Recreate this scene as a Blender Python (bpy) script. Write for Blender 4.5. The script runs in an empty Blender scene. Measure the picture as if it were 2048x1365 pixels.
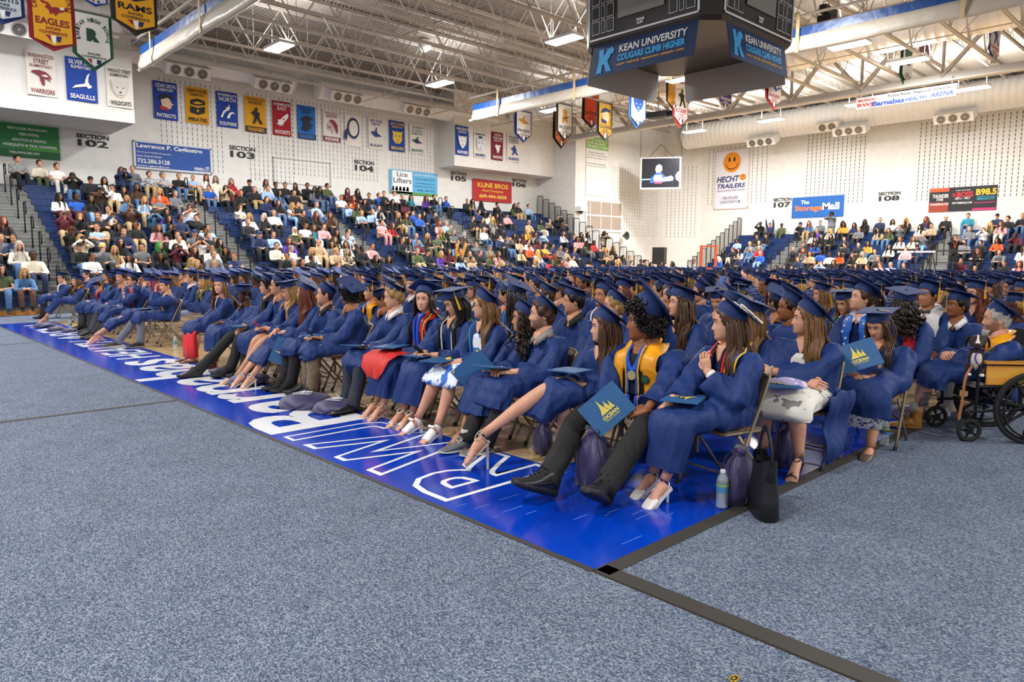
import bpy, math, random
import numpy as np
from mathutils import Matrix, Vector
PI = math.pi
SC = bpy.context.scene
COL = SC.collection
rnd = random.Random(7)

# ------------------------------------------------------------------ camera
H = 1.5
YAW, PIT, ROL, FPX = math.radians(46.5399), math.radians(6.4931), math.radians(0.2486), 1429.59
_f = np.array([math.cos(YAW)*math.cos(PIT), math.sin(YAW)*math.cos(PIT), -math.sin(PIT)])
_r = np.array([math.sin(YAW), -math.cos(YAW), 0.0])
_u = np.cross(_r, _f)
_r2 = _r*math.cos(ROL)+_u*math.sin(ROL)
_u2 = _u*math.cos(ROL)-_r*math.sin(ROL)
cam_d = bpy.data.cameras.new('camera'); cam = bpy.data.objects.new('camera', cam_d); COL.objects.link(cam)
cam_d.sensor_width = 36; cam_d.lens = FPX/2048*36; cam_d.clip_end = 300; cam_d.clip_start = .05
cam.matrix_world = Matrix(((_r2[0], _u2[0], -_f[0], 0), (_r2[1], _u2[1], -_f[1], 0), (_r2[2], _u2[2], -_f[2], H), (0, 0, 0, 1)))
SC.camera = cam
CP = np.array([0, 0, H])

def ray(px, py):
    return _r2*(px-1024)/FPX - _u2*(py-682.5)/FPX + _f
def at(px, py, ax, val):            # the point of the room seen at a pixel, on the plane x, y or z = val
    d = ray(px, py); i = 'xyz'.index(ax)
    return CP + d*((val-CP[i])/d[i])

# ------------------------------------------------------------------ world, exposure, lamps
w = bpy.data.worlds.new('world'); SC.world = w; w.use_nodes = True
w.node_tree.nodes['Background'].inputs[0].default_value = (1.0, .98, .96, 1)
w.node_tree.nodes['Background'].inputs[1].default_value = .62
vs = SC.view_settings
vs.view_transform = 'Standard'; vs.look = 'None'; vs.exposure = 0.22; vs.gamma = 1; vs.use_curve_mapping = False
try:
    SC.cycles.use_denoising = True
    SC.cycles.max_bounces = 6; SC.cycles.diffuse_bounces = 3; SC.cycles.glossy_bounces = 2
    SC.cycles.transmission_bounces = 4; SC.cycles.transparent_max_bounces = 6
    SC.cycles.caustics_reflective = False; SC.cycles.caustics_refractive = False
except Exception:
    pass
LAMPS = [(11.4, 23.4), (18.3, 23.6), (25.2, 23.9), (4.6, 23.2), (11.2, 16.3), (17.6, 16.2), (24.6, 16.4), (24.7, 10.1), (28.1, 9.4), (17.8, 9.4), (34.8, 17.9), (34.1, 13.3), (34.8, 22.3), (24.5, 3.0), (34.3, 9.0)] + [(-2.5, 3), (-2.5, 11), (-2, 18), (3.5, -7), (12, -5), (20, -5)]  # last six lie out of view, added to light the seated people
LAMP_Z = 8.52
LAMP_W = 520
def lamp_light(x, y, z):
    ld = bpy.data.lights.new('bay_and_fill_light', 'AREA'); ld.energy = LAMP_W; ld.shape = 'RECTANGLE'; ld.size = .5; ld.size_y = 1.2
    ld.color = (1, .995, .985)
    o = bpy.data.objects.new('bay_and_fill_light', ld); COL.objects.link(o); o.location = (x, y, z-.06)
    lu = ld.copy(); lu.energy = LAMP_W*(.13 if x < 33 else .5); o = bpy.data.objects.new('roof_fill_light', lu); COL.objects.link(o); o.location = (x, y, z+.12); o.rotation_euler = (PI, 0, 0)  # upward fill, added to brighten the roof and, more strongly, the ribbed duct
for _x, _y in LAMPS:
    lamp_light(_x, _y, LAMP_Z)

# ------------------------------------------------------------------ materials
def lin(c):
    if isinstance(c, str):
        c = [int(c[i:i+2], 16)/255 for i in (0, 2, 4)]
    return tuple((x/12.92 if x <= .04045 else ((x+.055)/1.055)**2.4) for x in c[:3])
MATS = {}
def mat(name, col='808080', rough=.6, metal=0, spec=.5, emit=0, noise=None, bump=None, alpha=None, trans=0, objcol=False, sheen=0, coat=0, tint=None):
    if name in MATS: return MATS[name]
    m = bpy.data.materials.new(name); m.use_nodes = True; nt = m.node_tree; b = nt.nodes['Principled BSDF']
    c = lin(col)
    b.inputs['Base Color'].default_value = (*c, 1)
    b.inputs['Roughness'].default_value = rough; b.inputs['Metallic'].default_value = metal
    b.inputs['Specular IOR Level'].default_value = spec
    b.inputs['Sheen Weight'].default_value = sheen; b.inputs['Coat Weight'].default_value = coat
    if trans: b.inputs['Transmission Weight'].default_value = trans
    if emit:
        b.inputs['Emission Color'].default_value = (*c, 1); b.inputs['Emission Strength'].default_value = emit
    src = None
    if objcol:
        oi = nt.nodes.new('ShaderNodeObjectInfo'); src = oi.outputs['Color']
        if tint:
            mx = nt.nodes.new('ShaderNodeMix'); mx.data_type = 'RGBA'; mx.inputs[0].default_value = tint[1]
            nt.links.new(src, mx.inputs[6]); mx.inputs[7].default_value = (*lin(tint[0]), 1); src = mx.outputs[2]
    tc = nt.nodes.new('ShaderNodeTexCoord')
    if noise:                        # (scale, second colour, contrast[, stretch])
        n = nt.nodes.new('ShaderNodeTexNoise'); n.inputs['Scale'].default_value = noise[0]; n.inputs['Detail'].default_value = 3
        if len(noise) > 3:
            mp = nt.nodes.new('ShaderNodeMapping'); mp.inputs['Scale'].default_value = noise[3]
            nt.links.new(tc.outputs['Object'], mp.inputs[0]); nt.links.new(mp.outputs[0], n.inputs['Vector'])
        else: nt.links.new(tc.outputs['Object'], n.inputs['Vector'])
        r = nt.nodes.new('ShaderNodeMapRange'); k = noise[2]; r.inputs[1].default_value = .5-.5/k; r.inputs[2].default_value = .5+.5/k
        nt.links.new(n.outputs[0], r.inputs[0])
        mx = nt.nodes.new('ShaderNodeMix'); mx.data_type = 'RGBA'
        nt.links.new(r.outputs[0], mx.inputs[0])
        if src is not None:
            nt.links.new(src, mx.inputs[6])
            m2 = nt.nodes.new('ShaderNodeMix'); m2.data_type = 'RGBA'; m2.blend_type = 'MULTIPLY'; m2.inputs[0].default_value = 1
            nt.links.new(src, m2.inputs[6]); m2.inputs[7].default_value = (*lin(noise[1]), 1); nt.links.new(m2.outputs[2], mx.inputs[7])
        else:
            mx.inputs[6].default_value = (*c, 1); mx.inputs[7].default_value = (*lin(noise[1]), 1)
        src = mx.outputs[2]
    if src is not None: nt.links.new(src, b.inputs['Base Color'])
    if bump:                         # (scale, strength, distance)
        n = nt.nodes.new('ShaderNodeTexNoise'); n.inputs['Scale'].default_value = bump[0]; n.inputs['Detail'].default_value = 2
        if len(bump) > 3:
            mp = nt.nodes.new('ShaderNodeMapping'); mp.inputs['Scale'].default_value = bump[3]; nt.links.new(tc.outputs['Object'], mp.inputs[0]); nt.links.new(mp.outputs[0], n.inputs['Vector'])
        else: nt.links.new(tc.outputs['Object'], n.inputs['Vector'])
        bp = nt.nodes.new('ShaderNodeBump'); bp.inputs['Strength'].default_value = bump[1]; bp.inputs['Distance'].default_value = bump[2]
        nt.links.new(n.outputs[0], bp.inputs['Height']); nt.links.new(bp.outputs[0], b.inputs['Normal'])
    MATS[name] = m
    return m

# ------------------------------------------------------------------ mesh building
class MB:
    def __init__(s): s.v = []; s.f = []; s.m = []; s.n = 0; s.hm = None
    def add(s, v, f, m=0):
        v = np.asarray(v, float).reshape(-1, 3); o = s.n
        s.v.append(v); s.n += len(v)
        s.f.extend([tuple(i+o for i in q) for q in f])
        s.m.extend([m]*len(f) if isinstance(m, int) else m)
        return s
    def box(s, a, b, m=0):
        (x0, y0, z0), (x1, y1, z1) = a, b
        v = [(x0, y0, z0), (x1, y0, z0), (x1, y1, z0), (x0, y1, z0), (x0, y0, z1), (x1, y0, z1), (x1, y1, z1), (x0, y1, z1)]
        return s.add(v, [(0, 3, 2, 1), (4, 5, 6, 7), (0, 1, 5, 4), (1, 2, 6, 5), (2, 3, 7, 6), (3, 0, 4, 7)], m)
    def loft(s, R, m=0, c0=True, c1=True, closed=True, wrap=False):
        R = np.asarray(R, float); n, k, _ = R.shape; f = []
        for i in range(n if wrap else n-1):
            a, b = i*k, ((i+1) % n)*k
            for j in range(k if closed else k-1):
                j2 = (j+1) % k
                f.append((a+j, a+j2, b+j2, b+j))
        if c0: f.append(tuple(range(k-1, -1, -1)))
        if c1: f.append(tuple((n-1)*k+j for j in range(k)))
        return s.add(R.reshape(-1, 3), f, m)
    def tube(s, P, r, k=8, m=0, r2=None, up=(0, 0, 1), caps=True, wrap=False, fold=None):
        return s.loft(tube_rings(P, r, k, r2, up, fold, wrap), m, caps and not wrap, caps and not wrap, True, wrap)
    def ball(s, c, r, m=0, k=10, n=6):
        r = (r, r, r) if np.isscalar(r) else r
        R = []
        for i in range(n+1):
            a = -PI/2+PI*(i+.001)/(n+.002); 
            R.append([(c[0]+r[0]*math.cos(a)*math.cos(t), c[1]+r[1]*math.cos(a)*math.sin(t), c[2]+r[2]*math.sin(a)) for t in np.linspace(0, 2*PI, k, endpoint=False)])
        return s.loft(R, m)
    def lathe(s, prof, k=16, m=0, c=(0, 0, 0)):
        t = np.linspace(0, 2*PI, k, endpoint=False)
        return s.loft([[(c[0]+r*math.cos(a), c[1]+r*math.sin(a), c[2]+z) for a in t] for r, z in prof], m)
    def prism(s, poly, y0, y1, m=0):          # polygon in x, z, thickened along y
        k = len(poly); v = [(x, y0, z) for x, z in poly]+[(x, y1, z) for x, z in poly]
        f = [tuple(range(k)), tuple(range(2*k-1, k-1, -1))]+[(i, i+k, (i+1) % k+k, (i+1) % k) for i in range(k)]
        return s.add(v, f, m)
    def poly(s, pts, m=0): return s.add(pts, [tuple(range(len(pts)))], m)
    def xf(s, M):
        M = np.array(M); s.v = [v@M[:3, :3].T+M[:3, 3] for v in s.v]; return s
    def join(s, o, M=None, dm=0):
        off = s.n
        for v in o.v:
            if M is not None: A = np.array(M); v = v@A[:3, :3].T+A[:3, 3]
            s.v.append(v); s.n += len(v)
        s.f.extend([tuple(i+off for i in q) for q in o.f]); s.m.extend([x+dm for x in o.m]); return s
    def mesh(s, name, mats, smooth=False):
        me = bpy.data.meshes.new(name)
        V = np.concatenate(s.v) if s.v else np.zeros((0, 3))
        me.from_pydata(V.tolist(), [], s.f)
        for m in (mats if isinstance(mats, (list, tuple)) else [mats]): me.materials.append(m)
        if len(me.materials) > 1: me.polygons.foreach_set('material_index', s.m)
        if smooth: me.polygons.foreach_set('use_smooth', [True]*len(me.polygons))
        if smooth == 'edge': me.set_sharp_from_angle(angle=.7)
        if s.hm is not None:
            at_ = me.color_attributes.new('Face', 'FLOAT_COLOR', 'POINT'); K = np.zeros((len(V), 4)); K[:len(s.hm)] = s.hm; at_.data.foreach_set('color', K.ravel())
        me.update(); return me
    def build(s, name, mats, parent=None, smooth=False, loc=(0, 0, 0), rz=0):
        return place(name, s.mesh(name, mats, smooth), parent, loc, rz)

def place(name, me, parent=None, loc=(0, 0, 0), rz=0, col=None):
    o = bpy.data.objects.new(name, me); COL.objects.link(o)
    if parent is not None: o.parent = parent
    o.location = loc; o.rotation_euler = (0, 0, rz)
    if col is not None: o.color = (*col, 1)
    return o
def tag(o, label=None, cat=None, group=None, kind=None):
    if label: o['label'] = label
    if cat: o['category'] = cat
    if group: o['group'] = group
    if kind: o['kind'] = kind
    return o
def nrm(v): v = np.asarray(v, float); return v/max(1e-9, np.linalg.norm(v))
def tube_rings(P, r, k=8, r2=None, up=(0, 0, 1), fold=None, wrap=False):
    P = np.asarray(P, float); n = len(P); fit = lambda q: np.full(n, float(q)) if np.ndim(q) == 0 else np.interp(np.linspace(0, 1, n), np.linspace(0, 1, len(q)), q)
    r = fit(r); r2 = r if r2 is None else fit(r2)
    t = np.linspace(0, 2*PI, k, endpoint=False); R = []; pu = np.asarray(up, float)
    for i in range(n):
        d = nrm(P[(i+1) % n]-P[i-1]) if wrap else nrm(P[min(i+1, n-1)]-P[max(i-1, 0)])
        a = np.cross(d, pu)
        if np.linalg.norm(a) < .05: a = np.cross(d, (1, 0, .01) if abs(d[0]) < .9 else (0, 1, 0))
        a = nrm(a); b = np.cross(a, d); pu = b
        q = 1 if fold is None else (1+fold(i/(n-1), t))[:, None]
        R.append(P[i]+q*(np.cos(t)[:, None]*a*r[i]+np.sin(t)[:, None]*b*r2[i]))
    return np.array(R)
def spline(P, n=12):
    P = np.asarray(P, float); m = len(P)
    if m == 2: return np.array([P[0]+(P[1]-P[0])*t for t in np.linspace(0, 1, n)])
    Q = np.vstack([2*P[0]-P[1], P, 2*P[-1]-P[-2]]); out = []
    for u in np.linspace(0, m-1, n):
        i = min(int(u), m-2); t = u-i; a, b, c, d = Q[i:i+4]
        out.append(.5*((2*b)+(-a+c)*t+(2*a-5*b+4*c-d)*t*t+(-a+3*b-3*c+d)*t**3))
    return np.array(out)
def superring(c, u, v, a, b, k, e=2.4, fold=None, i=0):
    t = np.linspace(0, 2*PI, k, endpoint=False); ct, st = np.cos(t), np.sin(t)
    x = np.sign(ct)*np.abs(ct)**(2/e); y = np.sign(st)*np.abs(st)**(2/e)
    q = 1 if fold is None else (1+fold(i, t))
    return np.asarray(c)+np.outer(x*a*q, u)+np.outer(y*b*q, v)
_TX = {}
def text2d(s, bold=0., slant=0.):
    key = (s, bold, slant)
    if key not in _TX:
        cu = bpy.data.curves.new('t', 'FONT'); cu.body = s; cu.size = 1; cu.offset = bold; cu.shear = slant; cu.resolution_u = 3; cu.fill_mode = 'FRONT'
        ob = bpy.data.objects.new('t', cu)
        me = bpy.data.meshes.new_from_object(ob)
        V = np.array([v.co[:2] for v in me.vertices]) if len(me.vertices) else np.zeros((0, 2))
        _TX[key] = (V, [tuple(p.vertices) for p in me.polygons])
        bpy.data.objects.remove(ob); bpy.data.curves.remove(cu); bpy.data.meshes.remove(me)
    return _TX[key]
def put_text(mb, s, x0, x1, z0, z1, y=-.012, m=0, bold=.02, slant=0.):
    """lettering stretched into a box of a panel's own x, z frame"""
    V, F = text2d(s, bold, slant)
    if not len(V): return
    a, b = V.min(0), V.max(0)
    W = (V-a)/(b-a)
    mb.add(np.c_[x0+W[:, 0]*(x1-x0), np.full(len(W), y), z0+W[:, 1]*(z1-z0)], F, m)
# ------------------------------------------------------------------ the room
WALL = mat('painted_block', 'e9e7e3', .85, bump=(9, .15, .01), noise=(3, 'e0ddd7', 2))
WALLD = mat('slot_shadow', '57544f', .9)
STEEL = mat('painted_steel', 'c0b9af', .55)
DECK = mat('deck_paint', 'a8a096', .6)
DUCT = mat('duct_paint', 'f4f3f0', .4)
WHITE = mat('white_paint', 'ecebe8', .5)
BLACK = mat('black_plain', '141416', .5)
BLKM = mat('black_metal', '1b1b1d', .35, metal=.4)
YL, XR = 30.9, 41.0
ROOF = 10.2

def struct(o, label=None): o['kind'] = 'structure'; return o
# floor: maple court, painted apron, lettering
def wood_mat():
    m = mat('maple_boards', 'd9b988', .22, coat=.3); nt = m.node_tree; b = nt.nodes['Principled BSDF']
    tc = nt.nodes.new('ShaderNodeTexCoord'); br = nt.nodes.new('ShaderNodeTexBrick')
    mp = nt.nodes.new('ShaderNodeMapping'); mp.inputs['Rotation'].default_value = (0, 0, PI/2)
    nt.links.new(tc.outputs['Object'], mp.inputs[0]); nt.links.new(mp.outputs[0], br.inputs['Vector'])
    br.inputs['Scale'].default_value = 1; br.inputs['Brick Width'].default_value = 1.3; br.inputs['Row Height'].default_value = .057
    br.inputs['Mortar Size'].default_value = .0012; br.inputs['Color1'].default_value = (*lin('dcbd8c'), 1); br.inputs['Color2'].default_value = (*lin('cfa974'), 1); br.inputs['Mortar'].default_value = (*lin('8a6a42'), 1)
    nt.links.new(br.outputs[0], b.inputs['Base Color']); return m
COURT = wood_mat()
fl = MB().box((-12, -14, -.1), (42, 31, 0)).build('floor', COURT); struct(fl)
BLUEP = mat('court_blue', '0046c8', .14, spec=.5, noise=(1.2, '0432a6', 2))
WHITEP = mat('court_white', 'fbfcff', .15)
m_ = MB().box((2.58, 2.13, -.01), (3.7, 19.6, .002)).box((3.7, 2.13, -.01), (7.3, 3.45, .002))
m_.build('painted_apron', BLUEP, fl)
def floor_text(s, y0, y1, x0, x1, outline=False, bold=.03):
    a = MB(); V, F = text2d(s, bold, 0); lo, hi = V.min(0), V.max(0)
    Wd = (V-lo)/(hi-lo)
    P = lambda W, z: np.c_[x1-W[:, 1]*(x1-x0), y0+W[:, 0]*(y1-y0), np.full(len(W), z)]
    a.add(P(Wd, .0035), F, 0)
    if outline:
        V2, F2 = text2d(s, bold-.034, 0); W2 = (V2-lo)/(hi-lo); a.add(P(W2, .005), F2, 1)
    a.build('painted_lettering', [WHITEP, BLUEP], fl)
floor_text('R', 3.40, 4.14, 2.66, 3.67, True, .045); floor_text('W', 4.13, 5.27, 2.66, 3.67, True, .045); floor_text('J', 5.28, 5.62, 2.66, 3.62, True, .045)
floor_text('Barnabas', 5.75, 11.32, 2.62, 3.62, False, .022)
floor_text('HEALTH', 11.62, 14.72, 2.97, 3.58, False, .015); floor_text('ARENA', 15.0, 19.2, 2.97, 3.58, False, .015)
sc_ = MB()
rs = random.Random(3)
for i in range(26):
    x, y = 2.65+rs.random()*.95, 2.2+rs.random()*1.3; l = .03+rs.random()*.16
    sc_.box((x, y, .002), (x+l, y+.0025, .0028))
o = sc_.build('floor_scuffs', mat('scuff', '8ea6d8', .5), fl); o['kind'] = 'stuff'

# carpet runners
def carpet_mat():
    m = mat('carpet_loop', '77839a', .95, spec=.1); nt = m.node_tree; b = nt.nodes['Principled BSDF']
    tc = nt.nodes.new('ShaderNodeTexCoord'); mp = nt.nodes.new('ShaderNodeMapping'); mp.inputs['Scale'].default_value = (190, 120, 150); mp.inputs['Rotation'].default_value = (0, 0, .785)
    nt.links.new(tc.outputs['Object'], mp.inputs[0])
    vo = nt.nodes.new('ShaderNodeTexVoronoi'); vo.inputs['Scale'].default_value = 1; vo.inputs['Randomness'].default_value = .35; nt.links.new(mp.outputs[0], vo.inputs['Vector'])
    sp = nt.nodes.new('ShaderNodeSeparateColor'); nt.links.new(vo.outputs['Color'], sp.inputs[0])
    cr = nt.nodes.new('ShaderNodeValToRGB'); e = cr.color_ramp.elements
    cr.color_ramp.interpolation = 'LINEAR'
    e[0].position = 0; e[0].color = (*lin('474e5e'), 1); e[1].position = 1; e[1].color = (*lin('a6adb8'), 1)
    for p, c in ((.22, '596680'), (.5, '707c92'), (.75, '868fa0')):
        q = e.new(p); q.color = (*lin(c), 1)
    nt.links.new(sp.outputs[0], cr.inputs[0])
    n = nt.nodes.new('ShaderNodeTexNoise'); n.inputs['Scale'].default_value = 3; n.inputs['Detail'].default_value = 4; nt.links.new(tc.outputs['Object'], n.inputs['Vector'])
    mx = nt.nodes.new('ShaderNodeMix'); mx.data_type = 'RGBA'; mx.blend_type = 'MULTIPLY'; mx.inputs[0].default_value = .35
    nt.links.new(cr.outputs[0], mx.inputs[6]); nt.links.new(n.outputs[0], mx.inputs[7])
    nt.links.new(mx.outputs[2], b.inputs['Base Color'])
    bp = nt.nodes.new('ShaderNodeBump'); bp.inputs['Strength'].default_value = .7; bp.inputs['Distance'].default_value = .004; bp.invert = True
    nt.links.new(vo.outputs['Distance'], bp.inputs['Height']); nt.links.new(bp.outputs[0], b.inputs['Normal']); return m
CARPET = carpet_mat()
EDGE = mat('edge_vinyl', '3b3733', .7, bump=(40, .2, .003))
def carpet(a, b, label, edges):
    o = MB().box((a[0], a[1], -.02), (b[0], b[1], .006)).build('carpet', CARPET)
    tag(o, label, 'carpet')
    for (p, q) in edges: MB().box((*p, -.01), (*q, .010)).build('edge_strip', EDGE, o)
    return o
carpet((-9, -9), (2.55, 7.82), 'blue-grey loop carpet in front of the blue apron, before the long cross seam',
       [((2.545, 2.13), (2.58, 7.86)), ((-9, 7.80), (2.53, 7.87))])
carpet((-9, 7.86), (2.55, 14.9), 'pale blue-grey carpet beyond the nearest cross seam and left of the lettering', [((2.55, 7.87), (2.58, 14.9)), ((-9, 14.88), (2.53, 14.92))])
carpet((-9, 14.92), (2.55, 22.2), 'narrow far blue-grey carpet in front of the left bleachers', [((2.54, 14.92), (2.58, 19.6))])
carpet((2.55, 19.62), (12, 22.3), 'blue-grey carpet strip between the far end of the lettering and the bleachers', [])
carpet((2.60, -9), (22, 2.05), 'blue-grey carpet under the wheelchair and along the row ends', [((2.56, -9), (2.66, 2.12)), ((2.58, 2.04), (7.3, 2.13))])

# walls
wl = MB().box((-4, YL, 0), (31.31, YL+.3, ROOF+.3)).build('wall_left', WALL); struct(wl)
MB().box((31.31, 27.82, 0), (31.6, YL+.3, ROOF+.3)).build('wall_return', WALL)['kind'] = 'structure'
wc = MB().box((31.61, 27.82, 0), (40, 28.1, ROOF+.3)).build('wall_corner', WALL); struct(wc)
wk = MB().add([(40, 27.82, 0), (XR, 25.6, 0), (41.3, 25.7, 0), (40.3, 28.1, 0), (40, 27.82, 11), (XR, 25.6, 11), (41.3, 25.7, 11), (40.3, 28.1, 11)],
              [(0, 1, 2, 3), (4, 5, 6, 7), (0, 1, 5, 4), (1, 2, 6, 5), (2, 3, 7, 6), (3, 0, 4, 7)]).build('wall_chamfer', WALL); struct(wk)
wr = MB().box((XR, -8, 0), (XR+.3, 25.6, ROOF+.3)).build('wall_right', WALL); struct(wr)
MB().box((-4, 27.88, 6.2), (8.12, YL, ROOF)).build('wall_bulkhead', WALL)['kind'] = 'structure'
MB().box((23.84, 29.56, 6.35), (31.31, YL, ROOF)).build('wall_bulkhead', WALL)['kind'] = 'structure'
MB().box((-4, 27.84, 9.3), (8.2, YL, 9.5)).build('trim_1', WHITE)['kind'] = 'structure'
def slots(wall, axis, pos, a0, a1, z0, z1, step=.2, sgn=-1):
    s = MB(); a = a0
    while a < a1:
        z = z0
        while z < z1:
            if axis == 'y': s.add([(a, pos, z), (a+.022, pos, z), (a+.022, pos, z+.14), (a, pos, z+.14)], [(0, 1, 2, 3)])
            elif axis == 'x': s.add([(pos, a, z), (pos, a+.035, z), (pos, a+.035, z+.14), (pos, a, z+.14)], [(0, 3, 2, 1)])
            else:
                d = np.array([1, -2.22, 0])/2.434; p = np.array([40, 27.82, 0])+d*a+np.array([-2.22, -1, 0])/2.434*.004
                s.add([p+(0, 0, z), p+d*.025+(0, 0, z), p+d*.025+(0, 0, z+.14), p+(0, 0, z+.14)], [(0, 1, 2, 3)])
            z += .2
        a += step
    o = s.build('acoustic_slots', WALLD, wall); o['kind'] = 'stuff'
for a0, a1, z0, z1 in ((9.95, 12.35, 5.1, 8.7), (13.55, 15.6, 4.9, 8.7), (15.6, 20.0, 5.3, 8.7), (20.9, 23.3, 5.6, 8.6)):
    slots(wl, 'y', YL-.004, a0, a1, z0, z1)
slots(wc, 'y', 27.816, 34.6, 39.3, 3.0, 7.2, .26); slots(wk, 'd', 0, .25, 2.2, 3.0, 7.6, .26)
slots(wr, 'x', XR-.004, 21.2, 25.4, 5.0, 8.6, .3); slots(wr, 'x', XR-.004, 15.6, 18.9, 4.7, 8.6, .24); slots(wr, 'x', XR-.004, 4.0, 13.1, 4.6, 8.6, .24)
# outline frame on the wall under the banners
a, b = at(545, 314, 'y', YL), at(662, 375, 'y', YL)
fr = MB()
for q in (((a[0], a[2]-.04), (b[0], a[2])), ((a[0], b[2]), (b[0], b[2]+.04)), ((a[0], b[2]), (a[0]+.06, a[2])), ((b[0]-.06, b[2]), (b[0], a[2]))):
    fr.box((q[0][0], YL-.03, q[0][1]), (q[1][0], YL, q[1][1]))
fr.build('trim_2', mat('grey_frame', 'a9aaab', .5), wl)
# vent panels on the corner wall
a, b = at(1173, 400, 'y', 27.8), at(1241, 462, 'y', 27.8)
wn = MB().box((a[0]-.1, 27.76, b[2]-.1), (b[0]+.1, 27.82, a[2]+.1)).build('window_1', WHITE); struct(wn)
PANE = mat('taupe_blind', 'a8998b', .7)
xs = [a[0]+(b[0]-a[0])*t for t in (0, .1, .4, .7, 1)]
for i in range(4):
    for j in range(2):
        z0, z1 = b[2]+(a[2]-b[2])*(j*.5), b[2]+(a[2]-b[2])*(j*.5+.5)
        MB().box((xs[i]+.04, 27.745, z0+.05), (xs[i+1]-.04, 27.77, z1-.05)).build('pane', PANE, wn)
a, b = at(1322, 503, 'y', 27.6), at(1342, 540, 'y', 27.6)
dr = MB().box((a[0], 27.7, 0), (b[0], 27.83, 2.15)).build('door_1', mat('orange_door', 'c78a2c', .5)); struct(dr)
m_ = MB().box((a[0]-.1, 27.66, 0), (a[0], 27.83, 2.25)).box((b[0], 27.66, 0), (b[0]+.1, 27.83, 2.25)).box((a[0]-.1, 27.66, 2.15), (b[0]+.1, 27.83, 2.27))
m_.build('door_frame', mat('navy_frame', '1d2a55', .5), dr)
MB().box((a[0]+.25, 27.66, 1.2), (a[0]+.55, 27.705, 1.7)).build('door_notice', WHITE, dr)

# ceiling: corrugated deck
R = []; x = -4
V, F = [], []
prof = []
while x < 41.2:
    prof += [(x, ROOF), (x+.05, ROOF), (x+.075, ROOF+.05), (x+.125, ROOF+.05)]; x += .15
k = len(prof)
V = [(px, -8, pz) for px, pz in prof]+[(px, 31, pz) for px, pz in prof]
F = [(i, i+1, i+1+k, i+k) for i in range(k-1)]
ce = MB().add(V, F).build('ceiling', DECK); struct(ce)
BEAM0, BEAM1 = 8.62, 10.12
def rod(m, p, q, r): m.tube([p, q], r, 4)
def joist():
    r = bpy.data.objects.new('ceiling_joist', None); COL.objects.link(r); r['kind'] = 'structure'
    MB().box((-4, -.055, BEAM0-.04), (30.4, -.012, BEAM0+.03)).box((-4, .012, BEAM0-.04), (30.4, .055, BEAM0+.03)).box((30.6, -.04, 9.72), (41, .04, 9.78)).build('bottom_chord', STEEL, r)
    MB().box((-4, -.06, BEAM1-.05), (41, .06, BEAM1+.05)).build('top_chord', STEEL, r)
    m = MB(); x = -4
    while x < 29:
        rod(m, (x, 0, BEAM1), (x+1.0, 0, BEAM0), .028); rod(m, (x+1.0, 0, BEAM0), (x+2.0, 0, BEAM1), .018); rod(m, (x+1.0, 0, BEAM0), (x+1.0, 0, BEAM1), .011); x += 2.0
    x = 30.6
    while x < 40.5: rod(m, (x, 0, BEAM1), (x+.4, 0, 9.75), .014); rod(m, (x+.4, 0, 9.75), (x+.8, 0, BEAM1), .014); x += .8
    m.build('web', STEEL, r); return r
def copy_tree(o, parent=None):
    c = o.copy(); COL.objects.link(c)
    if parent is not None: c.parent = parent
    for ch in list(o.children): copy_tree(ch, c)
    return c
J0 = joist()
for i in range(21):
    j = J0 if i == 0 else copy_tree(J0)
    j.location = (0.5*(i % 2), 27.55-1.55*i, 0)
for x in (7.9, 13.9, 18.2, 22.2, 26.4):
    m = MB(); rod(m, (x, -7, BEAM0+.04), (x, 30, BEAM0+.04), .02); y = 27.55
    while y > -6: rod(m, (x, y, BEAM0), (x, y-1.55, BEAM1), .014); y -= 1.55
    m.build('ceiling_bridging', STEEL)['kind'] = 'structure'
def truss(x):
    r = bpy.data.objects.new('ceiling_truss', None); COL.objects.link(r); r['kind'] = 'structure'
    MB().box((x-.16, -8, 8.12), (x+.16, 27.8, 8.18)).box((x-.05, -8, 8.18), (x+.05, 27.8, 8.42)).build('bottom_chord', STEEL, r)
    MB().box((x-.16, -8, 9.85), (x+.16, 27.8, 10.1)).build('top_chord', STEEL, r)
    y = 26.4; n = 0
    while y > -6:
        for d in (-1.45, 1.45):
            m = MB()
            for s in (-.09, .09):
                m.tube([(x+s, y, 8.35), (x+s, y+d, 9.95)], .055, 4)
            m.build('diagonal', STEEL, r)
        m = MB()
        for s in (-.07, .07): m.tube([(x+s, y, 8.3), (x+s, y, 9.95)], .035, 4)
        m.build('upright', STEEL, r); y -= 2.9
truss(30.5)

# ducts
def duct_ringed(P, r, step=.3):
    P = np.array(P, float); L = np.linalg.norm(P[1]-P[0]); n = int(L/step); pts = []; rr = []
    for i in range(n+1):
        for dt, e in ((0, 1.0), (.02, 1.03), (.06, 1.03), (.08, 1.0)):
            t = min(1, (i*step+dt)/L); pts.append(P[0]+(P[1]-P[0])*t+(P[1]-P[0])*1e-6*len(pts)); rr.append(r*e)
    return np.array(pts), np.array(rr)
def duct(P, r, label, joints=()):
    pts, rr = duct_ringed(P, r)
    o = MB().tube(pts, rr, 28).build('air_duct', DUCT, smooth=True); tag(o, label, 'duct')
    d = nrm(np.array(P[1], float)-P[0])
    for t in joints:
        c = np.array(P[0], float)+d*t
        MB().tube([c-d*.05, c+d*.05], r*1.035, 28).build('duct_collar', DUCT, o)
    return o
duct([(39.75, -2, 9.22), (39.75, 26.0, 9.22)], .73, 'huge ribbed white air duct along the wall above section 107 and 108', (5, 9.6, 13.2, 16.7, 19.5, 22.5))
duct([(8.6, 29.95, 9.1), (15.2, 29.95, 9.1)], .34, 'white air duct above the blue and gold banners, nearer length', (2.2, 5))
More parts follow.
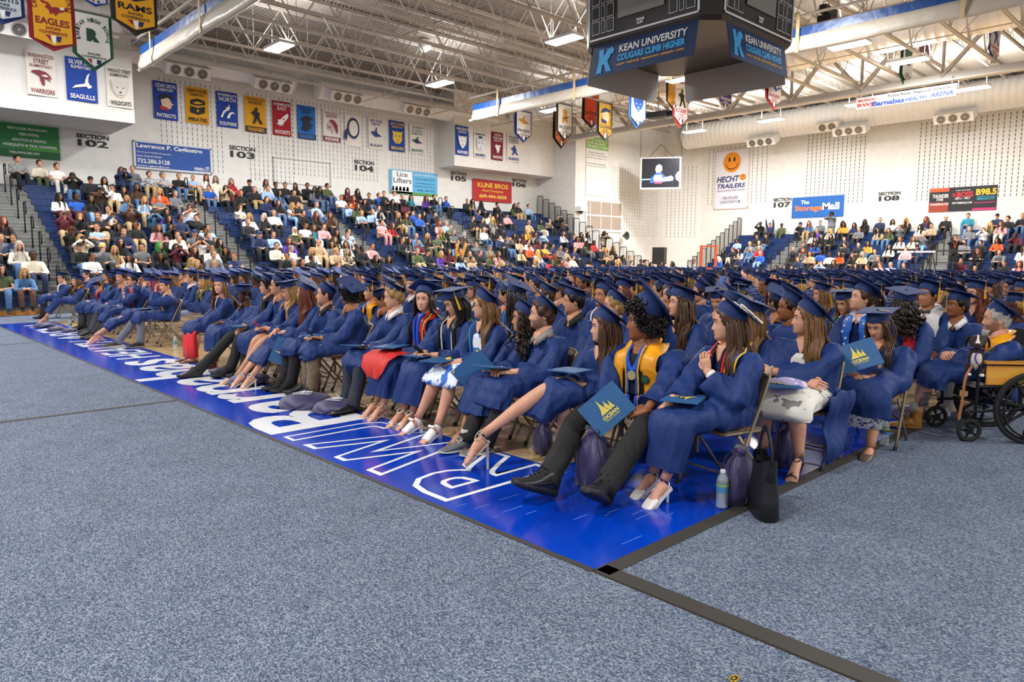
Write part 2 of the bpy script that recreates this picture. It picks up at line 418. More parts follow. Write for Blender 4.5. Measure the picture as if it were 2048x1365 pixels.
duct([(16.3, 29.95, 9.05), (27, 29.95, 9.05)], .42, 'white air duct above the white banners, farther length with a round end cap', (2.7, 6))
duct([(27.9, 6, 9.55), (27.9, 29.2, 9.55)], .62, 'wide white air duct running under the roof beyond the farther curtain', (4, 8, 12))
duct([(-4, 26.9, 9.25), (7.6, 26.9, 9.25)], .5, 'white air duct in front of the upper left wall block', (6, 9))
RIM = mat('diffuser_metal', 'a9a7a4', .35, metal=.3); HOLE = mat('diffuser_dark', '55534f', .5)
def diffuser(px, py, axis, val, n, label, rz, wid=.5):
    P = at(px, py, axis, val)
    o = MB().box((-n*wid/2-.08, -.12, -.02), (n*wid/2+.08, .5, .42)).xf(Matrix.Rotation(math.radians(28), 4, 'X')).build('air_diffuser', DUCT, None, loc=P, rz=rz); tag(o, label, 'diffuser')
    for i in range(n):
        x = (i-(n-1)/2)*wid
        m = MB()
        for r0, r1, mm in ((.2, .16, 0), (.16, .1, 1), (.12, .09, 0), (.09, .05, 1), (.05, .0, 0)):
            m.lathe([(r0, 0), (r0, .02), (r1, .02), (r1, 0)], 20, mm)
        m.xf(Matrix.Translation((x, -.125, .2)) @ Matrix.Rotation(PI/2, 4, 'X')); m.xf(Matrix.Rotation(math.radians(28), 4, 'X'))
        m.build('nozzle', [RIM, HOLE], o)
for px, py, n, s in ((375, 152, 3, 'above the dark blue and gold banners'), (545, 180, 3, 'above the red banner'), (691, 203, 3, 'above the white ring banner'), (832, 228, 3, 'above the white seabird banner')):
    diffuser(px, py, 'y', 29.5, n, 'white box diffuser with three round nozzles '+s, 0)
diffuser(14, 66, 'y', 26.4, 2, 'white box diffuser with round nozzles beside the maroon and gold pennant', 0, .55)
for px, py, n, s in ((1908, 243, 3, 'below the arena sign end'), (1700, 268, 3, 'left of the arena sign'), (1657, 260, 2, 'smallest, between two longer boxes'), (1524, 290, 3, 'near the duct end')):
    diffuser(px, py, 'x', 39.0, n, 'white box diffuser under the huge ribbed duct, '+s, -PI/2)

# lamps
EMIT = mat('lamp_lens', 'fff8ee', .4, emit=9); LH = mat('lamp_housing', 'dcdcda', .4)
def lamp0():
    o = MB().box((-.27, -.62, 0), (.27, .62, .09)).build('ceiling_light', LH)
    for y0, y1 in ((-.25, -.02), (.02, .25)): MB().box((y0, -.6, -.03), (y1, .6, .002)).build('lens', EMIT, o)
    m = MB(); rod(m, (0, -.5, .09), (0, -.5, .7), .01); rod(m, (0, .5, .09), (0, .5, .7), .01); m.build('hanger', STEEL, o)
    return o
L0 = None
LW = ['leftmost bright lamp in the lamp row by the banner wall', 'second bright lamp from the left along the banner wall', 'third bright lamp along the banner wall, above the far curtain end', None, 'bright lamp at the top edge above the white ring banner', 'bright lamp left of the scoreboard', 'lamp behind the scoreboard left side',
      'long bright lamp glowing through the white curtain right of the scoreboard', 'lamp seen just under the curtain beside the green pennant', None, 'lamp beside the ribbed duct above the blue storage board', 'lamp beside the ribbed duct left of the arena sign', 'lamp beside the ribbed duct end near the hanging screen', None, 'lamp beside the ribbed duct behind the arena sign']
for (x, y), lw in zip(LAMPS[:15], LW):
    if lw is None: continue
    L0n = lamp0() if L0 is None else copy_tree(L0)
    L0 = L0 or L0n
    L0n.location = (x, y, LAMP_Z)
    tag(L0n, lw+', white panel', 'light', 'high-bay lights')
# ------------------------------------------------------------------ bleachers
RISE, RUN, SEAT = .237, .485, .43
GREY = mat('deck_plank', '9c9c98', .6, noise=(6, '8a8a86', 2)); RISER = mat('riser_grey', '6f706f', .6)
SEATB = mat('seat_blue', '1e3768', .4, noise=(4, '1a2f5c', 2)); STEPW = mat('timber_kick', 'b97f3c', .5)
def bleacher(n, secs, aisles, a0, a1, loc, rz, label):
    r = bpy.data.objects.new('bleacher', None); COL.objects.link(r); r.location = loc; r.rotation_euler = (0, 0, rz); tag(r, label, 'bleachers')
    for k in range(n):
        y = RUN*k; z = RISE*k
        m = MB().box((a0, y+.06, max(0, z-.25)), (a1, y+RUN+.08, z+RISE-.02), 1).box((a0, y+.05, z+RISE-.02), (a1, y+RUN+.1, z+RISE), 0)
        m.build('deck_step', [GREY, RISER], r)
        for (s0, s1) in secs:
            m = MB(); w = (s1-s0)/max(1, round((s1-s0)/.47)); x = s0
            while x < s1-.01:
                m.box((x+.008, y, z+SEAT-.05), (x+w-.008, y+.27, z+SEAT)); m.box((x+.004, y+.015, z+SEAT-.21), (x+w-.004, y+.05, z+SEAT-.05)); x += w
            m.build('bench_seat', SEATB, r)
        for (s0, s1) in aisles:
            m = MB().box((s0+.05, y-.19, z), (s1-.05, y+.07, z+RISE*.5), 1).box((s0+.05, y-.20, z+RISE*.5-.02), (s1-.05, y+.07, z+RISE*.5), 0)
            m.build('aisle_step', [GREY, RISER], r)
    m = MB(); m.box((a0, .03, .0), (a1, .06, .12)); m.build('kick_board', STEPW, r)
    return r
LSEC = [(-1, 3.9), (5.0, 9.75), (10.85, 15.35), (16.45, 22.2), (23.4, 31.0)]; LAIS = [(3.9, 5.0), (9.75, 10.85), (15.35, 16.45), (22.2, 23.4)]
bleacher(17, LSEC, LAIS, -1, 31.0, (0, 22.4, 0), 0, 'long stand of blue bench seats and grey steps below sections 102 to 106')
RSEC = [(-22.6, -18.9), (-17.85, -11.3), (-10.2, 2)]; RAIS = [(-18.9, -17.85), (-11.3, -10.2)]
bleacher(12, RSEC, RAIS, -22.6, 2, (35.1, 0, 0), -PI/2, 'stand of blue bench seats and grey steps below sections 107 and 108')
def aisle_rail():
    m = MB()
    P = spline([(0, 0, 0), (0, 0, .82), (0, -.02, .9), (0, -.1, .95), (0, -.24, .93), (0, -.3, .86), (0, -.3, .66), (0, -.26, .6), (0, -.1, .6), (0, -.02, .6)], 26)
    m.tube(P, .021, 6); m.box((-.05, -.05, 0), (.05, .05, .015)); return m.mesh('handrail', BLKM, True)
RM = aisle_rail(); WN = ['lowest', 'second', 'third', 'fourth', 'fifth', 'sixth', 'seventh', 'eighth', 'ninth']
for ai, (s0, s1) in enumerate(LAIS):
    for i, k in enumerate(range(1, 16, 2)):
        o = place('handrail', RM, None, ((s0+s1)/2, 22.4+RUN*k-.1, RISE*(k+.5)), 0)
        tag(o, 'black looped handrail, %s up in the %s stair of the long stand' % (WN[i], ['nearest', 'second', 'third', 'farthest'][ai]), 'handrail', 'stair handrails')
for ai, (s0, s1) in enumerate(RAIS):
    for i, k in enumerate(range(1, 11, 2)):
        o = place('handrail', RM, None, (35.1+RUN*k-.1, -(s0+s1)/2, RISE*(k+.5)), -PI/2)
        tag(o, 'black looped handrail, %s up in the stair %s' % (WN[i], ['under section 107', 'beside the camera platform'][ai]), 'handrail', 'stair handrails')
def end_panel(h):
    m = MB(); w = RUN-.03
    P = [(0, 0, -h), (0, 0, .95), (0, .04, 1.02), (0, w-.04, 1.02), (0, w, .95), (0, w, -h)]
    m.tube(P, .02, 6)
    for i in range(1, 6): m.tube([(0, w*i/6, -h), (0, w*i/6, 1.02)], .011, 4)
    return m.mesh('end_railing', BLKM)
def end_rails(n, fn, label):
    r = bpy.data.objects.new('end_railing', None); COL.objects.link(r); tag(r, label, 'railing')
    for k in range(n):
        me = end_panel(min(1.2, .1+RISE*k)); fn(place('rail_panel', me, r), k)
    return r
def f1(o, k): o.location = (31.06, 22.4+RUN*k, RISE*k+SEAT+.05)
def f2(o, k): o.location = (35.1+RUN*k, 22.66, RISE*k+SEAT+.05); o.rotation_euler = (0, 0, -PI/2)
end_rails(17, f1, 'stepped black end railing of the long stand beside the corner wall')
end_rails(12, f2, 'stepped black end railing of the section 107 stand')

# ------------------------------------------------------------------ flat signs and banners
C = lambda h: mat('ink_'+h, h, .6)
def cloth(h): return mat('cloth_'+h, h, .75, bump=(5, .25, .03))
def wavy(w, h, mb, point=0, amp=.02, nx=8, nz=10, seed=0, border=None, m=0, bm=1):
    """hanging cloth, x in -w/2..w/2, z 0..-h, front to -y; point = share of the height that tapers to a tip"""
    q = random.Random(seed); p1, p2 = q.random()*6, q.random()*6
    W = lambda x, z: amp*math.sin(x/w*5+p1)*(.3-z/h)+amp*.5*math.sin(z/h*4+x/w*3+p2)
    sh = -h*(1-point) if point else -h
    for s, yy in ((0, 0), (1, .012)):
        V, F, M = [], [], []
        for j in range(nz+1):
            for i in range(nx+1):
                x = -w/2+w*i/nx; zb = sh-(h*point)*(1-abs(x)/(w/2)) if point else -h
                z = zb*j/nz; V.append((x, W(x, z)+yy, z))
        for j in range(nz):
            for i in range(nx):
                a = j*(nx+1)+i; F.append((a, a+nx+1, a+nx+2, a+1) if s == 0 else (a, a+1, a+nx+2, a+nx+1)); M.append(m)
        mb.add(V, F, M)
    return W
EMB = {}
def E_(n, *polys): EMB[n] = polys
# emblem outlines in a unit box, with an ink number each (0 first, 1 second, 2 cloth)
E_('bird', ([(0, .62), (.18, .7), (.3, .66), (.42, .78), (.52, 1), (.58, .98), (.56, .74), (.62, .6), (.8, .5), (.94, .42), (1, .38), (.9, .36), (.7, .36), (.56, .32), (.44, .3), (.3, .4), (.16, .48)], 0))
E_('gull', ([(.02, .08), (.2, .26), (.48, .36), (.62, .4), (.66, .62), (.74, .86), (.88, 1), (.8, .74), (.78, .52), (.84, .38), (.96, .3), (.88, .2), (.76, .16), (.7, .26), (.54, .22), (.3, .16)], 0))
E_('eagle', ([(0, 1), (.1, .72), (.3, .5), (.2, .44), (.4, .4), (.5, .26), (.62, .3), (.8, .28), (.98, .36), (1, .28), (.86, .18), (.7, .12), (.6, 0), (.52, .1), (.44, .02), (.4, .16), (.28, .24), (.36, .34), (.18, .36), (.06, .6)], 0), ([(.74, .3), (.9, .34), (.88, .24), (.76, .22)], 1))
E_('hawk', ([(.3, 1), (.4, .8), (.5, .9), (.56, .78), (.66, .88), (.9, .8), (.7, .6), (.75, .4), (.62, .2), (.66, 0), (.5, .14), (.36, .04), (.42, .24), (.3, .4), (.2, .66), (.06, .7), (.24, .76)], 0))
E_('rocket', ([(.92, 1), (.98, .8), (.86, .6), (.6, .34), (.52, .1), (.4, .2), (.3, .02), (.24, .2), (.06, .14), (.2, .36), (.14, .5), (.34, .5), (.6, .78)], 0), ([(.52, .56), (.62, .66), (.68, .58), (.58, .48)], 2))
E_('dolphin', ([(.0, .05), (.12, .3), (.2, .5), (.42, .66), (.34, .74), (.52, .8), (.6, 1), (.66, .74), (.58, .58), (.36, .48), (.24, .3), (.16, .06)], 0), ([(.42, .04), (.52, .3), (.66, .46), (.84, .52), (1, .38), (.82, .4), (.68, .28), (.62, .04)], 0))
E_('chest', ([(.06, .1), (.08, .5), (.5, .42), (.94, .56), (.92, .16), (.5, 0)], 0), ([(.08, .6), (.1, .86), (.5, 1), (.94, .9), (.96, .66), (.5, .56)], 0), ([(.2, .7), (.5, .82), (.84, .74), (.5, .64)], 2), ([(.44, .18), (.44, .32), (.56, .32), (.56, .18)], 2))
E_('head', ([(.3, .1), (.26, .3), (.2, .5), (.22, .7), (.5, .84), (.74, .7), (.8, .52), (.96, .38), (.8, .34), (.82, .2), (.66, .1)], 1), ([(0, .62), (.2, .9), (.5, 1), (.9, .9), (1, .74), (.6, .78), (.3, .66)], 0), ([(.1, .1), (.12, .3), (.4, .22), (.6, .18), (.58, 0), (.2, 0)], 3))
E_('warrior', ([(.5, 0), (.42, .3), (.4, .56), (.2, .7), (0, .78), (.1, .94), (.4, 1), (.7, .92), (.88, .7), (.96, .48), (.8, .54), (.9, .28), (.72, .44), (.62, .5), (.62, .02)], 0), ([(.46, .66), (.7, .74), (.82, .6), (.6, .58)], 2))
E_('trojan', ([(.3, .88), (.4, 1), (.7, .98), (.96, .7), (1, .3), (.92, 0), (.8, .3), (.7, .55), (.5, .8)], 0), ([(.1, .5), (.2, .8), (.5, .76), (.66, .5), (.66, .1), (.5, 0), (.5, .3), (.3, .4), (.36, .24), (.16, .3)], 1), ([(.14, .52), (.4, .5), (.44, .4), (.2, .44)], 0))
E_('cat', ([(.06, .98), (.22, .86), (.5, .92), (.78, .86), (.94, .98), (.92, .6), (.82, .3), (.6, .02), (.5, 0), (.4, .02), (.18, .3), (.08, .6)], 0), ([(.24, .6), (.4, .54), (.36, .5)], 2), ([(.6, .54), (.76, .6), (.64, .5)], 2), ([(.42, .3), (.5, .22), (.58, .3), (.5, .34)], 2), ([(.3, .16), (.5, .1), (.7, .16), (.5, .13)], 2))
E_('bear', ([(.1, .7), (.02, .86), (.14, .94), (.26, .86), (.5, .92), (.74, .86), (.86, .94), (.98, .86), (.9, .7), (.92, .3), (.7, .04), (.3, .04), (.08, .3)], 0), ([(.24, .56), (.36, .64), (.4, .52)], 1), ([(.6, .52), (.64, .64), (.76, .56)], 1), ([(.42, .34), (.58, .34), (.5, .26)], 1), ([(.28, .2), (.5, .1), (.72, .2), (.5, .15)], 1), ([(.3, .9), (.32, 1.05), (.68, 1.05), (.7, .9)], 1))
E_('ring', ([(.5+.5*math.cos(t), .5+.5*math.sin(t)) for t in np.linspace(0, 2*PI, 24)[:-1]], 0), ([(.5+.38*math.cos(t), .5+.38*math.sin(t)) for t in np.linspace(0, 2*PI, 24)[:-1]], 2), ([(.0, .5), (-.24, .3), (-.34, -.1), (-.2, 0), (-.1, -.15), (0, .2)], 0))
E_('sails', ([(0, 0), (.15, .28), (.23, .55), (.28, 1), (.35, .62), (.46, .3), (.6, 0)], 0), ([(.47, .32), (.56, .5), (.61, .7), (.66, .45), (.79, .1), (.8, 0), (.63, 0)], 0), ([(.76, .22), (.83, .38), (.87, .54), (.91, .3), (1, 0), (.83, 0)], 0))
E_('K', ([(0, 0), (.1, .5), (.06, .96), (.36, .96), (.38, .66), (.6, .96), (.7, .92), (.8, 1), (1, .86), (.94, .7), (.8, .72), (.78, .6), (.64, .46), (.9, .08), (.98, 0), (.62, .02), (.44, .36), (.34, .3), (.34, 0)], 0))
E_('figure', ([(.3, 0), (.42, .3), (.4, .5), (.2, .6), (.3, .74), (.46, .74), (.44, .9), (.56, 1), (.66, .9), (.62, .74), (.78, .66), (.74, .4), (.96, .02), (.8, 0), (.6, .34), (.44, 0)], 0))
E_('bee', ([(.3, 0), (.2, .3), (.34, .6), (.3, .9), (.5, 1), (.7, .86), (.64, .6), (.9, .5), (.7, .4), (.76, .1), (.5, .2)], 0), ([(.34, .4), (.7, .5), (.68, .42), (.36, .32)], 1))
E_('smile', ([(.5+.5*math.cos(t), .5+.5*math.sin(t)) for t in np.linspace(0, 2*PI, 40)[:-1]], 0), ([(.36+.06*math.cos(t), .64+.12*math.sin(t)) for t in np.linspace(0, 2*PI, 14)[:-1]], 1), ([(.64+.06*math.cos(t), .64+.12*math.sin(t)) for t in np.linspace(0, 2*PI, 14)[:-1]], 1),
   ([(.16, .44), (.2, .46)]+[(.5+.3*math.cos(t), .42+.24*math.sin(t)) for t in np.linspace(PI, 2*PI, 14)]+[(.8, .46), (.84, .44)]+[(.5+.34*math.cos(t), .42+.29*math.sin(t)) for t in np.linspace(2*PI, PI, 14)], 1))
def put_emb(mb, name, x0, x1, z0, z1, y, ms):
    for i, (P, c) in enumerate(EMB[name]):
        mb.poly([(x0+(x1-x0)*px, y-.002*(i+1), z0+(z1-z0)*pz) for px, pz in P], ms[c])
def sign(name, label, cat, tl, tr, bly, axis, val, bg, lines=(), embs=(), group=None, extra=None, frame=None, wave=0, rz=None, thick=.02):
    """flat board or cloth banner on a wall: tl, tr, bly are its picture corners on that wall; lines = (text, x0, x1, z0, z1 in shares, ink, bold, slant)"""
    A, B = at(*tl, axis, val), at(*tr, axis, val); Bt = at(tl[0], bly, axis, val)
    w = np.hypot(*(A-B)[:2]); h = A[2]-Bt[2]; c = (A+B)/2; c[2] = A[2]
    rz = (0 if axis == 'y' else -PI/2) if rz is None else rz
    mb = MB()
    if wave: wavy(w, h, mb, 0, wave, seed=int(tl[0])); yt = -wave*1.5-.01
    else: mb.box((-w/2, -thick, -h), (w/2, 0, 0)); yt = -thick-.004
    o = mb.build(name, cloth(bg) if wave else C(bg), None, wave > 0, c, rz); tag(o, label, cat, group)
    if frame:
        m = MB()
        for q in ((-w/2-.03, w/2+.03, -.04, .03), (-w/2-.03, w/2+.03, -h-.03, -h+.04), (-w/2-.03, -w/2+.04, -h, 0), (w/2-.04, w/2+.03, -h, 0)): m.box((q[0], -thick-.02, q[2]), (q[1], 0, q[3]))
        m.build('border', C(frame), o)
    X = lambda s: -w/2+w*s; Z = lambda s: -h+h*s
    if extra:
        inks = []; m = MB()
        for (x0, x1, z0, z1, ink) in extra:
            if ink not in inks: inks.append(ink)
            m.poly([(X(x0), yt+.001, Z(z0)), (X(x1), yt+.001, Z(z0)), (X(x1), yt+.001, Z(z1)), (X(x0), yt+.001, Z(z1))], inks.index(ink))
        m.build('printed_field', [C(i) for i in inks], o)
    if embs:
        m = MB(); inks = []
        for (nm, x0, x1, z0, z1, cols) in embs:
            ms = []
            for cc in cols:
                if cc not in inks: inks.append(cc)
                ms.append(inks.index(cc))
            put_emb(m, nm, X(x0), X(x1), Z(z0), Z(z1), yt-.002, ms)
        m.build('emblem', [C(i) for i in inks], o)
    if lines:
        m = MB(); inks = []
        for L in lines:
            ink = L[5]; b = L[6] if len(L) > 6 else .03; sl = L[7] if len(L) > 7 else 0
            if ink not in inks: inks.append(ink)
            put_text(m, L[0], X(L[1]), X(L[2]), Z(L[3]), Z(L[4]), yt-.003, inks.index(ink), b*.45, sl)
        m.build('lettering', [C(i) for i in inks], o)
    return o
YB1, YB2, YW = 27.82, 29.5, 30.84
KB, W_, GD, RD, NV = '10100f', 'f2f1ee', 'e2a11c', 'a51524', '16265c'
G = 'school banners on the wall'
def ban(lab, tl, trx, tlby, val, bg, top, bot, ink, emb, ecols, try_=None, foot=None, fink=None):
    try_ = try_ if try_ is not None else tl[1]+.163*(trx-tl[0])
    L = []; z = .94; n = len(top)
    for t, hh, wd in top: L.append((t, .5-wd/2, .5+wd/2, z-hh, z, ink, .03)); z -= hh+.025
    if bot: L.append((bot, .1, .9, .05 if not foot else .02, .155 if not foot else .13, fink or ink, .045))
    sign('school_banner', lab, 'banner', tl, (trx, try_), tlby, 'y', val, bg, L, [(emb, .14, .86, .24, z-.04, ecols)] if emb else (), G, [(0, 1, 0, .155, foot)] if foot else None, wave=.02)
ban('royal blue cloth banner lettered PATRIOTS', (305, 160), 353, 236, YW, '17409c', [('CEDAR GROVE', .1, .86), ('ELEMENTARY', .07, .66)], 'PATRIOTS', W_, 'head', (KB, 'e5c6a8', W_, 'b01c2c'))
ban('gold cloth banner lettered PIRATES', (369, 171), 416, 244, YW, GD, [('NORTH DOVER', .1, .86), ('ELEMENTARY', .06, .62)], 'PIRATES', KB, 'chest', (KB, KB, GD))
ban('royal blue cloth banner lettered DOLPHINS', (432, 181), 474, 252, YW, '17409c', [('INTERMEDIATE', .07, .9), ('NORTH', .12, .8)], 'DOLPHINS', W_, 'dolphin', (W_,))
ban('gold cloth banner lettered MARINERS on a dark foot', (488, 190), 530, 262, YW, GD, [('TOMS RIVER HIGH SCHOOL', .045, .86), ('NORTH', .1, .62)], 'MARINERS', KB, 'figure', (KB,), foot='14141c', fink=GD)
ban('crimson cloth banner lettered ROCKETS', (544, 200), 581, 269, YW, RD, [('INTERMEDIATE', .08, .9), ('EAST', .1, .5)], 'ROCKETS', W_, 'rocket', (W_, W_, RD))
ban('bright blue cloth banner lettered RAIDERS', (594, 209), 630, 276, YW, '1e6fc4', [('TOMS RIVER HIGH SCHOOL', .045, .86), ('EAST', .1, .5)], 'RAIDERS', '131a33', 'head', ('10131f', '1b1f33', W_, '10131f'), foot='15203f', fink='2f7fd0')
ban('white cloth banner lettered INDIANS on a maroon foot', (645, 219), 679, 281, YW, 'e6e1d8', [('TOMS RIVER HIGH SCHOOL', .045, .86), ('SOUTH', .1, .62)], 'INDIANS', '7c2430', 'trojan', ('8c2430', 'c9b3ae', W_), foot='7c2430', fink=W_)
ban('plain white cloth banner with a navy ring', (689, 227), 722, 291, YW, 'e6e1d8', [], None, NV, 'ring', (NV, NV, 'e6e1d8'))
ban('white cloth banner lettered BLUE JAYS', (736, 234), 766, 296, YW, 'e6e1d8', [('WEST DOVER', .09, .84), ('ELEMENTARY', .06, .6)], 'BLUE JAYS', '1d3f8a', 'bird', ('1d3f8a',))
ban('royal blue cloth banner with yellow lettering BEARS', (778, 240), 809, 301, YW, '163f9c', [('EAST DOVER', .09, .88), ('ELEMENTARY', .06, .7)], 'BEARS', 'e8c43a', 'bear', ('e8c43a', '163f9c', '163f9c'))
ban('white cloth banner with green lettering SEAHAWKS', (819, 248), 848, 305, YW, 'e6e1d8', [('JOSEPH', .09, .7), ('A. CITTA', .09, .74), ('ELEMENTARY', .06, .8)], 'SEAHAWKS', '20766a', 'bird', ('1d2f52',))
ban('royal blue cloth banner lettered PANTHERS on the far wall block', (911, 250), 937, 309, YB2, '163f9c', [('PINE BEACH', .1, .88), ('ELEMENTARY', .06, .66)], 'PANTHERS', W_, 'cat', (W_, W_, '163f9c'))
ban('white cloth banner lettered BEARS with a blue B', (948, 262), 972, 314, YB2, 'e6e1d8', [('ELEMENTARY', .08, .8)], 'BEARS', '1d3f8a', 'bear', ('dfe3ea', '1d3f8a', 'e6e1d8'))
ban('maroon cloth banner lettered HAWKS', (983, 263), 1006, 319, YB2, '7e1c2a', [('SOUTH', .09, .6), ('TOMS RIVER', .09, .84), ('ELEMENTARY', .05, .7)], 'HAWKS', W_, 'hawk', (W_,))
ban('white cloth banner lettered HUSKIES at the far end of the row', (1014, 268), 1040, 322, YB2, 'e6e1d8', [('HOOPER', .08, .74), ('AVENUE', .08, .74), ('ELEMENTARY', .05, .7)], 'HUSKIES', '1d3f8a', 'figure', ('1d3f8a',))
ban('white cloth banner lettered WARRIORS in maroon', (49, 98), 110, 187, YB1, 'e6e0d6', [('WASHINGTON', .09, .84), ('STREET', .1, .5), ('ELEMENTARY', .06, .74)], 'WARRIORS', '7c2430', 'warrior', ('7c2430', '7c2430', 'e6e0d6'), 108)
ban('royal blue cloth banner lettered SEAGULLS', (129, 111), 191, 198, YB1, '1843a0', [('SILVER BAY', .1, .8), ('ELEMENTARY', .07, .66)], 'SEAGULLS', W_, 'gull', (W_,), 121)
ban('white cloth banner lettered WILDCATS in black with a striped cat', (211, 130), 263, 211, YB1, 'e6e0d6', [('WALNUT STREET', .09, .9), ('ELEMENTARY', .07, .72)], 'WILDCATS', '26302c', 'cat', ('d8d3c8', 'd8d3c8', '26302c'), 138)

S = 'sign'
sign('wall_sign', 'green sponsor board reading MOSQUITO AND TICK CONTROL', S, (-60, 235), (118, 275), 306, 'y', YW, '2c7d3f',
     [('FERTILIZER PROGRAMS', .4, .86, .8, .87, W_), ('WEED CONTROL', .52, .76, .64, .72, W_), ('AERATION & SEEDING', .44, .84, .47, .55, W_), ('MOSQUITO & TICK CONTROL', .34, .97, .3, .39, W_, .05), ('THELAWNCARE.COM', .4, .75, .1, .17, W_, .02)], extra=[(.3, 1, 0, .22, '215f34'), (.62, 1, .22, .3, '4c9a3c')])
sign('wall_sign', 'blue sponsor board reading Lawrence P. Cagliostro', S, (267, 281), (421, 298), 335, 'y', YW, '174a9c',
     [('Lawrence P. Cagliostro', .03, .88, .72, .92, W_, .045), ('Merrill Lynch Wealth Management', .03, .46, .56, .63, W_, .01), ('Senior Financial Advisor', .03, .34, .43, .5, W_, .01), ('732.286.3128', .03, .44, .2, .36, W_, .04), ('lawrence_cagliostro@ml.com', .03, .43, .05, .14, W_, .01), ('MERRILL', .76, .91, .1, .2, W_, .04), ('A BANK OF AMERICA COMPANY', .76, .98, .03, .07, W_, 0), ('BR', .92, .97, .19, .26, W_, .02), ('IM', .92, .97, .1, .17, W_, .02)], frame='cfd3d8')
kids = [(.1+.15*i, .1+.15*i+.08, .13, .2, c) for i, c in enumerate(('e8b07a', '8a5a3a', 'd99a6a', 'a86a44', '6a4028'))]+[(.1+.075*i, .1+.075*i+.045, .05, .13, c) for i, c in enumerate(('c23a6a', 'd87a2a', '4aa04a', 'c23a3a', '3a6ac2'))]
kids = [(.03+.075*i+.01, .03+.075*i+.05, .22, .3, c) for i, c in enumerate(('e8c07a', 'a8643a', 'd99a6a', 'b8744a', '6a4028'))]+[(.03+.075*i, .03+.075*i+.055, .12, .22, c) for i, c in enumerate(('c23a8a', 'd87a2a', '4aa04a', 'c23a3a', '3a5ac2'))]
sign('wall_sign', 'sky blue sponsor board reading Lice Lifters with a row of small children', S, (779, 338), (874, 348), 386, 'y', YW, '58b0dc',
     [('Lice', .14, .36, .72, .92, '4a4a52', .03), ('Lifters', .07, .44, .45, .68, '4a4a52', .03), ('OUR GUYS TREATMENT WOW!', .5, .97, .83, .9, W_, .02), ('Free Lice Treatment Center', .54, .94, .66, .73, '14407a', .01), ('Ocean & Monmouth County', .54, .94, .47, .54, '14407a', .01), ('LiceLiftersOceanCounty.com', .5, .97, .33, .4, '14407a', .01), ('(848) 238-7331', .56, .94, .15, .25, '14407a', .02)], extra=[(.05, .46, .02, .96, 'f2f4f4'), (0, 1, 0, .1, '5a9a3c')]+kids)
sign('wall_sign', 'red sponsor board reading KLINE BROS', S, (945, 357), (1023, 364), 401, 'y', YW, 'b41e1c', [('KLINE BROS', .12, .9, .64, .86, 'f0c83c', .05), ('Pool Company', .24, .78, .42, .56, 'f0c83c', .04), ('609-494-5838', .16, .86, .16, .32, 'f0d65a', .05)])
def wall_text(tag_, px0, px1, y0, y1, axis, val, rz, words, wall):
    A, B = at(px0, y0, axis, val), at(px1, y0, axis, val); Cc = at(px0, y1, axis, val); w = np.hypot(*(A-B)[:2]); h = A[2]-Cc[2]
    m = MB(); put_text(m, words[0], -w/2, w/2, -h*.36, 0, -.004, 0, .035); put_text(m, words[1], -w/2*.94, w/2*.94, -h, -h*.44, -.004, 0, .035)
    c = (A+B)/2; o = m.build('section_lettering', C('22242a'), wall, False, (c[0], c[1], A[2]), rz)
for n, a, b, c, d in ((102, 152, 217, 266, 291), (103, 458, 510, 290, 314), (104, 708, 748, 319, 341), (105, 901, 933, 342, 361), (106, 1024, 1053, 357, 373)):
    wall_text(n, a, b, c, d, 'y', YL-.01, 0, ('SECTION', str(n)), wl)
for n, a, b, c, d in ((107, 1547, 1583, 397, 416), (108, 1757, 1801, 385, 403)):
    wall_text(n, a, b, c, d, 'x', XR-.02, -PI/2, ('SECTION', str(n)), wr)
XS = XR-.02
sign('wall_sign', 'blue sponsor board reading The StorageMall', S, (1585, 396), (1689, 390), 437, 'x', XS, '1660b0', [('The', .18, .34, .66, .84, W_, .06), ('Storage', .06, .6, .26, .6, 'e8743a', .08), ('Mall', .6, .92, .34, .68, W_, .08)])
sign('wall_sign', 'black sponsor board with orange and pink ends reading THUNDER, BOSS and B98.5', S, (1860, 378), (1996, 370), 425, 'x', XS, '1b1a20',
     [('THUNDER', .05, .3, .58, .74, 'e8e2da', .06), ('106', .12, .22, .46, .58, 'e8e2da', .05), ('THUNDER106.COM', .02, .3, .28, .36, W_, .04), ('CLASSIC HITS & MORE', .4, .62, .84, .88, W_, .01), ('BOSS', .42, .66, .58, .8, 'd8283a', .07), ('THE', .35, .4, .6, .74, 'd8283a', .05), ('107.1 - 99.7', .4, .62, .48, .57, W_, .05), ('1071THEBOSS.COM', .36, .65, .3, .38, W_, .04), ('B98.5', .7, .99, .62, .88, 'f2c12a', .08), ('B985RADIO.COM', .72, .97, .42, .52, '2aa6b8', .05), ('NUMBER ONE HITS', .72, .97, .53, .6, '2a8ab8', .04)],
     extra=[(0, .3, .84, 1, 'c8562a'), (0, .3, 0, .4, '9c3a22'), (.66, .99, .0, .1, 'c22a6a'), (.68, .98, .3, .33, 'c22a6a')])
sign('wall_sign', 'tall white trailer sponsor banner with an orange smiling face', S, (1432, 304), (1500, 296), 419, 'x', XS, 'dedde6',
     [('HECHT', .06, .74, .455, .56, '1d2f6a', .07, .25), ('TRAILERS', .08, .92, .35, .43, '1d2f6a', .06, .25), ("NJ'S #1 SOURCE FOR TRAILERS", .08, .92, .29, .325, '1d2f6a', .02), ('1.800.392.6829', .24, .72, .16, .21, '5a4a7a', .03), ('GOHECHTSHOP.COM', .18, .78, .09, .14, '5a4a7a', .03)],
     [('smile', .24, .76, .62, .96, ('e88f1c', '2a2622')), ('smile', .74, .93, .47, .58, ('e88f1c', '2a2622'))], frame='d8c4c0')
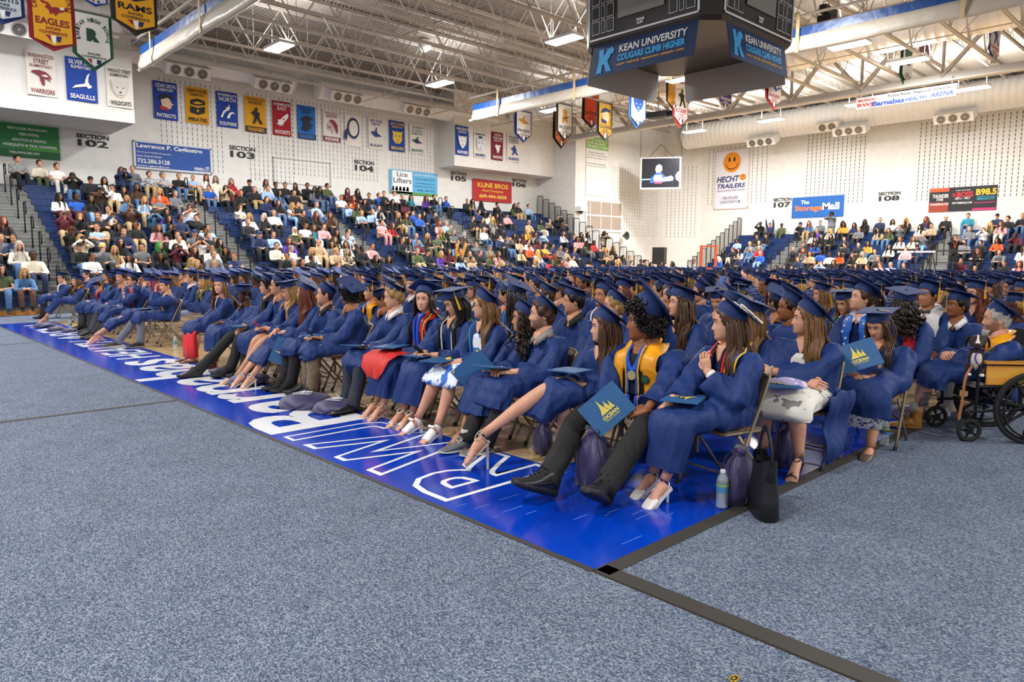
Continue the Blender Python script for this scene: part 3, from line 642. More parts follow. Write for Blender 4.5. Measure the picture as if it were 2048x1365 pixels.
sign('wall_sign', 'tall white energy sponsor banner with a green headline field', S, (1173, 252), (1217, 257), 390, 'y', 27.8, 'e9e8e4',
     [('NJ', .05, .3, .93, .99, '1a4a7a', .04), ('SAVE ENERGY.', .02, .95, .8, .84, W_, .05), ('SAVE MONEY.', .02, .9, .75, .79, W_, .05), ('WE MAKE IT EASY.', .02, 1, .7, .74, W_, .05), ('Rebates and no-cost', .1, .8, .62, .645, '6a6a6a', 0), ('financing for energy efficiency', .02, .96, .58, .605, '6a6a6a', 0), ('upgrades are waiting for you.', .02, .94, .54, .565, '6a6a6a', 0), ('Homeowners and business', .02, .88, .46, .485, '6a6a6a', 0), ('owners, scan to start saving.', .02, .92, .42, .445, '6a6a6a', 0)], extra=[(.0, 1, .685, .86, '7fbf3a')])

# ------------------------------------------------------------------ pennants hanging from the joists
def pennant(lab, x0, x1, ytop, yshoulder, ytip, depthY, bg, bc, word, ink, emb=None, ecol=None, top=None, sub='SHORE', rz=0, arch=None):
    A, B = at(x0, ytop, 'y', depthY), at(x1, ytop, 'y', depthY); c = (A+B)/2
    Bt = at((x0+x1)/2, ytip, 'y', depthY); Sh = at((x0+x1)/2, yshoulder, 'y', depthY)
    w = abs(A[0]-B[0]); h = c[2]-Bt[2]; pt = (Sh[2]-Bt[2])/h
    mb = MB(); amp = .025*w; wavy(w, h, mb, pt, amp, 8, 10, int(x0))
    o = mb.build('pennant_banner', cloth(bc), None, True, c, rz); tag(o, lab, 'pennant', 'pennants under the roof')
    b = .09*w; y = -amp*1.6-.01; sh = -(h-pt*h)
    inner = [(-w/2+b, y, -b*.6), (w/2-b, y, -b*.6), (w/2-b, y, sh-b*.1), (0, y, -h+b*1.3), (-w/2+b, y, sh-b*.1)]
    f = MB().poly(inner, 0); f.build('field', cloth(bg), o)
    m = MB(); inks = [ink]+[q for q in (ecol or ())]
    Z = lambda s: -h+h*s
    if word: put_text(m, word, -w*.36, w*.36, Z(.33 if sub else .3), Z(.42), y-.003, 0, .03)
    if sub:
        put_text(m, 'SHORE', -w*.16, w*.16, Z(.27), Z(.31), y-.003, 0, .025); put_text(m, 'CONFERENCE', -w*.3, w*.3, Z(.215), Z(.255), y-.003, 0, .025)
    if top: put_text(m, top, -w*.38, w*.38, Z(.9), Z(.96), y-.003, 0, .04)
    m.build('lettering', [C(ink)], o)
    if arch:
        m = MB(); n = len(arch)
        for i, ch in enumerate(arch):
            if ch == ' ': continue
            t = PI*1.12-(PI*1.24)*i/(n-1); q = MB(); put_text(q, ch, -w*.035, w*.035, 0, w*.11, 0, 0, .04)
            q.xf(Matrix.Translation((w*.33*math.cos(t), y-.003, Z(.62)+w*.33*math.sin(t))) @ Matrix.Rotation(-(t-PI/2), 4, 'Y')); m.join(q)
        m.build('arched_lettering', C(ink), o)
    if emb == 'R':
        m = MB(); put_text(m, 'R', -w*.16, w*.16, Z(.5), Z(.72), y-.003, 0, .1); m.build('emblem', C(ecol[0]), o)
    elif emb:
        m = MB(); put_emb(m, emb, -w*.34, w*.34, Z(.46), Z(.86), y-.003, [min(i, len(ecol)-1) for i in (0, 1, 2, 3)]); m.build('emblem', [C(q) for q in ecol], o)
    m = MB()
    for i, q in enumerate(('a51524', W_, NV)): m.poly([(-w*.18+w*.12*i, y-.003, Z(.2)), (-w*.06+w*.12*i, y-.003, Z(.2)), (-w*.07+w*.1*i+.0, y-.003, Z(.12 if i != 1 else .09)), (-w*.08+w*.07*i, y-.003, Z(.13 if i != 1 else .09))], i)
    m.build('tricolour_patch', [C('a51524'), C(W_), C(NV)], o)
    m = MB(); rod(m, (-w/2-.05, .01, .02), (w/2+.05, .01, .02), .015); rod(m, (-w/2, .01, .02), (-w/2, .01, 10.14-c[2]), .006); rod(m, (w/2, .01, .02), (w/2, .01, 10.14-c[2]), .006)
    m.build('hanging_rod', STEEL, o)
PD = 13.6
pennant('maroon edged gold pennant lettered EAGLES', 50, 144, -52, 80, 101, PD, GD, '8c1a24', 'EAGLES', '7c1420', 'eagle', ('8c1a24', 'e8dcc0', 'e8dcc0'), arch='CENTRAL REGIONAL')
pennant('green edged white pennant lettered RARITAN HIGH SCHOOL', 141, 222, 26, 110, 142, PD+1.55, 'e8e6de', '2c5c40', None, '244a38', 'R', ('244a38',), arch='RARITAN HIGH SCHOOL')
pennant('black edged gold pennant lettered RAMS', 216, 310, -75, 44, 70, PD+1.0, GD, '26241f', 'RAMS', '1c1a18', 'chest', ('1c1a18', '1c1a18', '1c1a18'))
pennant('navy edged grey pennant cut off at the corner of the hall', -52, 42, -90, 24, 47, PD, 'b8c0c4', '1d3474', 'KNIGHTS', '26304a')
pennant('small royal blue pennant tip above the green edged one', 163, 212, -50, 2, 13, PD+3.1, 'dfe4ea', '1c4aa8', None, NV, sub=None)
PF = 21.4
pennant('blue dotted white pennant lettered PINERS', 1029, 1063, 222, 268, 286, PF+1.4, 'e8e6e2', '3a4a9a', 'PINERS', '2a3050', 'bird', ('c09030',))
pennant('orange pennant partly behind the black edged one', 1107, 1137, 225, 278, 298, PF+1.4, 'e8843c', '1c1c1c', 'SCARLET', 'a8341c')
pennant('black edged white pennant lettered WILDCATS', 1112, 1145, 208, 263, 284, PF, 'e4e0d4', '20221f', 'WILDCATS', '1c1c1a', 'bee', ('c8922a', '1c1c1a'))
pennant('black edged orange pennant lettered LIONS', 1165, 1199, 176, 240, 258, PF, 'd9512a', '1c1a1a', 'LIONS', '20140f')
pennant('navy edged gold pennant lettered COLONIALS', 1194, 1225, 205, 265, 284, PF-1.5, 'b98a26', '262b3a', 'COLONIALS', '1c2030', 'head', ('1c2a4a', 'd8b28a', W_, '1c2a4a'))
pennant('bright blue edged white pennant lettered BLUE DEVILS', 1258, 1292, 185, 236, 257, PF-2.5, 'e8e8ea', '2262c0', 'BLUE DEVILS', '2262c0', 'cat', ('2a5ab0', '2a5ab0', 'e8e8ea'))
pennant('dark edged gold pennant tip under the scoreboard', 1332, 1362, 160, 206, 223, PF-3.2, 'c8922a', '2a2a2c', None, '2a2a2c')
pennant('red edged white pennant with black brush strokes', 1346, 1377, 165, 235, 257, PF-3.2, 'ece8e6', 'b83a42', 'BUCCANEERS', 'b83a42', 'figure', ('1c1c1c',))
pennant('purple pennant lettered BULLDOGS', 1437, 1464, 160, 205, 222, 16.5, '3c2f7c', 'd8d4e2', 'BULLDOGS', 'e8e6f0', None)
pennant('blue edged white pennant tip beside the red one', 1540, 1567, 135, 172, 184, 14.0, 'e6e8ee', '2a4aa8', None, '2a4aa8')
pennant('red edged white pennant lettered RAIDERS', 1533, 1563, 145, 200, 222, 14.4, 'ece8e6', 'b02436', 'RAIDERS', 'a51f30', None)
pennant('green edged white pennant below the curtain', 1803, 1827, 85, 155, 177, 10.3, 'e8e6de', '1d5c3c', None, '1d5c3c', 'bear', ('1d5c3c', 'b03030', 'b03030'))
pennant('dark red pennant edged white behind the curtain', 1842, 1867, 15, 112, 131, 9.9, '6c1824', 'd8d0d0', None, '2a1014')
pennant('blue edged white pennant lettered NAVIES near the arena sign', 1978, 2001, 45, 110, 132, 7.6, 'ece8ea', '20409a', 'NAVIES', 'b02436', 'figure', ('20409a',))

# ------------------------------------------------------------------ divider curtains
VIN = mat('white_vinyl', 'c4bbac', .4, bump=(2.5, .4, .08)); VBL = mat('blue_vinyl', '1a4a8c', .35, bump=(3, .4, .05)); STRAP = mat('tan_strap', 'cdb284', .6)
def curtain(x, y0, y1, zb, label, ys):
    o = MB().box((x-.012, y0, zb+.42), (x+.012, y1, zb+.68)).build('divider_curtain', VBL); tag(o, label, 'curtain')
    n = 60; R = []
    for i in range(n+1):
        y = y0+(y1-y0)*i/n; s = .02*math.sin(y*2.1)+.015*math.sin(y*5.3)
        R.append([(x-.02, y, zb+.44), (x-.04-s*.5, y, zb+.3), (x-.08-s*.6, y, zb+.15+s*.5), (x-.08, y, zb+.05+s*.4), (x-.02, y, zb+.0+s*.5), (x+.06, y, zb+.02+s*.5), (x+.09+s, y, zb+.12), (x+.04, y, zb+.3), (x+.02, y, zb+.44)])
    MB().loft(R).build('rolled_curtain', VIN, o, True)
    m = MB(); rod(m, (x, y0-.3, zb+1.0), (x, y1+.2, zb+1.0), .04); m.build('support_pipe', STEEL, o)
    m = MB(); rod(m, (x, y0, zb+.06), (x, y1+.25, zb+.06), .05); m.build('weight_pipe', VIN, o)
    for y in ys:
        m = MB().loft([[(x-.115, y+d, z) for d, z in ((0, zb-.02), (.1, zb-.02), (.1, zb+1.08), (0, zb+1.08))], [(x-.105, y+d, z) for d, z in ((0, zb-.02), (.1, zb-.02), (.1, zb+1.08), (0, zb+1.08))]])
        m.build('lifting_strap', STRAP, o)
curtain(7.25, -6, 24.0, 7.14, 'nearer rolled divider curtain, white with a blue top band, close to the pennants', (22.7, 18.9, 15, 11))
curtain(20.4, -6, 24.0, 7.38, 'farther rolled divider curtain, white with a blue top band, running behind the scoreboard', (22.3, 18.1, 13.9, 9.7, 5.6, 1.5))

# ------------------------------------------------------------------ scoreboard
SB = mat('scoreboard_black', '2b2927', .4); SCR = mat('led_mesh', '8e908c', .5, noise=(220, '6c6e6a', 3)); DIG = mat('digit_dark', '2c2d31', .3); LINE = mat('white_line', 'e4e4e6', .4)
sx0, sy0, sx1, sy1, sb = 12.0, 7.35, 15.3, 10.62, 6.02
o = bpy.data.objects.new('scoreboard', None); COL.objects.link(o); o.location = ((sx0+sx1)/2, (sy0+sy1)/2, 0); tag(o, 'black four-sided scoreboard hanging from the roof with white outlined digits', 'scoreboard')
hx, hy = (sx1-sx0)/2, (sy1-sy0)/2
c_ = .28
pl = lambda e, z: [(-hx+e, -hy+c_+e, z), (-hx+c_+e, -hy+e, z), (hx-c_-e, -hy+e, z), (hx-e, -hy+c_+e, z), (hx-e, hy-c_-e, z), (hx-c_-e, hy-e, z), (-hx+c_+e, hy-e, z), (-hx+e, hy-c_-e, z)]
MB().loft([pl(.05, sb-.08), pl(0, sb), pl(-.06, 8.3)]).build('cabinet', SB, o)
m = MB(); 
for a, b in ((-1, -1), (-1, 1), (1, -1), (1, 1)): rod(m, (a*hx*.6, b*hy*.6, 8.3), (a*hx*.6, b*hy*.6, 10.1), .03)
m.build('hanger', STEEL, o)
def face(L, tilt, rz, off):
    """one face: local x along it, z up from its foot"""
    q = MB(); h = 2.1; w = L/2-.3
    def fr(x0, x1, z0, z1, t, m=0):
        for a in ((x0, x1, z0, z0+t), (x0, x1, z1-t, z1), (x0, x0+t, z0, z1), (x1-t, x1, z0, z1)): q.box((a[0], -.02, a[2]), (a[1], 0, a[3]), m)
    fr(-w, w, .04, h, .035)
    T = Matrix.Rotation(rz, 4, 'Z') @ Matrix.Translation((0, -off-.012, sb)) @ Matrix.Rotation(tilt, 4, 'X')
    q.xf(T).build('outline', LINE, o)
    q = MB().box((-w*.42, -.02, .36), (w*.42, .0, h)); q.xf(T).build('led_screen', SCR, o)
    q = MB()
    for sd in (-1, 1):
        for i in range(6):
            for j, (a, b) in enumerate(((.5, .64), (.67, .75), (.78, .93))):
                x0, x1 = sorted((sd*w*a, sd*w*b)); z0 = .16+.29*i
                q.box((x0, -.012, z0), (x1, .0, z0+.26), 0); q.box((x0+.012, -.018, z0+.012), (x1-.012, .0, z0+.248), 1)
    q.xf(T).build('digit_panel', [LINE, DIG], o)
    q = MB(); put_text(q, 'TRANS', -.1, .1, .2, .25, -.02, 0, .06); put_text(q, 'LUX', -.08, .08, .14, .19, -.02, 0, .06); q.xf(T).build('maker_plate', LINE, o)
tl_ = math.radians(1.6)
face(2*hy, tl_, -PI/2, hx); face(2*hx, tl_, 0, hy)
def kean(name, label, cx, cy, w, rz, front):
    BG = '15305c' if front else 'a8a39d'
    m = MB().box((-w/2, -.01, -.68), (w/2, .01, 0)); T = Matrix.Rotation(math.radians(-9), 4, 'X')
    o = m.xf(T).build(name, C(BG), None, False, (cx, cy, 5.98), rz); tag(o, label, 'banner', 'banners under the scoreboard')
    if front:
        q = MB()
        put_text(q, 'KEAN UNIVERSITY', -w*.22, w*.42, -.27, -.12, -.015, 0, .02); put_text(q, 'COUGARS CLIMB HIGHER', -w*.23, w*.41, -.45, -.31, -.015, 1, .05); put_text(q, 'UNION • TOMS RIVER • MANAHAWKIN • JEFFERSON • CHINA', -w*.23, w*.41, -.555, -.5, -.015, 2, .03)
        q.xf(T).build('lettering', [C(W_), C('38a8e8'), C('e8a83c')], o)
        q = MB(); put_emb(q, 'K', -w*.44, -w*.27, -.62, -.1, -.015, (0,)); q.xf(T).build('emblem', C('38a8e8'), o)
    q = MB()
    for x in (-.45, -.15, .15, .45): rod(q, (w*x, 0, -.01), (w*x, .0, .12), .006)
    q.build('tie', STEEL, o)
kean('hanging_banner', 'navy banner with a light blue K on the scoreboard side facing the near curtain', sx0+.05, 8.97, 2.52, -PI/2, True)
kean('hanging_banner', 'navy banner with a light blue K under the scoreboard side toward the arena sign', 13.68, sy0+.06, 2.3, 0, True)
kean('hanging_banner', 'grey back of the scoreboard banner on the side toward the long stand', 13.6, sy1-.06, 2.5, PI, False)
kean('hanging_banner', 'grey back of the scoreboard banner on the side toward section 107', sx1-.05, 8.85, 2.5, PI/2, False)

# arena sign, television, hoists, loudspeakers
A, B = at(1713, 196, 'x', 30.4), at(1915, 167, 'x', 30.4); hs = A[2]-at(1713, 219, 'x', 30.4)[2]; ws = abs(A[1]-B[1])
o = MB().box((-ws/2, -.03, -hs), (ws/2, .03, 0)).build('arena_sign', C('cfcdcb'), None, False, ((A+B)/2), -PI/2); tag(o, 'white arena name sign hanging under the roof truss', 'sign')
m = MB(); put_text(m, 'RWJ', -ws*.48, -ws*.32, -hs*.93, -hs*.53, -.035, 1, .04); put_text(m, 'Barnabas', -ws*.32, .02, -hs*.93, -hs*.5, -.035, 2, .045)
put_text(m, 'HEALTH', .06, ws*.22, -hs*.9, -hs*.6, -.035, 2, .05); put_text(m, 'ARENA', ws*.25, ws*.47, -hs*.88, -hs*.5, -.035, 2, .04, .25); put_text(m, 'Toms River Regional Schools', -ws*.17, ws*.44, -hs*.4, -hs*.12, -.035, 0, .03); put_text(m, 'MONOC', -ws*.48, -ws*.28, -hs*.4, -hs*.2, -.035, 1, .04, .2)
m.build('lettering', [C('3a3a40'), C('c03a34'), C('24409a')], o)
m = MB()
for x in (-.45, .45): rod(m, (ws*x, 0, 0), (ws*x, 0, 8.3-A[2]), .02)
m.build('hanger', STEEL, o)
ct = at(1321, 347, 'y', 25.2); vd = nrm([ct[0], ct[1], 0]); rzt = math.atan2(vd[1], vd[0])-PI/2
dpt = float(np.dot(ct-CP, _f)); tw, th = 80/FPX*dpt, 63/FPX*dpt
o = MB().box((-tw/2, -.05, -th/2), (tw/2, .2, th/2)).build('television', mat('tv_frame', 'd4d4d2', .4), None, False, ct, rzt); tag(o, 'hanging silver framed screen in the far corner showing a speaker', 'screen')
m = MB(); e = .06*tw
m.poly([(-tw/2+e*.7, -.06, -th/2+e*.8), (tw/2-e*.7, -.06, -th/2+e*.8), (tw/2-e*.7, -.06, th/2-e*.5), (-tw/2+e*.7, -.06, th/2-e*.5)], 0)
def tp(P, mi): m.poly([(tw*(x-.5), -.066-.002*mi, th*(y-.5)) for x, y in P], mi)
tp([(.04, .29), (.3, .3), (.3, .34), (.04, .33)], 1)
tp([(.24, .2), (.26, .34), (.36, .48), (.4, .52), (.52, .53), (.6, .42), (.7, .36), (.72, .28), (.6, .22), (.4, .2)], 2)
tp([(.4, .52), (.37, .62), (.4, .74), (.47, .78), (.53, .73), (.54, .6), (.5, .53)], 3); tp([(.33, .32), (.36, .44), (.52, .45), (.56, .34), (.76, .42), (.82, .36), (.8, .26), (.36, .24)], 3)
tp([(.36, .18), (.36, .26), (.54, .26), (.54, .18)], 4); tp([(.88, .3), (.86, .42), (.92, .54), (.96, .54), (.95, .24)], 3)
m.build('lit_picture', [mat('tv_dark', '26262c', .3, emit=.35), mat('tv_line', '8aa8d8', .3, emit=.6), mat('tv_blue', '3f5fa8', .3, emit=.5), mat('tv_white', 'e8eaf4', .3, emit=.8), mat('tv_pink', 'c05a7a', .3, emit=.6)], o)
m = MB(); rod(m, (-tw*.5, .05, th*.5), (-tw*.5, .05, 2.95), .012); rod(m, (tw*.5, .05, th*.5), (tw*.5, .05, 2.95), .012); rod(m, (-tw*.3, .05, th*.5), (0, .05, th*.5+.75), .012); rod(m, (tw*.3, .05, th*.5), (0, .05, th*.5+.75), .012)
m.build('hanging_cable', BLKM, o)
P = at(1655, 58, 'x', 22.5)
o = MB().box((-.3, -.2, 0), (.3, .2, .35)).box((-.42, -.1, .4), (.42, .1, .62)).build('winch', BLACK, None, False, P); tag(o, 'dark hoist motor with a blue base under the roof beyond the scoreboard', 'motor')
MB().box((-.3, -.25, -.22), (.3, .25, 0)).build('motor_base', VBL, o); m = MB(); rod(m, (0, 0, .6), (0, 0, 1.2), .03); m.build('hanger', STEEL, o)
P = at(1316, 230, 'x', 27)
o = MB().box((-.22, -.5, -.12), (.22, .5, .12)).build('stage_light', BLACK, None, False, P, .2); tag(o, 'black spotlight unit fixed in the truss near the hanging screen', 'light')
m = MB(); m.lathe([(.1, 0), (.13, .2), (.12, .25)], 12); m.xf(Matrix.Translation((0, -.5, 0)) @ Matrix.Rotation(PI/2, 4, 'X')); m.build('lens_barrel', BLACK, o); m = MB(); rod(m, (0, 0, .1), (0, 0, 10.1-P[2]), .03); m.build('bracket', STEEL, o)
P = at(845, 92, 'y', 24)
o = MB().lathe([(.0, 0), (.22, 0), (.26, .1), (.24, .24), (.1, .34), (0, .34)], 16).xf(Matrix.Rotation(PI/2, 4, 'X')).build('wall_speaker', WHITE, None, True, P); tag(o, 'round white loudspeaker under the roof above the white ring banner', 'speaker')
m = MB(); rod(m, (0, -.1, -.2), (0, -.1, -1.5), .015); m.build('drop_cable', BLKM, o)
P = at(1319, 512, 'x', 36.2)
o = MB().box((-.4, -.35, -.5), (.4, .35, .5)).build('loudspeaker', BLACK, None, False, P, .4); tag(o, 'black loudspeaker on a pole beside the orange door', 'speaker')
m = MB(); rod(m, (0, 0, -.5), (0, 0, -P[2]), .03); m.build('pole', BLKM, o)
P = at(1246, 472, 'y', 27.6)
o = MB().lathe([(.06, 0), (.1, .1), (.26, .3), (.24, .31), (.08, .12)], 16).xf(Matrix.Rotation(PI/2, 4, 'X')).build('horn_speaker', mat('horn_dark', '3a3c3e', .4), None, True, P); tag(o, 'small dark horn loudspeaker on the corner wall below the vent panels', 'speaker')
P = at(1162, 419, 'y', 27.6)
o = MB().box((-.3, -.25, -.1), (.3, .25, .15)).build('security_camera', WHITE, None, False, P); tag(o, 'small white camera on the corner wall left of the vent panels', 'camera')
MB().lathe([(0, -.28), (.12, -.24), (.15, -.1), (.13, -.08)], 12).build('dome', mat('dome_dark', '4a4a4c', .2), o)
# orange lift frame by the far railings
A, B = at(1401, 540, 'x', 34.6), at(1432, 500, 'x', 34.6)
o = MB(); zz = B[2]
for y in (A[1], B[1]): o.box((34.55, y-.05, 0), (34.65, y+.05, zz+.25))
for z in (.15, zz*.5, zz+.15): o.box((34.57, min(A[1], B[1]), z), (34.63, max(A[1], B[1]), z+.08))
o = o.build('barrier_gate', mat('orange_steel', 'c8552a', .5)); tag(o, 'orange steel barrier frame at the foot of the section 107 railing', 'barrier')
# ------------------------------------------------------------------ people: shared tools
SKIN = mat('skin', 'c99a7c', .5, objcol=True, spec=.35, noise=(14, 'f2e4de', 2))
def face_masks():                # lips and beard shadow come from a per-vertex mask of the head
    nt = SKIN.node_tree; b = nt.nodes['Principled BSDF']; src = b.inputs['Base Color'].links[0].from_socket
    vc = nt.nodes.new('ShaderNodeVertexColor'); vc.layer_name = 'Face'; sp = nt.nodes.new('ShaderNodeSeparateColor'); nt.links.new(vc.outputs[0], sp.inputs[0])
    for i, (col, k) in enumerate((('96303a', .55), ('2a1a12', .62))):
        mt = nt.nodes.new('ShaderNodeMath'); mt.operation = 'MULTIPLY'; mt.inputs[1].default_value = k; nt.links.new(sp.outputs[i], mt.inputs[0])
        mx = nt.nodes.new('ShaderNodeMix'); mx.data_type = 'RGBA'; nt.links.new(mt.outputs[0], mx.inputs[0]); nt.links.new(src, mx.inputs[6]); mx.inputs[7].default_value = (*lin(col), 1); src = mx.outputs[2]
    nt.links.new(src, b.inputs['Base Color'])
face_masks(); LIPS = mat('lips', objcol=True, tint=('a8444c', .45), rough=.4)
BROW = mat('brow', '33241b', .8); EYEW = mat('eye_white', 'e8e4de', .25); IRIS = mat('iris', '2b1c12', .2); STUB = mat('stubble', objcol=True, tint=('3a281e', .42), rough=.7)
NAIL = LIPS
BODY_M = [SKIN, LIPS, BROW, EYEW, IRIS, STUB]
HAIR = mat('hair', objcol=True, rough=.42, spec=.4, noise=(30, '8a8078', 2, (6, 6, .5)))
TRO = mat('trouser_cloth', objcol=True, rough=.8, bump=(22, .6, .02, (1, 1, .6))); CLO = mat('clothing', objcol=True, rough=.85, bump=(60, .15, .004)); CLOK = mat('clothing_check', objcol=True, rough=.85, noise=(55, '202024', 6)); 
CLOS = mat('clothing_stripe', objcol=True, rough=.85, noise=(9, '3a3a44', 9, (1, 1, 9))); CLOF = mat('clothing_floral', objcol=True, rough=.8, noise=(16, '2c3a78', 7))
GOWN = mat('gown_navy', '1f3a76', .6, spec=.3, noise=(3, '1a3166', 2), bump=(13, .5, .03, (1, 1, .3))); CAPM = mat('cap_navy', '1b3268', .7, bump=(260, .12, .002))
GOLD = mat('gold_satin', 'eea21a', .32, spec=.6, noise=(4, 'd98c10', 2)); TGOLD = mat('tassel_gold', 'e0a818', .5); TNAVY = mat('tassel_navy', '16264e', .6)
LEATH = mat('shoe_leather', objcol=True, rough=.35, spec=.5); SOLE = mat('sole', objcol=True, tint=('ffffff', .0), rough=.6)
def srgb(h): return lin(h)
SK = {1: srgb('d29c7c'), 2: srgb('b9805c'), 3: srgb('925c3a'), 4: srgb('54321f'), 0: srgb('dca78b')}
HC = {'k': srgb('16120f'), 'd': srgb('2e2019'), 'n': srgb('5a3c26'), 'r': srgb('7a3820'), 'y': srgb('c79d5c'), 'g': srgb('8f8a84'), 'w': srgb('d6d0c6'), 'v': srgb('3fa04a'), 'm': srgb('b8186c'), 'l': srgb('8a6238')}

_hz = np.array([.118, .112, .1, .085, .068, .05, .036, .027, .02, .012, .004, -.004, -.012, -.02, -.028, -.036, -.043, -.05, -.056, -.061, -.066, -.071, -.076, -.082, -.089, -.097, -.105, -.112, -.117])
def _prof(z):
    Z = [-.117, -.112, -.104, -.09, -.075, -.055, -.03, 0, .02, .05, .08, .1, .112, .118]
    f = [.048, .062, .074, .081, .081, .083, .083, .082, .087, .086, .072, .05, .026, .003]
    b = [.02, .01, -.005, -.03, -.055, -.075, -.09, -.098, -.1, -.096, -.076, -.052, -.027, -.003]
    w = [.016, .026, .036, .049, .057, .064, .07, .074, .076, .074, .06, .042, .022, .003]
    return np.interp(z, Z, f), np.interp(z, Z, b), np.interp(z, Z, w)
def head_pt(a, z, off=0., s=1.):
    f, b, w = _prof(z); c, q = np.cos(a), np.sin(a)
    x = (w+off)*np.sign(q)*np.abs(q)**.85
    y = np.where(c > 0, (f+off)*np.abs(c)**.8, (b-off)*np.abs(c)**.9)
    return x, y
def head_grid(nl, zs, off=None, face=True):
    u = np.linspace(0, 2*PI, nl, endpoint=False); a = u-.42*np.sin(u)
    A, Z = np.meshgrid(a, zs); x, y = head_pt(A, Z)
    if face:
        G = lambda dx, dz, sx, sz: np.exp(-(dx/sx)**2-(dz/sz)**2)
        ax = np.abs(x); fr = (np.cos(A) > .1)
        n = np.interp(Z, [-.05, -.044, -.037, -.02, 0, .014], [0, .014, .022, .016, .008, 0]); sx = np.interp(Z, [-.045, -.036, .01], [.0155, .013, .0085])
        d = n*np.exp(-(x/sx)**2)
        d += -.010*G(ax-.032, Z-.004, .016, .011)+.004*G(ax-.03, Z-.023, .024, .008)+.004*G(ax-.042, Z+.028, .02, .022)
        d += .0055*G(x, Z+.0615, .021, .0055)+.0055*G(x, Z+.0735, .018, .006)-.004*G(x, Z+.0675, .024, .0026)+.006*G(x, Z+.1, .016, .012)-.003*G(x, Z+.085, .015, .005)
        y = y+np.where(fr, d, 0)
    return A, np.stack([x, y, Z], -1)
def add_head(mb, M, lod=0, beard=None, female=False, gaze=0, lids=True):
    nl = (46, 26, 16)[lod]; zs = _hz if lod == 0 else np.linspace(.118, -.117, 20) if lod == 1 else np.linspace(.118, -.117, 11)
    A, P = head_grid(nl, zs)
    if female: P = P*np.array([.95, .96, .97])
    q = MB(); n = len(zs); f = []; m = []
    for i in range(n-1):
        for j in range(nl):
            j2 = (j+1) % nl; f.append((i*nl+j, i*nl+j2, (i+1)*nl+j2, (i+1)*nl+j)); c = (P[i, j]+P[i+1, j2])/2; x, y, z = c; mi = 0
            if False and y > -.02 and ((z < -.05 and (abs(x) > .02 or z < -.082 or z > -.058)) or (abs(x) > .055 and z < -.02 and y < .04)): mi = 5
            m.append(mi)
    f.append(tuple((n-1)*nl+j for j in range(nl))); m.append(0); f.append(tuple(range(nl-1, -1, -1))); m.append(0)
    q.add(P.reshape(-1, 3), f, m)
    x, y, z = P[..., 0], P[..., 1], P[..., 2]; sm = lambda v: np.clip(v, 0, 1); K = np.zeros((*x.shape, 4)); fr = (y > .045)
    K[..., 0] = sm(2.2-2.2*((x/.0235)**2+((z+.0675)/.0115)**2))*fr*(1 if female else .6)
    if beard:
        jaw = sm((-.034-z-.25*np.maximum(0, .05-np.abs(x)))/.014)*sm((y+.035)/.03); side_ = sm((np.abs(x)-.05)/.01)*sm((-.005-z)/.02)*sm((y+.03)/.03)*sm((.055-y)/.02)
        mo = sm((.034-np.abs(x))/.008)*sm((-.047-z)/.004)*sm((z+.062)/.004)*fr
        K[..., 1] = mo if beard == 'm' else np.maximum(np.maximum(jaw*sm((np.abs(x)-.012)/.02+(z < -.083)*1.), side_), mo*.9)*(1-sm(K[..., 0]*1.4))
    K[..., 3] = 1
    if mb.n == 0: mb.hm = K.reshape(-1, 4)
    for s in (-1, 1):
        if lod == 0:
            ex, ey, ez = s*.0315, .0655, .0035
            q.ball((ex, ey, ez), (.0135, .0115, .0105), 3, 10, 7); q.ball((ex+gaze*.003, ey+.0085, ez-.0005), (.0056, .004, .0056), 4, 10, 5)
            if lids:
                t = np.linspace(.12*PI, .88*PI, 8)
                up = np.c_[ex+.0145*np.cos(t), ey+.0085+.004*np.sin(t)-.004*np.abs(np.cos(t)), ez+.0075*np.sin(t)]
                q.tube(up, .0022, 4, 2); q.tube(up+np.array([0, -.001, .0035]), .0028, 4, 0)
                lo = np.c_[ex+.0135*np.cos(t), ey+.009-.004*np.abs(np.cos(t)), ez-.0085*np.sin(t)]; q.tube(lo, .002, 4, 0)
            t = np.linspace(0, 1, 7); bx = s*(.0125+.035*t)
            bz = .0225+.0065*np.sin(t*2.3); by = np.array([.0875, .0885, .0875, .0855, .082, .0775, .071])-.001
            q.tube(np.c_[bx, by, bz], .0036 if not female else .0028, 5, 2)
        elif lod == 1:
            q.ball((s*.031, .0665, .003), (.012, .009, .0065), 4, 8, 4); q.box((s*.031-.018, .07, .021), (s*.031+.018, .083, .027), 2)
        else:
            q.ball((s*.031, .068, .004), (.013, .012, .008), 4, 6, 3)
        if lod < 2:
            E = MB().ball((0, 0, 0), (.009, .019, .031), 0, 10, 6); E.xf(Matrix.Translation((s*.0765, -.014, -.006)) @ Matrix.Rotation(math.radians(-12), 4, 'X') @ Matrix.Rotation(s*.25, 4, 'Z')); q.join(E)
    mb.join(q, M)
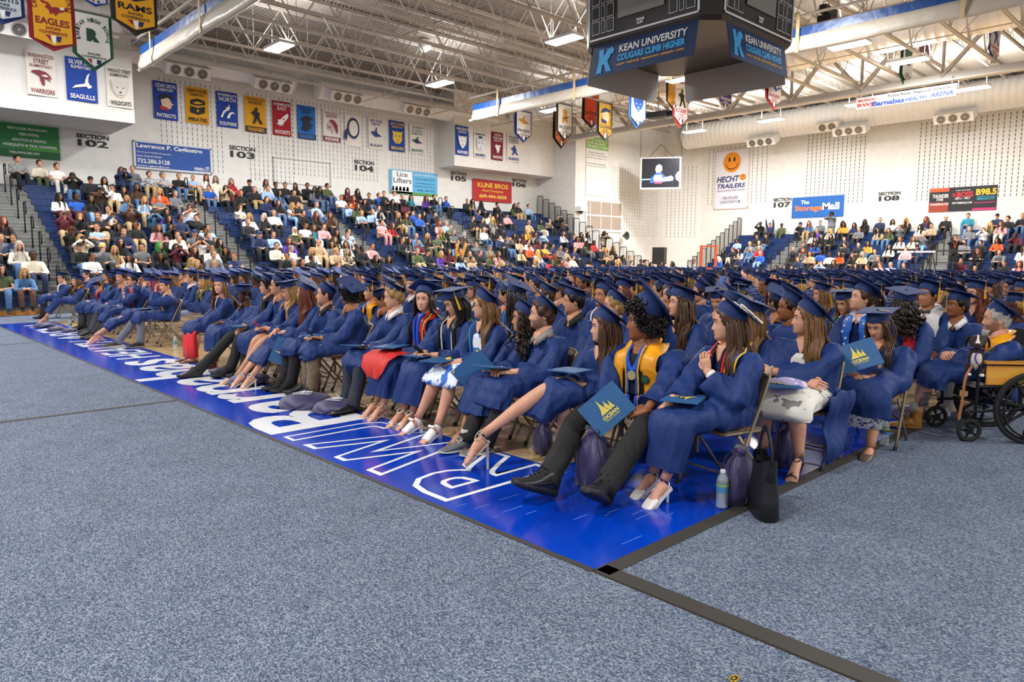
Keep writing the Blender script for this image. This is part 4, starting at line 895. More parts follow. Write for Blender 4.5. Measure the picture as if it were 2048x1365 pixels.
def hair_shell(mb, M, style, lod=0, rn=None):
    """close-fitting hair; style: buzz, short, tight, bob"""
    th = {'buzz': .003, 'short': .013, 'tight': .008, 'wavy': .02}[style]
    nl = (48, 26, 16)[lod]; zs = np.linspace(.118, -.1, (26, 16, 11)[lod]); A, P = head_grid(nl, zs, face=False)
    a = np.abs((A+PI) % (2*PI)-PI)
    lim = np.interp(a, [0, .75, 1.0, 1.25, 1.5, 1.85, 2.3, PI], [.078, .07, .045, .0, -.012, -.03, -.07, -.08])
    msk = np.clip((P[..., 2]-lim)/.016, -.5, 1)
    off = th*np.clip(msk, 0, 1)
    if style in ('short', 'wavy'):
        off = off*(1+.35*np.sin(A*9+P[..., 2]*70)+.25*np.sin(A*17-P[..., 2]*110))
    d = P/np.maximum(.001, np.linalg.norm(P, axis=-1, keepdims=True)); Q = P+d*(off+.0015)[..., None]
    Q = np.where((msk < 0)[..., None], P-d*.004, Q)
    n = len(zs); f = []
    for i in range(n-1):
        for j in range(nl):
            j2 = (j+1) % nl
            if max(msk[i, j], msk[i, j2], msk[i+1, j], msk[i+1, j2]) > 0: f.append((i*nl+j, i*nl+j2, (i+1)*nl+j2, (i+1)*nl+j))
    f.append(tuple(range(nl-1, -1, -1)))
    mb.join(MB().add(Q.reshape(-1, 3), f), M)
def xfp(M, p): p = np.asarray(p, float); A = np.array(M); return p@A[:3, :3].T+A[:3, 3]

class Torso:
    def __init__(s, z0, N, w=1., d=1., slouch=.03, px=0.):
        s.z0, s.N, s.w, s.d, s.sl, s.px = z0, np.array(N), w, d, slouch, px
    def t(s, z): return np.clip((z-s.z0)/(s.N[2]-s.z0), 0, 1)
    def a(s, z): return s.w*np.interp(s.t(z), [0, .25, .5, .68, .8, .88, .94, .98, 1], [.195, .18, .188, .205, .205, .182, .13, .09, .068])
    def b(s, z): return s.d*np.interp(s.t(z), [0, .25, .5, .7, .82, .9, .96, 1], [.15, .14, .135, .13, .112, .095, .078, .066])
    def c(s, z):
        t = s.t(z); return s.px*(1-t)+s.N[0]*t, -.03*(1-t)+s.N[1]*t-s.sl*math.sin(PI*t)
    def front(s, x, z, off=0., sgn=1):
        a, b = s.a(z), s.b(z); cx, cy = s.c(z); q = min(.999, abs(x-cx)/a); return cy+sgn*(b+off)*(1-q**2.4)**(1/2.4)+sgn*off*.3
    def rings(s, k=40, n=22, fold=None, grow=0.):
        R = []
        for i in range(n):
            z = s.z0+(s.N[2]-s.z0)*i/(n-1); cx, cy = s.c(z); R.append(superring((cx, cy, z), (1, 0, 0), (0, 1, 0), s.a(z)+grow, s.b(z)+grow, k, 2.3, fold, i/(n-1)))
        return R
def ik(S, W, l1, l2, pole):
    S, W = np.array(S, float), np.array(W, float); D = W-S; L = np.linalg.norm(D); L = min(L, (l1+l2)*.995); d = nrm(D); W = S+d*L
    x = (l1*l1-l2*l2+L*L)/(2*L); h = math.sqrt(max(0, l1*l1-x*x)); p = np.array(pole, float); p = nrm(p-d*np.dot(p, d)); return S+d*x+p*h, W
def add_hand(mb, W, d, n, side, curl=.5, s=1., mi=0, spread=.1, nails=False):
    """five-fingered hand: W wrist, d towards the fingers, n the back of the hand; side +1 when the thumb lies at d x n"""
    d, n = nrm(d), np.array(n, float); n = nrm(n-d*np.dot(n, d)); x = np.cross(d, n)*side; W = np.array(W, float)
    P = lambda u, v, w_: W+(d*u+x*v+n*w_)*s
    R = []
    for u, hw, ht in ((-.03, .026, .021), (0, .027, .018), (.03, .037, .017), (.065, .042, .015), (.088, .040, .012)):
        R.append([P(u, hw*math.cos(t), ht*math.sin(t)) for t in np.linspace(0, 2*PI, 10, endpoint=False)])
    mb.loft(R, mi)
    for i, (v, L, u0) in enumerate(((.031, .073, .083), (.0105, .082, .088), (-.0105, .076, .086), (-.030, .060, .078))):
        pts = []; th = .12; p = np.array([u0, v, 0.0]); cv = curl*(1+.12*i)
        dv = v*spread*3
        for j, q in enumerate((0, .42, .30, .28)):
            if j: p = p+np.array([math.cos(th), dv, -math.sin(th)])*L*q; 
            th += cv*(.75 if j else .5)
            pts.append(P(*p))
        pts = spline(pts, 8); r = np.interp(np.linspace(0, 1, 8), [0, .5, .95, 1], [.0092, .0082, .0066, .004])*s
        mb.tube(pts, r, 7, mi, up=n)
        if nails: mb.ball(pts[-2]+n*.004*s, (.005*s, .005*s, .003*s), 1, 6, 4)
    th = spline([P(.012, .022, -.004), P(.032, .046, -.010), P(.058, .058, -.02-curl*.008), P(.082, .058-curl*.02, -.026-curl*.018)], 8)
    mb.tube(th, np.interp(np.linspace(0, 1, 8), [0, .4, .9, 1], [.015, .0115, .0085, .005])*s, 7, mi, up=n)
def cap_mesh(tilt=16, rot=45, dome=1., side=1, tass='gold', lift=0., k=30):
    """mortarboard in the head frame; returns (cap mesh builder, tassel builder or None)"""
    m = MB(); R = []; t = np.linspace(0, 2*PI, k, endpoint=False)
    for h, q in ((-.012, .985), (-.012, 1.0), (.0, 1.03), (.03, 1.07), (.055, 1.03), (.078, .86), (.088, .6)):
        R.append(np.c_[.079*q*dome*np.sin(t)*(1+.012*np.sin(t*11)*(h > 0)), .1*q*dome*np.cos(t), np.full(k, h)+.012*np.cos(t)*(h < .03)])
    m.loft(R, 0)
    b = .134; cs = []; nb = 6 if k > 20 else 2
    for e, z in ((b, .084), (b+.001, .087), (b, .091)):
        n = nb; ring = []
        for k in range(4):
            p, q = (((-1, -1), (1, -1)), ((1, -1), (1, 1)), ((1, 1), (-1, 1)), ((-1, 1), (-1, -1)))[k]
            for i in range(n):
                u = i/n; x = p[0]+(q[0]-p[0])*u; y = p[1]+(q[1]-p[1])*u; ring.append((x*e, y*e, z-.004*(abs(x*y))))
        cs.append(ring)
    B = MB().loft(cs, 0); B.xf(Matrix.Rotation(math.radians(rot), 4, 'Z')); m.join(B)
    if nb > 2: m.ball((0, 0, .094), (.011, .011, .006), 0, 8, 4)
    T = Matrix.Translation((0, -.006, .042+lift)) @ Matrix.Rotation(math.radians(tilt), 4, 'X')
    m.xf(T)
    ts = None
    if tass:
        ang = {1: 0.4, -1: PI-.4, 2: 1.4, 0: -PI*.5}[side]; e = .128 if rot % 90 < 20 else .15
        E = np.array([math.cos(ang)*e, math.sin(ang)*e, .09]); P = xfp(T, [(0, 0, .096), E*.5+(0, 0, .05), E+(0, 0, .006)])
        ts = MB(); q = P[2]+np.array([math.cos(ang)*.012, 0, -.012])
        ts.tube(spline([P[0], P[1], P[2], q, q+(0, 0, -.06)], 14), .0028, 5, 0)
        ts.lathe([(.003, 0), (.008, -.008), (.0075, -.02), (.005, -.024), (.009, -.03), (.0125, -.13), (.0, -.13)], 9, 0 if tass == 'gold' else 1, q+(0, 0, -.055))
    return m, ts
def glasses_mesh(M):
    m = MB()
    for s in (-1, 1):
        t = np.linspace(0, 2*PI, 14, endpoint=False); m.tube(np.c_[s*.0325+.021*np.cos(t), np.full(14, .089), .001+.0175*np.sin(t)], .0016, 4, wrap=True)
        m.tube([(s*.0535, .088, .005), (s*.077, .05, .004), (s*.079, -.01, .002)], .0016, 4)
    m.tube([(-.0115, .089, .004), (0, .094, .006), (.0115, .089, .004)], .0016, 4); return m.xf(M)
def strands(M, T, style, n, L, rn, width=.013, cap=True, wave=.0, amin=.95, zroot=.05, part=None, curl=0., shld=True):
    """long hair as overlapping locks, falling over shoulders and chest or back"""
    mb = MB(); Mi = np.array(M)
    for i in range(n):
        a = amin+(2*PI-2*amin)*((i+rn.random()*.7)/n); z = zroot+rn.uniform(-.03, .012)
        x, y = head_pt(a, z); p0 = xfp(M, (x*.97, y*.97, z)); x1, y1 = head_pt(a, .0); lay = rn.uniform(.006, .026)
        rr = 1+lay/.08; p1 = xfp(M, (x1*rr, y1*rr, rn.uniform(-.02, .02)))
        x2, y2 = head_pt(a, -.04); q = 1.06+lay/.07
        p2 = xfp(M, (x1*(q+.03), y1*q-.004, -.075+rn.uniform(-.015, .015)))
        P = [p0, p1, p2]; d = p2-xfp(M, (0, 0, -.075)); hd = nrm([d[0], d[1], 0]); frontal = hd[1] > -.15
        zl = p2[2]; end = p0[2]-L*rn.uniform(.82, 1.05); k = max(1, int((zl-end)/.05)); cur = p2.copy(); sw = rn.uniform(-1, 1); ph = rn.uniform(0, 6)
        for j in range(1, k+1):
            z = zl+(end-zl)*j/k; cur = cur.copy(); cur[2] = z
            cx, cy = T.c(z); aa, bb = T.a(z)+.03+lay*.5, T.b(z)+.028+lay*.4
            if z < T.N[2]+.03 and shld:
                ux, uy = (cur[0]-cx), (cur[1]-cy)
                if frontal: cur[1] = max(cur[1], T.front(min(max(cur[0], cx-aa*.9), cx+aa*.9), z, .024+lay*.5)); cur[0] += (.004*np.sign(cur[0]-cx))
                else: cur[1] = min(cur[1], T.front(min(max(cur[0], cx-aa*.9), cx+aa*.9), z, .03+lay*.5, -1))
            cur = cur+np.array([wave*math.sin(j*1.5+ph), wave*.7*math.cos(j*1.3+ph), 0]); P.append(cur)
        Q = spline(P, max(7, int(2.2*len(P)) if not curl else 3*len(P)))
        if curl:
            u = np.linspace(0, 1, len(Q)); g = np.clip(u*3-.4, 0, 1)*curl; Q = Q+np.c_[g*np.cos(u*38+ph), g*np.sin(u*38+ph), 0*u]
        u = np.linspace(0, 1, len(Q)); r = width*np.interp(u, [0, .15, .7, 1], [.5, 1, .9, .18])*rn.uniform(.8, 1.25)
        mb.tube(Q, r, 5, 0, r2=r*.45, up=tuple(hd+(0, 0, .01)))
    return mb
def curl_cloud(M, n, rn, r0=.02, r1=.06, lim=-.02, front=.06, size=.016, zmax=.2, back=0):
    """curly hair: many small coils over the scalp"""
    mb = MB()
    for i in range(n):
        u, v = rn.random(), rn.random(); a = 2*PI*u; z = -.06+.178*v; aa = abs((a+PI) % (2*PI)-PI)
        if z < np.interp(aa, [0, .8, 1.3, 1.9, PI], [front, front-.015, lim, lim-.04, lim-.05]): continue
        if z > zmax or (back and z > .02 and aa > 1.5): continue
        x, y = head_pt(a, z); p = np.array([x, y, z]); d = nrm(p+np.array([0, 0, .01])); e = nrm(np.cross(d, (rn.uniform(-1, 1), rn.uniform(-1, 1), rn.uniform(-1, 1)))); g = np.cross(d, e)
        h = rn.uniform(r0, r1); t = np.linspace(0, rn.uniform(7, 11), 11); s = size*rn.uniform(.6, 1.1)*(.5+.5*np.linspace(0, 1, 11))
        Q = p+np.outer(np.linspace(0, h, 11), d)+np.outer(s*np.cos(t), e)+np.outer(s*np.sin(t), g)
        mb.tube(Q, .0052, 4)
    return mb.xf(M)
# ------------------------------------------------------------------ seated graduates
SEATZ = .42
_gowns = []
def foot_bare(mb, F, toes=True, mi=0):
    q = MB(); R = []
    for y, hw, z0, z1 in ((-.02, .016, .012, .05), (-.005, .027, .0, .08), (.03, .032, .0, .088), (.08, .034, .004, .075), (.13, .042, .002, .05), (.165, .045, .001, .034), (.19, .042, .002, .026), (.2, .03, .006, .02)):
        R.append([(hw*math.cos(t), y, (z0+z1)/2+(z1-z0)/2*math.sin(t)) for t in np.linspace(0, 2*PI, 12, endpoint=False)])
    q.loft(R, mi)
    if toes:
        for i, (x, L, r) in enumerate(((-.032, .045, .0125), (-.010, .042, .009), (.007, .036, .0085), (.022, .03, .008), (.035, .022, .0075))):
            q.tube(spline([(x, .175, .014), (x*1.03, .18+L*.5, .014), (x*1.03, .18+L, .009)], 5), np.array([r, r, r*.98, r*.85, r*.45]), 7, mi); q.ball((x*1.03, .178+L*.93, .0145), (r*.6, r*.5, r*.35), 1, 6, 4)
    mb.join(q, F)
def shoe(kind):
    """foot frame: heel at the origin, toe towards +y; returns [(part name or None, MB, colour index)]"""
    S = MB(); L = MB(); X = MB()
    def hull(m, P, k=16, e=2.5, mi=0):
        m.loft([[(hw*math.copysign(abs(math.cos(t))**(2/e), math.cos(t)), y, z0+(z1-z0)*(.5+.5*math.copysign(abs(math.sin(t))**(2/e), math.sin(t)))) for t in np.linspace(0, 2*PI, k, endpoint=False)] for y, hw, z0, z1 in P], mi)
    if kind in ('sneaker', 'moc', 'dress', 'boot', 'slip'):
        th = {'sneaker': .042, 'moc': .026, 'dress': .016, 'boot': .034, 'slip': .022}[kind]
        hull(S, ((-.055, .02, .01, th), (-.045, .034, 0, th+.004), (0, .038, 0, th), (.06, .038, 0, th), (.13, .047, .002, th), (.18, .047, .006, th), (.215, .036, .012, th+.002), (.228, .018, .018, th)), mi=1)
        top = {'boot': .1, 'sneaker': .108}.get(kind, .092)
        hull(S, ((-.052, .022, .02, .07), (-.045, .032, .015, .1), (-.01, .038, .015, top+.008), (.04, .038, .015, top), (.09, .042, .015, .074), (.14, .045, .015, .055), (.185, .043, .015, .047), (.212, .03, .018, .038), (.224, .012, .02, .028)))
        if kind == 'boot':
            S.tube([(0, -.008, .07), (0, -.012, .13), (0, -.012, .165)], [.047, .046, .05], 14, 0); S.tube([(0, -.012, .155), (0, -.012, .172)], [.054, .05], 14, 2)
            S.prism([(-.03, .07), (-.036, .15), (0, .165), (.036, .15), (.03, .07)], .05, .062)
        if kind in ('sneaker', 'boot', 'moc'):
            for i in range(4 if kind != 'moc' else 2):
                y = .05+.022*i; z = .097-.009*i+(.0 if kind != 'boot' else .004); X.tube(spline([(-.028, y, z-.014), (0, y+.008, z+.002), (.028, y, z-.014)], 7), .0035, 5)
            for s in (-1, 1): X.tube(spline([(0, .05, .104), (s*.02, .06, .115), (s*.034, .05, .1), (s*.03, .075, .09)], 9), .003, 4)
        if kind == 'sneaker':
            for q in (S, X): q.xf(Matrix.Diagonal((1.16, 1.02, 1.22, 1)))
            for sd in (-1, 1): X.tube(spline([(sd*.05, .13, .05), (sd*.05, .07, .062), (sd*.05, -.02, .09)], 7), .007, 5, r2=.004)
        return [(None, S), ('laces', X if kind != 'dress' and kind != 'slip' else None)]
    if kind in ('pump', 'sandal', 'strappy', 'block', 'flat'):
        pt = {'pump': .012, 'flat': .03}.get(kind, .04)
        P = [(-.03, .018), (-.02, .027), (.03, .03), (.09, .036), (.14, .045), (.18, .043), (.21, .036 if pt > .02 else .026), (.238, pt)]
        S.loft([[(-w, y, -.006), (w, y, -.006), (w, y, .003), (-w, y, .003)] for y, w in P])
        if kind in ('pump', 'flat'):
            hull(S, ((.115, .046, -.004, .05), (.15, .048, -.004, .044), (.19, .044, -.004, .034), (.215, .032 if pt < .02 else .038, -.004, .026), (.24, .006 if pt < .02 else .02, -.003, .01)))
            for s in (-1, 1): S.loft([[(s*.031, y, -.004), (s*(.034), y, -.004), (s*.034, y, h), (s*.031, y, h)] for y, h in ((-.028, .03), (.0, .028), (.06, .02), (.12, .036))])
            X.tube(spline([(-.03, .0, .03), (-.03, -.025, .05), (0, -.04, .058), (.03, -.025, .05), (.03, 0, .03)], 12), .0045, 5)
        if kind == 'block':
            hull(S, ((.06, .04, .0, .082), (.1, .044, .0, .066), (.14, .048, .0, .048), (.165, .047, .002, .04)))
            hull(S, ((-.03, .02, .0, .075), (-.015, .032, 0, .09), (.02, .036, 0, .09)))
            X.ball((-.02, .055, .098), (.026, .014, .013), 0, 8, 4); X.ball((.02, .055, .098), (.026, .014, .013), 0, 8, 4)
        if kind in ('sandal', 'strappy'):
            for (a, b) in (((-.046, .15), (.046, .16)), ((-.045, .165), (.04, .125)), ((-.04, .11), (.045, .15))):
                X.tube(spline([(a[0], a[1], 0), (a[0]*.8, a[1], .03), (0, (a[1]+b[1])/2, .05), (b[0]*.8, b[1], .03), (b[0], b[1], 0)], 12), .006 if kind == 'sandal' else .0045, 5, r2=.0022)
            t = np.linspace(0, 2*PI, 14, endpoint=False); X.tube(np.c_[.037*np.cos(t), .005+.042*np.sin(t), .092-.012*np.sin(t)], .0042, 5, wrap=True)
            for s in (-1, 1): X.tube([(s*.03, -.015, .0), (s*.034, -.01, .09)], .004, 5)
        return [(None, S), ('strap', X)]
    return []
HEEL = {'pump': .085, 'sandal': .07, 'strappy': .085, 'block': .06}
def folding_chair(name='folding_chair'):
    TAN = mat('chair_tan', '8f7f66', .35, metal=.35); r = bpy.data.objects.new(name, None); COL.objects.link(r)
    # faces +y: front legs run up into the back
    for s in (-1, 1):
        MB().tube(spline([(s*.215, .20, 0), (s*.215, .02, .40), (s*.21, -.13, .70), (s*.185, -.165, .765), (0, -.17, .785)], 14), .0115, 7).build('front_leg', TAN, r, True)
        MB().tube([(s*.19, -.24, 0), (s*.19, .10, .40)], .0115, 7).build('rear_leg', TAN, r, True)
        MB().box((s*.2-.008, .03, .2), (s*.2+.008, .05, .38)).build('brace', TAN, r)
    MB().loft([superring((0, y, z), (1, 0, 0), (0, 0, 1), a, .012, 20, 4) for y, z, a in ((-.19, .40, .16), (-.18, .4, .185), (0, .41, .19), (.17, .415, .19), (.2, .41, .17))]).build('seat', TAN, r, True)
    MB().loft([[(x, -.115-.07*(z-.58)/.2-.03*(1-(x/.2)**2), z+dz) for x in np.linspace(-.19, .19, 9)]+[(x, -.105-.07*(z-.58)/.2-.03*(1-(x/.2)**2), z+dz) for x in np.linspace(.19, -.19, 9)] for z, dz in ((.56, 0), (.62, 0), (.72, 0), (.765, 0))]).build('backrest', TAN, r, True)
    m = MB(); m.tube([(-.21, .13, .14), (.21, .13, .14)], .008, 6); m.build('front_bar', TAN, r); m = MB(); m.tube([(-.19, -.17, .09), (.19, -.17, .09)], .008, 6); m.build('rear_bar', TAN, r)
    for s in (-1, 1): MB().tube([(s*.215, .205, 0), (s*.215, .19, .035)], .015, 8).build('foot_cap', BLACK, r)
    return r
CHAIR0 = None
def chair_at(x, y, rz, label):
    global CHAIR0
    c = folding_chair() if CHAIR0 is None else copy_tree(CHAIR0)
    CHAIR0 = CHAIR0 or c
    c.location = (x, y, 0); c.rotation_euler = (0, 0, rz); tag(c, label, 'chair', 'folding chairs of the graduates'); return c
WR = [(np.array([rnd.uniform(-1, 1), rnd.uniform(-1, 1), rnd.uniform(-.6, .6)]), rnd.uniform(0, 6)) for _ in range(12)]
def wrinkle(V, amp, seed=0):
    d = np.zeros(len(V)); q = np.sin(V@np.array([5., 7, 3])+seed)
    for i, (w, p) in enumerate(WR):
        f = (7, 11, 16, 22, 30, 38)[i % 6]; s = np.sin(V@(w*f*np.array([1.25, 1.25, .55]))+p+seed*1.7+1.3*q)
        d += (1-2*np.abs(s))*(1.0, .9, .7, .5, .35, .25)[i % 6]
    return d*amp*.3
def finish_gowns():
    bpy.context.view_layer.update(); dg = bpy.context.evaluated_depsgraph_get()
    for o, amp, seed, mt in _gowns:
        me = bpy.data.meshes.new_from_object(o.evaluated_get(dg)); n = len(me.vertices)
        V = np.empty(n*3); me.vertices.foreach_get('co', V); Nn = np.empty(n*3); me.vertices.foreach_get('normal', Nn)
        V = V.reshape(-1, 3); Nn = Nn.reshape(-1, 3); V = V+Nn*wrinkle(V, amp, seed)[:, None]
        me.vertices.foreach_set('co', V.ravel()); me.polygons.foreach_set('use_smooth', [True]*len(me.polygons)); me.update()
        o.modifiers.clear(); old = o.data; o.data = me; bpy.data.meshes.remove(old)
    _gowns.clear()
def remesh_later(o, vox, amp, seed, sm=5):
    m = o.modifiers.new('r', 'REMESH'); m.mode = 'VOXEL'; m.voxel_size = vox; m.use_smooth_shade = True
    s = o.modifiers.new('s', 'SMOOTH'); s.iterations = sm; s.factor = .5
    _gowns.append((o, amp, seed, None))
ROW0, ROWP = 4.2, 1.0
def rotz(d): return Matrix.Rotation(math.radians(d), 4, 'Z')
VYAW = {1455: 8, 1287: 12, 1207: 12, 1083: 8, 1047: 8, 967: 4, 908: 25, 848: 68, 787: 5, 697: -50, 650: 3, 610: -15, 579: 15, 556: 5, 535: 8, 488: 15, 440: 62, 331: 25, 300: 45, 266: 15, 242: 50, 224: 50, 196: 45, 152: 35, 123: 45, 1612: 12, 1757: 58, 1914: 38, 1992: 12,
        1360: 22, 1495: 0, 1147: 4, 1205: 48, 1244: 45, 1264: 40, 1340: 60, 1437: 60, 1553: -40, 1117: 3, 1112: 10, 1168: 8, 1030: -25, 1012: -15, 946: 45, 968: 45, 824: 50, 742: 18, 723: -30, 764: -10, 748: 45, 905: 30, 526: 5, 513: 35, 608: 40, 382: 8, 365: 30, 406: 15, 426: 20, 325: 5, 172: 30, 280: 40, 212: 35, 137: 35,
        1722: 30, 1691: 45, 1808: -60, 1856: 45, 1831: 20, 1881: 60, 1951: 45, 1985: 40, 2022: 40, 2046: 45, 1889: 45}      # how far each face turns from profile towards the hall's near corner
def grad(px, py, row, lab, yaw=-40, pitch=0, roll=0, skin=1, hair='short', hc='d', hl=.32, sex='f', cap=(16, 45, 1), tass='gold', hs=1., dx=0, fy=.05, dyaw=-4, w=1., d=1., body='full',
         lh=(-.07, .33, .585), rh=(.07, .33, .585), lk=(-.11, .45), rk=(.11, .45), lf=None, rf=None, skirt=.2, noleg=None, legs='bare', legc='202024', shoes=('pump', 'ece6da'), collar=None, stole=None,
         cords=(), beard=None, glasses=False, vneck=True, gaze=0, chair=True, curl=.45, lod=0, wave=.008, ncurl=0, czm=.2, gcol=None, fdir=None, seat=SEATZ, dome=1., caplift=0., shirt=None, sleeve=1., drape=0, chairlab=None, side=None):
    yaw = VYAW.get(px, 20)-(43.5-math.degrees(math.atan((1024-px)/FPX)))-dyaw
    if body == 'bust' and row >= 2: row = max(row, min(16, round(at(px, py, 'z', 1.13)[0]-ROW0)))
    X = ROW0+ROWP*row+dx; Hw = at(px, py, 'x', X-fy); root = np.array([X, Hw[1], 0]); rz = PI/2+math.radians(dyaw)
    Rm = Matrix.Rotation(rz, 4, 'Z'); Hl = np.array(Rm.inverted() @ Vector(Hw-root))
    M = Matrix.Translation(Hl) @ rotz(yaw) @ Matrix.Rotation(math.radians(pitch), 4, 'X') @ Matrix.Rotation(math.radians(roll), 4, 'Y') @ Matrix.Scale(hs, 4)
    N = Hl+np.array([0, -.032, -.150*hs]); T = Torso(seat, N, w, d)
    fem = sex == 'f'; rn = random.Random(int(px*7+py)); seed = rn.uniform(0, 6)
    B = MB(); add_head(B, M, lod, beard, fem, gaze)
    nr = (.048 if fem else .057)*hs*(.5+.5*w)
    B.loft(T.rings(14, 8, None, -.035)); 
    B.tube(spline([xfp(M, (0, -.022, -.055)), (Hl+N)/2+np.array([0, -.01, -.01]), N+np.array([0, 0, -.05])], 6), [nr, nr*.97, nr*.98, nr*1.05, nr*1.25, nr*1.5], 16 if lod == 0 else 10)
    if vneck and lod < 2:                       # open neck: chest skin
        P = []
        for i in range(6):
            z = N[2]+.012-.022*i; hw = .05*(1-i/5.2)
            P.append([(x, T.front(x, z, .012), z) for x in np.linspace(-hw, hw, 7)]+[(x, T.front(x, z, .0), z) for x in np.linspace(hw, -hw, 7)])
        B.loft(P)
    hips = [np.array([s*.095*w, -.02, seat+.085]) for s in (-1, 1)]
    knees = [np.array([lk[0], lk[1], lk[2] if len(lk) > 2 else seat+.075]), np.array([rk[0], rk[1], rk[2] if len(rk) > 2 else seat+.075])]
    ank = []
    for i, f in enumerate((lf, rf)):
        k = knees[i]
        if f is None: f = (k[0]*.95, k[1]+.03)
        z = f[2] if len(f) > 2 else (.085 if shoes and shoes[0] not in HEEL else .085+HEEL[shoes[0]]*.85)
        ank.append(np.array([f[0], f[1], z]))
    if body == 'full' and legs == 'bare':
        for li, (h, k, a) in enumerate(zip(hips, knees, ank)):
            if li == noleg: continue
            c = (k+a)/2+np.array([0, -.022, .02]); Q = spline([h, (h+k)/2+np.array([0, 0, .005]), k+np.array([0, -.012, 0]), c, a+(a-k)*.02], 16)
            B.tube(Q, np.interp(np.linspace(0, 1, 16), [0, .3, .5, .56, .68, .75, .93, 1], ([.07, .064, .053, .053, .056, .054, .034, .033] if skirt is not None else [.085, .076, .058, .054, .056, .054, .034, .033]))*(.6+.4*w), 14, up=(0, 1, .01))
    # arms and hands
    sh = [np.array([T.c(N[2]-.08)[0]+s*.165*w, T.c(N[2]-.08)[1], N[2]-.085]) for s in (-1, 1)]
    arms = []
    for i, (hp, s) in enumerate(((lh, -1), (rh, 1))):
        pole = (s*.9, -.35, -.75) if len(hp) < 4 else hp[3]
        E, Wp = ik(sh[i], hp[:3], .275, .245, pole); arms.append((sh[i], E, Wp))
        if body != 'bust':
            hd = hp[4] if len(hp) > 4 else nrm(nrm(Wp-E)+np.array([-s*.45, .5, -.25])); bn = hp[5] if len(hp) > 5 else (0, .25, 1); cu = hp[6] if len(hp) > 6 else curl
            B.tube([sh[i]-np.array([s*.05, 0, 0]), (sh[i]+E)/2, E, E+(Wp-E)*.35, E+(Wp-E)*.7, Wp+nrm(Wp-E)*.012], [.034, .036, .034, .036, .034, .026], 12)
            th = np.cross(nrm(hd), nrm(bn)); add_hand(B, Wp, hd, bn, 1 if np.dot(th, (-s, 0, .0))*1 > 0 else -1, cu, 1.0 if not fem else .92)
    o = B.build('person', BODY_M, None, True, root, rz); o.color = (*SK[skin], 1); tag(o, lab, 'person', None)
    # gown
    G = MB(); pl = rn.uniform(0, 6)
    G.loft(T.rings(44, 20, lambda u, t: .018*np.sin(15*t+pl)*np.exp(-((u-.55)/.4)**2)+.012*np.sin(8*t+pl)))
    for i, (S, E, Wp) in enumerate(arms):
        s = (-1, 1)[i]; dr = np.array([0, -.01, -.028])*sleeve; Q = spline([S+np.array([-s*.07, 0, .02]), S+np.array([s*.012, 0, -.005]), (S+E)/2+np.array([s*.01, 0, -.005]), E+dr*.6, (E+Wp)/2+dr, Wp-nrm(Wp-E)*.035+dr*.9], 15)
        u = np.linspace(0, 1, 15); r = np.interp(u, [0, .14, .35, .6, .8, 1], [.055, .084, .088, .094, .098, .104*sleeve])*(.55+.45*w)
        G.tube(Q, r, 22, 0, r2=r*np.interp(u, [0, .5, 1], [1, .95, .85]), up=(0, .3, 1), fold=lambda q, t, p=pl+i: .05*np.sin(5*t+p+9*q)*q+.03*np.sin(9*t-14*q+p)*q)
    if body == 'full' and skirt is not None:
        kc = (knees[0]+knees[1])/2; ac = (ank[0]+ank[1])/2; hw = abs(knees[1][0]-knees[0][0])/2+.098*w
        hem = skirt; tt = (kc[2]-hem)/max(.05, kc[2]-ac[2]); hp_ = kc+(ac-kc)*tt
        Q = [np.array([0, -.1, seat+.075]), np.array([0, .1, seat+.095]), np.array([kc[0]*.7, kc[1]*.72, seat+.095]), kc+np.array([0, .0, .012]), kc+np.array([0, .045, -.06]), kc+(hp_-kc)*.6+np.array([0, .03, 0]), hp_+np.array([0, .022, 0])]
        Q = spline(Q, 20); u = np.linspace(0, 1, 20); R = []
        for j in range(20):
            tg = nrm(Q[min(j+1, 19)]-Q[max(j-1, 0)]); v = nrm(np.cross((1, 0, 0), tg)); a = np.interp(u[j], [0, .3, .6, 1], [.2*w, max(.21*w, hw*.97), hw, hw*1.02]); b = np.interp(u[j], [0, .35, .6, .75, 1], [.1, .098, .092, .085, .08])
            R.append(superring(Q[j], (1, 0, 0), v, a, b+.008, 44, 2.6, lambda uu, t: (.045*np.sin(9*t+pl+2*uu)+.03*np.sin(14*t-pl))*np.clip(uu*1.6-.5, 0, 1), u[j]))
        G.loft(R)
    for s in ((-1, 1) if drape == 2 else (drape,) if drape else ()):
        R = []
        for j, z in enumerate(np.linspace(seat+.15, .08, 12)):
            xx = s*(.2*w+.02+.02*math.sin(j*.9)); R.append([(xx+.016*math.cos(t)+.016*math.sin(2*yy*9+pl+j*.15), yy, z) for t, yy in [(PI, q) for q in np.linspace(-.19, .27, 14)]+[(0, q) for q in np.linspace(.27, -.19, 14)]])
        G.loft(R)
    g = G.build('gown', GOWN, o, True); remesh_later(g, (.0135 if px > 640 else .017) if lod == 0 else .022, .021, seed, 3)
    if gcol: pass
    # dress or trousers and shoes
    if body == 'full':
        if legs == 'trousers':
            m = MB()
            for h, k, a in zip(hips, knees, ank):
                Q = spline([h, (h+k)/2, k, (k+a)/2+np.array([0, -.01, 0]), a+np.array([0, -.004, -.015])], 18); u = np.linspace(0, 1, 18)
                m.tube(Q, np.interp(u, [0, .3, .5, .75, 1], [.082, .076, .066, .066, .064])*(.5+.5*w), 18, up=(0, 1, .01), fold=lambda q, t: .02*np.sin(40*q+2.5*t)+.02*np.sin(23*q-3*t)+.05*np.sin(26*q+3*np.sin(t))*np.exp(-((q-.5)/.14)**2)+.06*np.sin(34*q+2*t)*np.clip(q*5-4, 0, 1))
            tr = m.build('trousers', TRO, o, True); tr.color = (*srgb(legc), 1); tr.data = tr.data
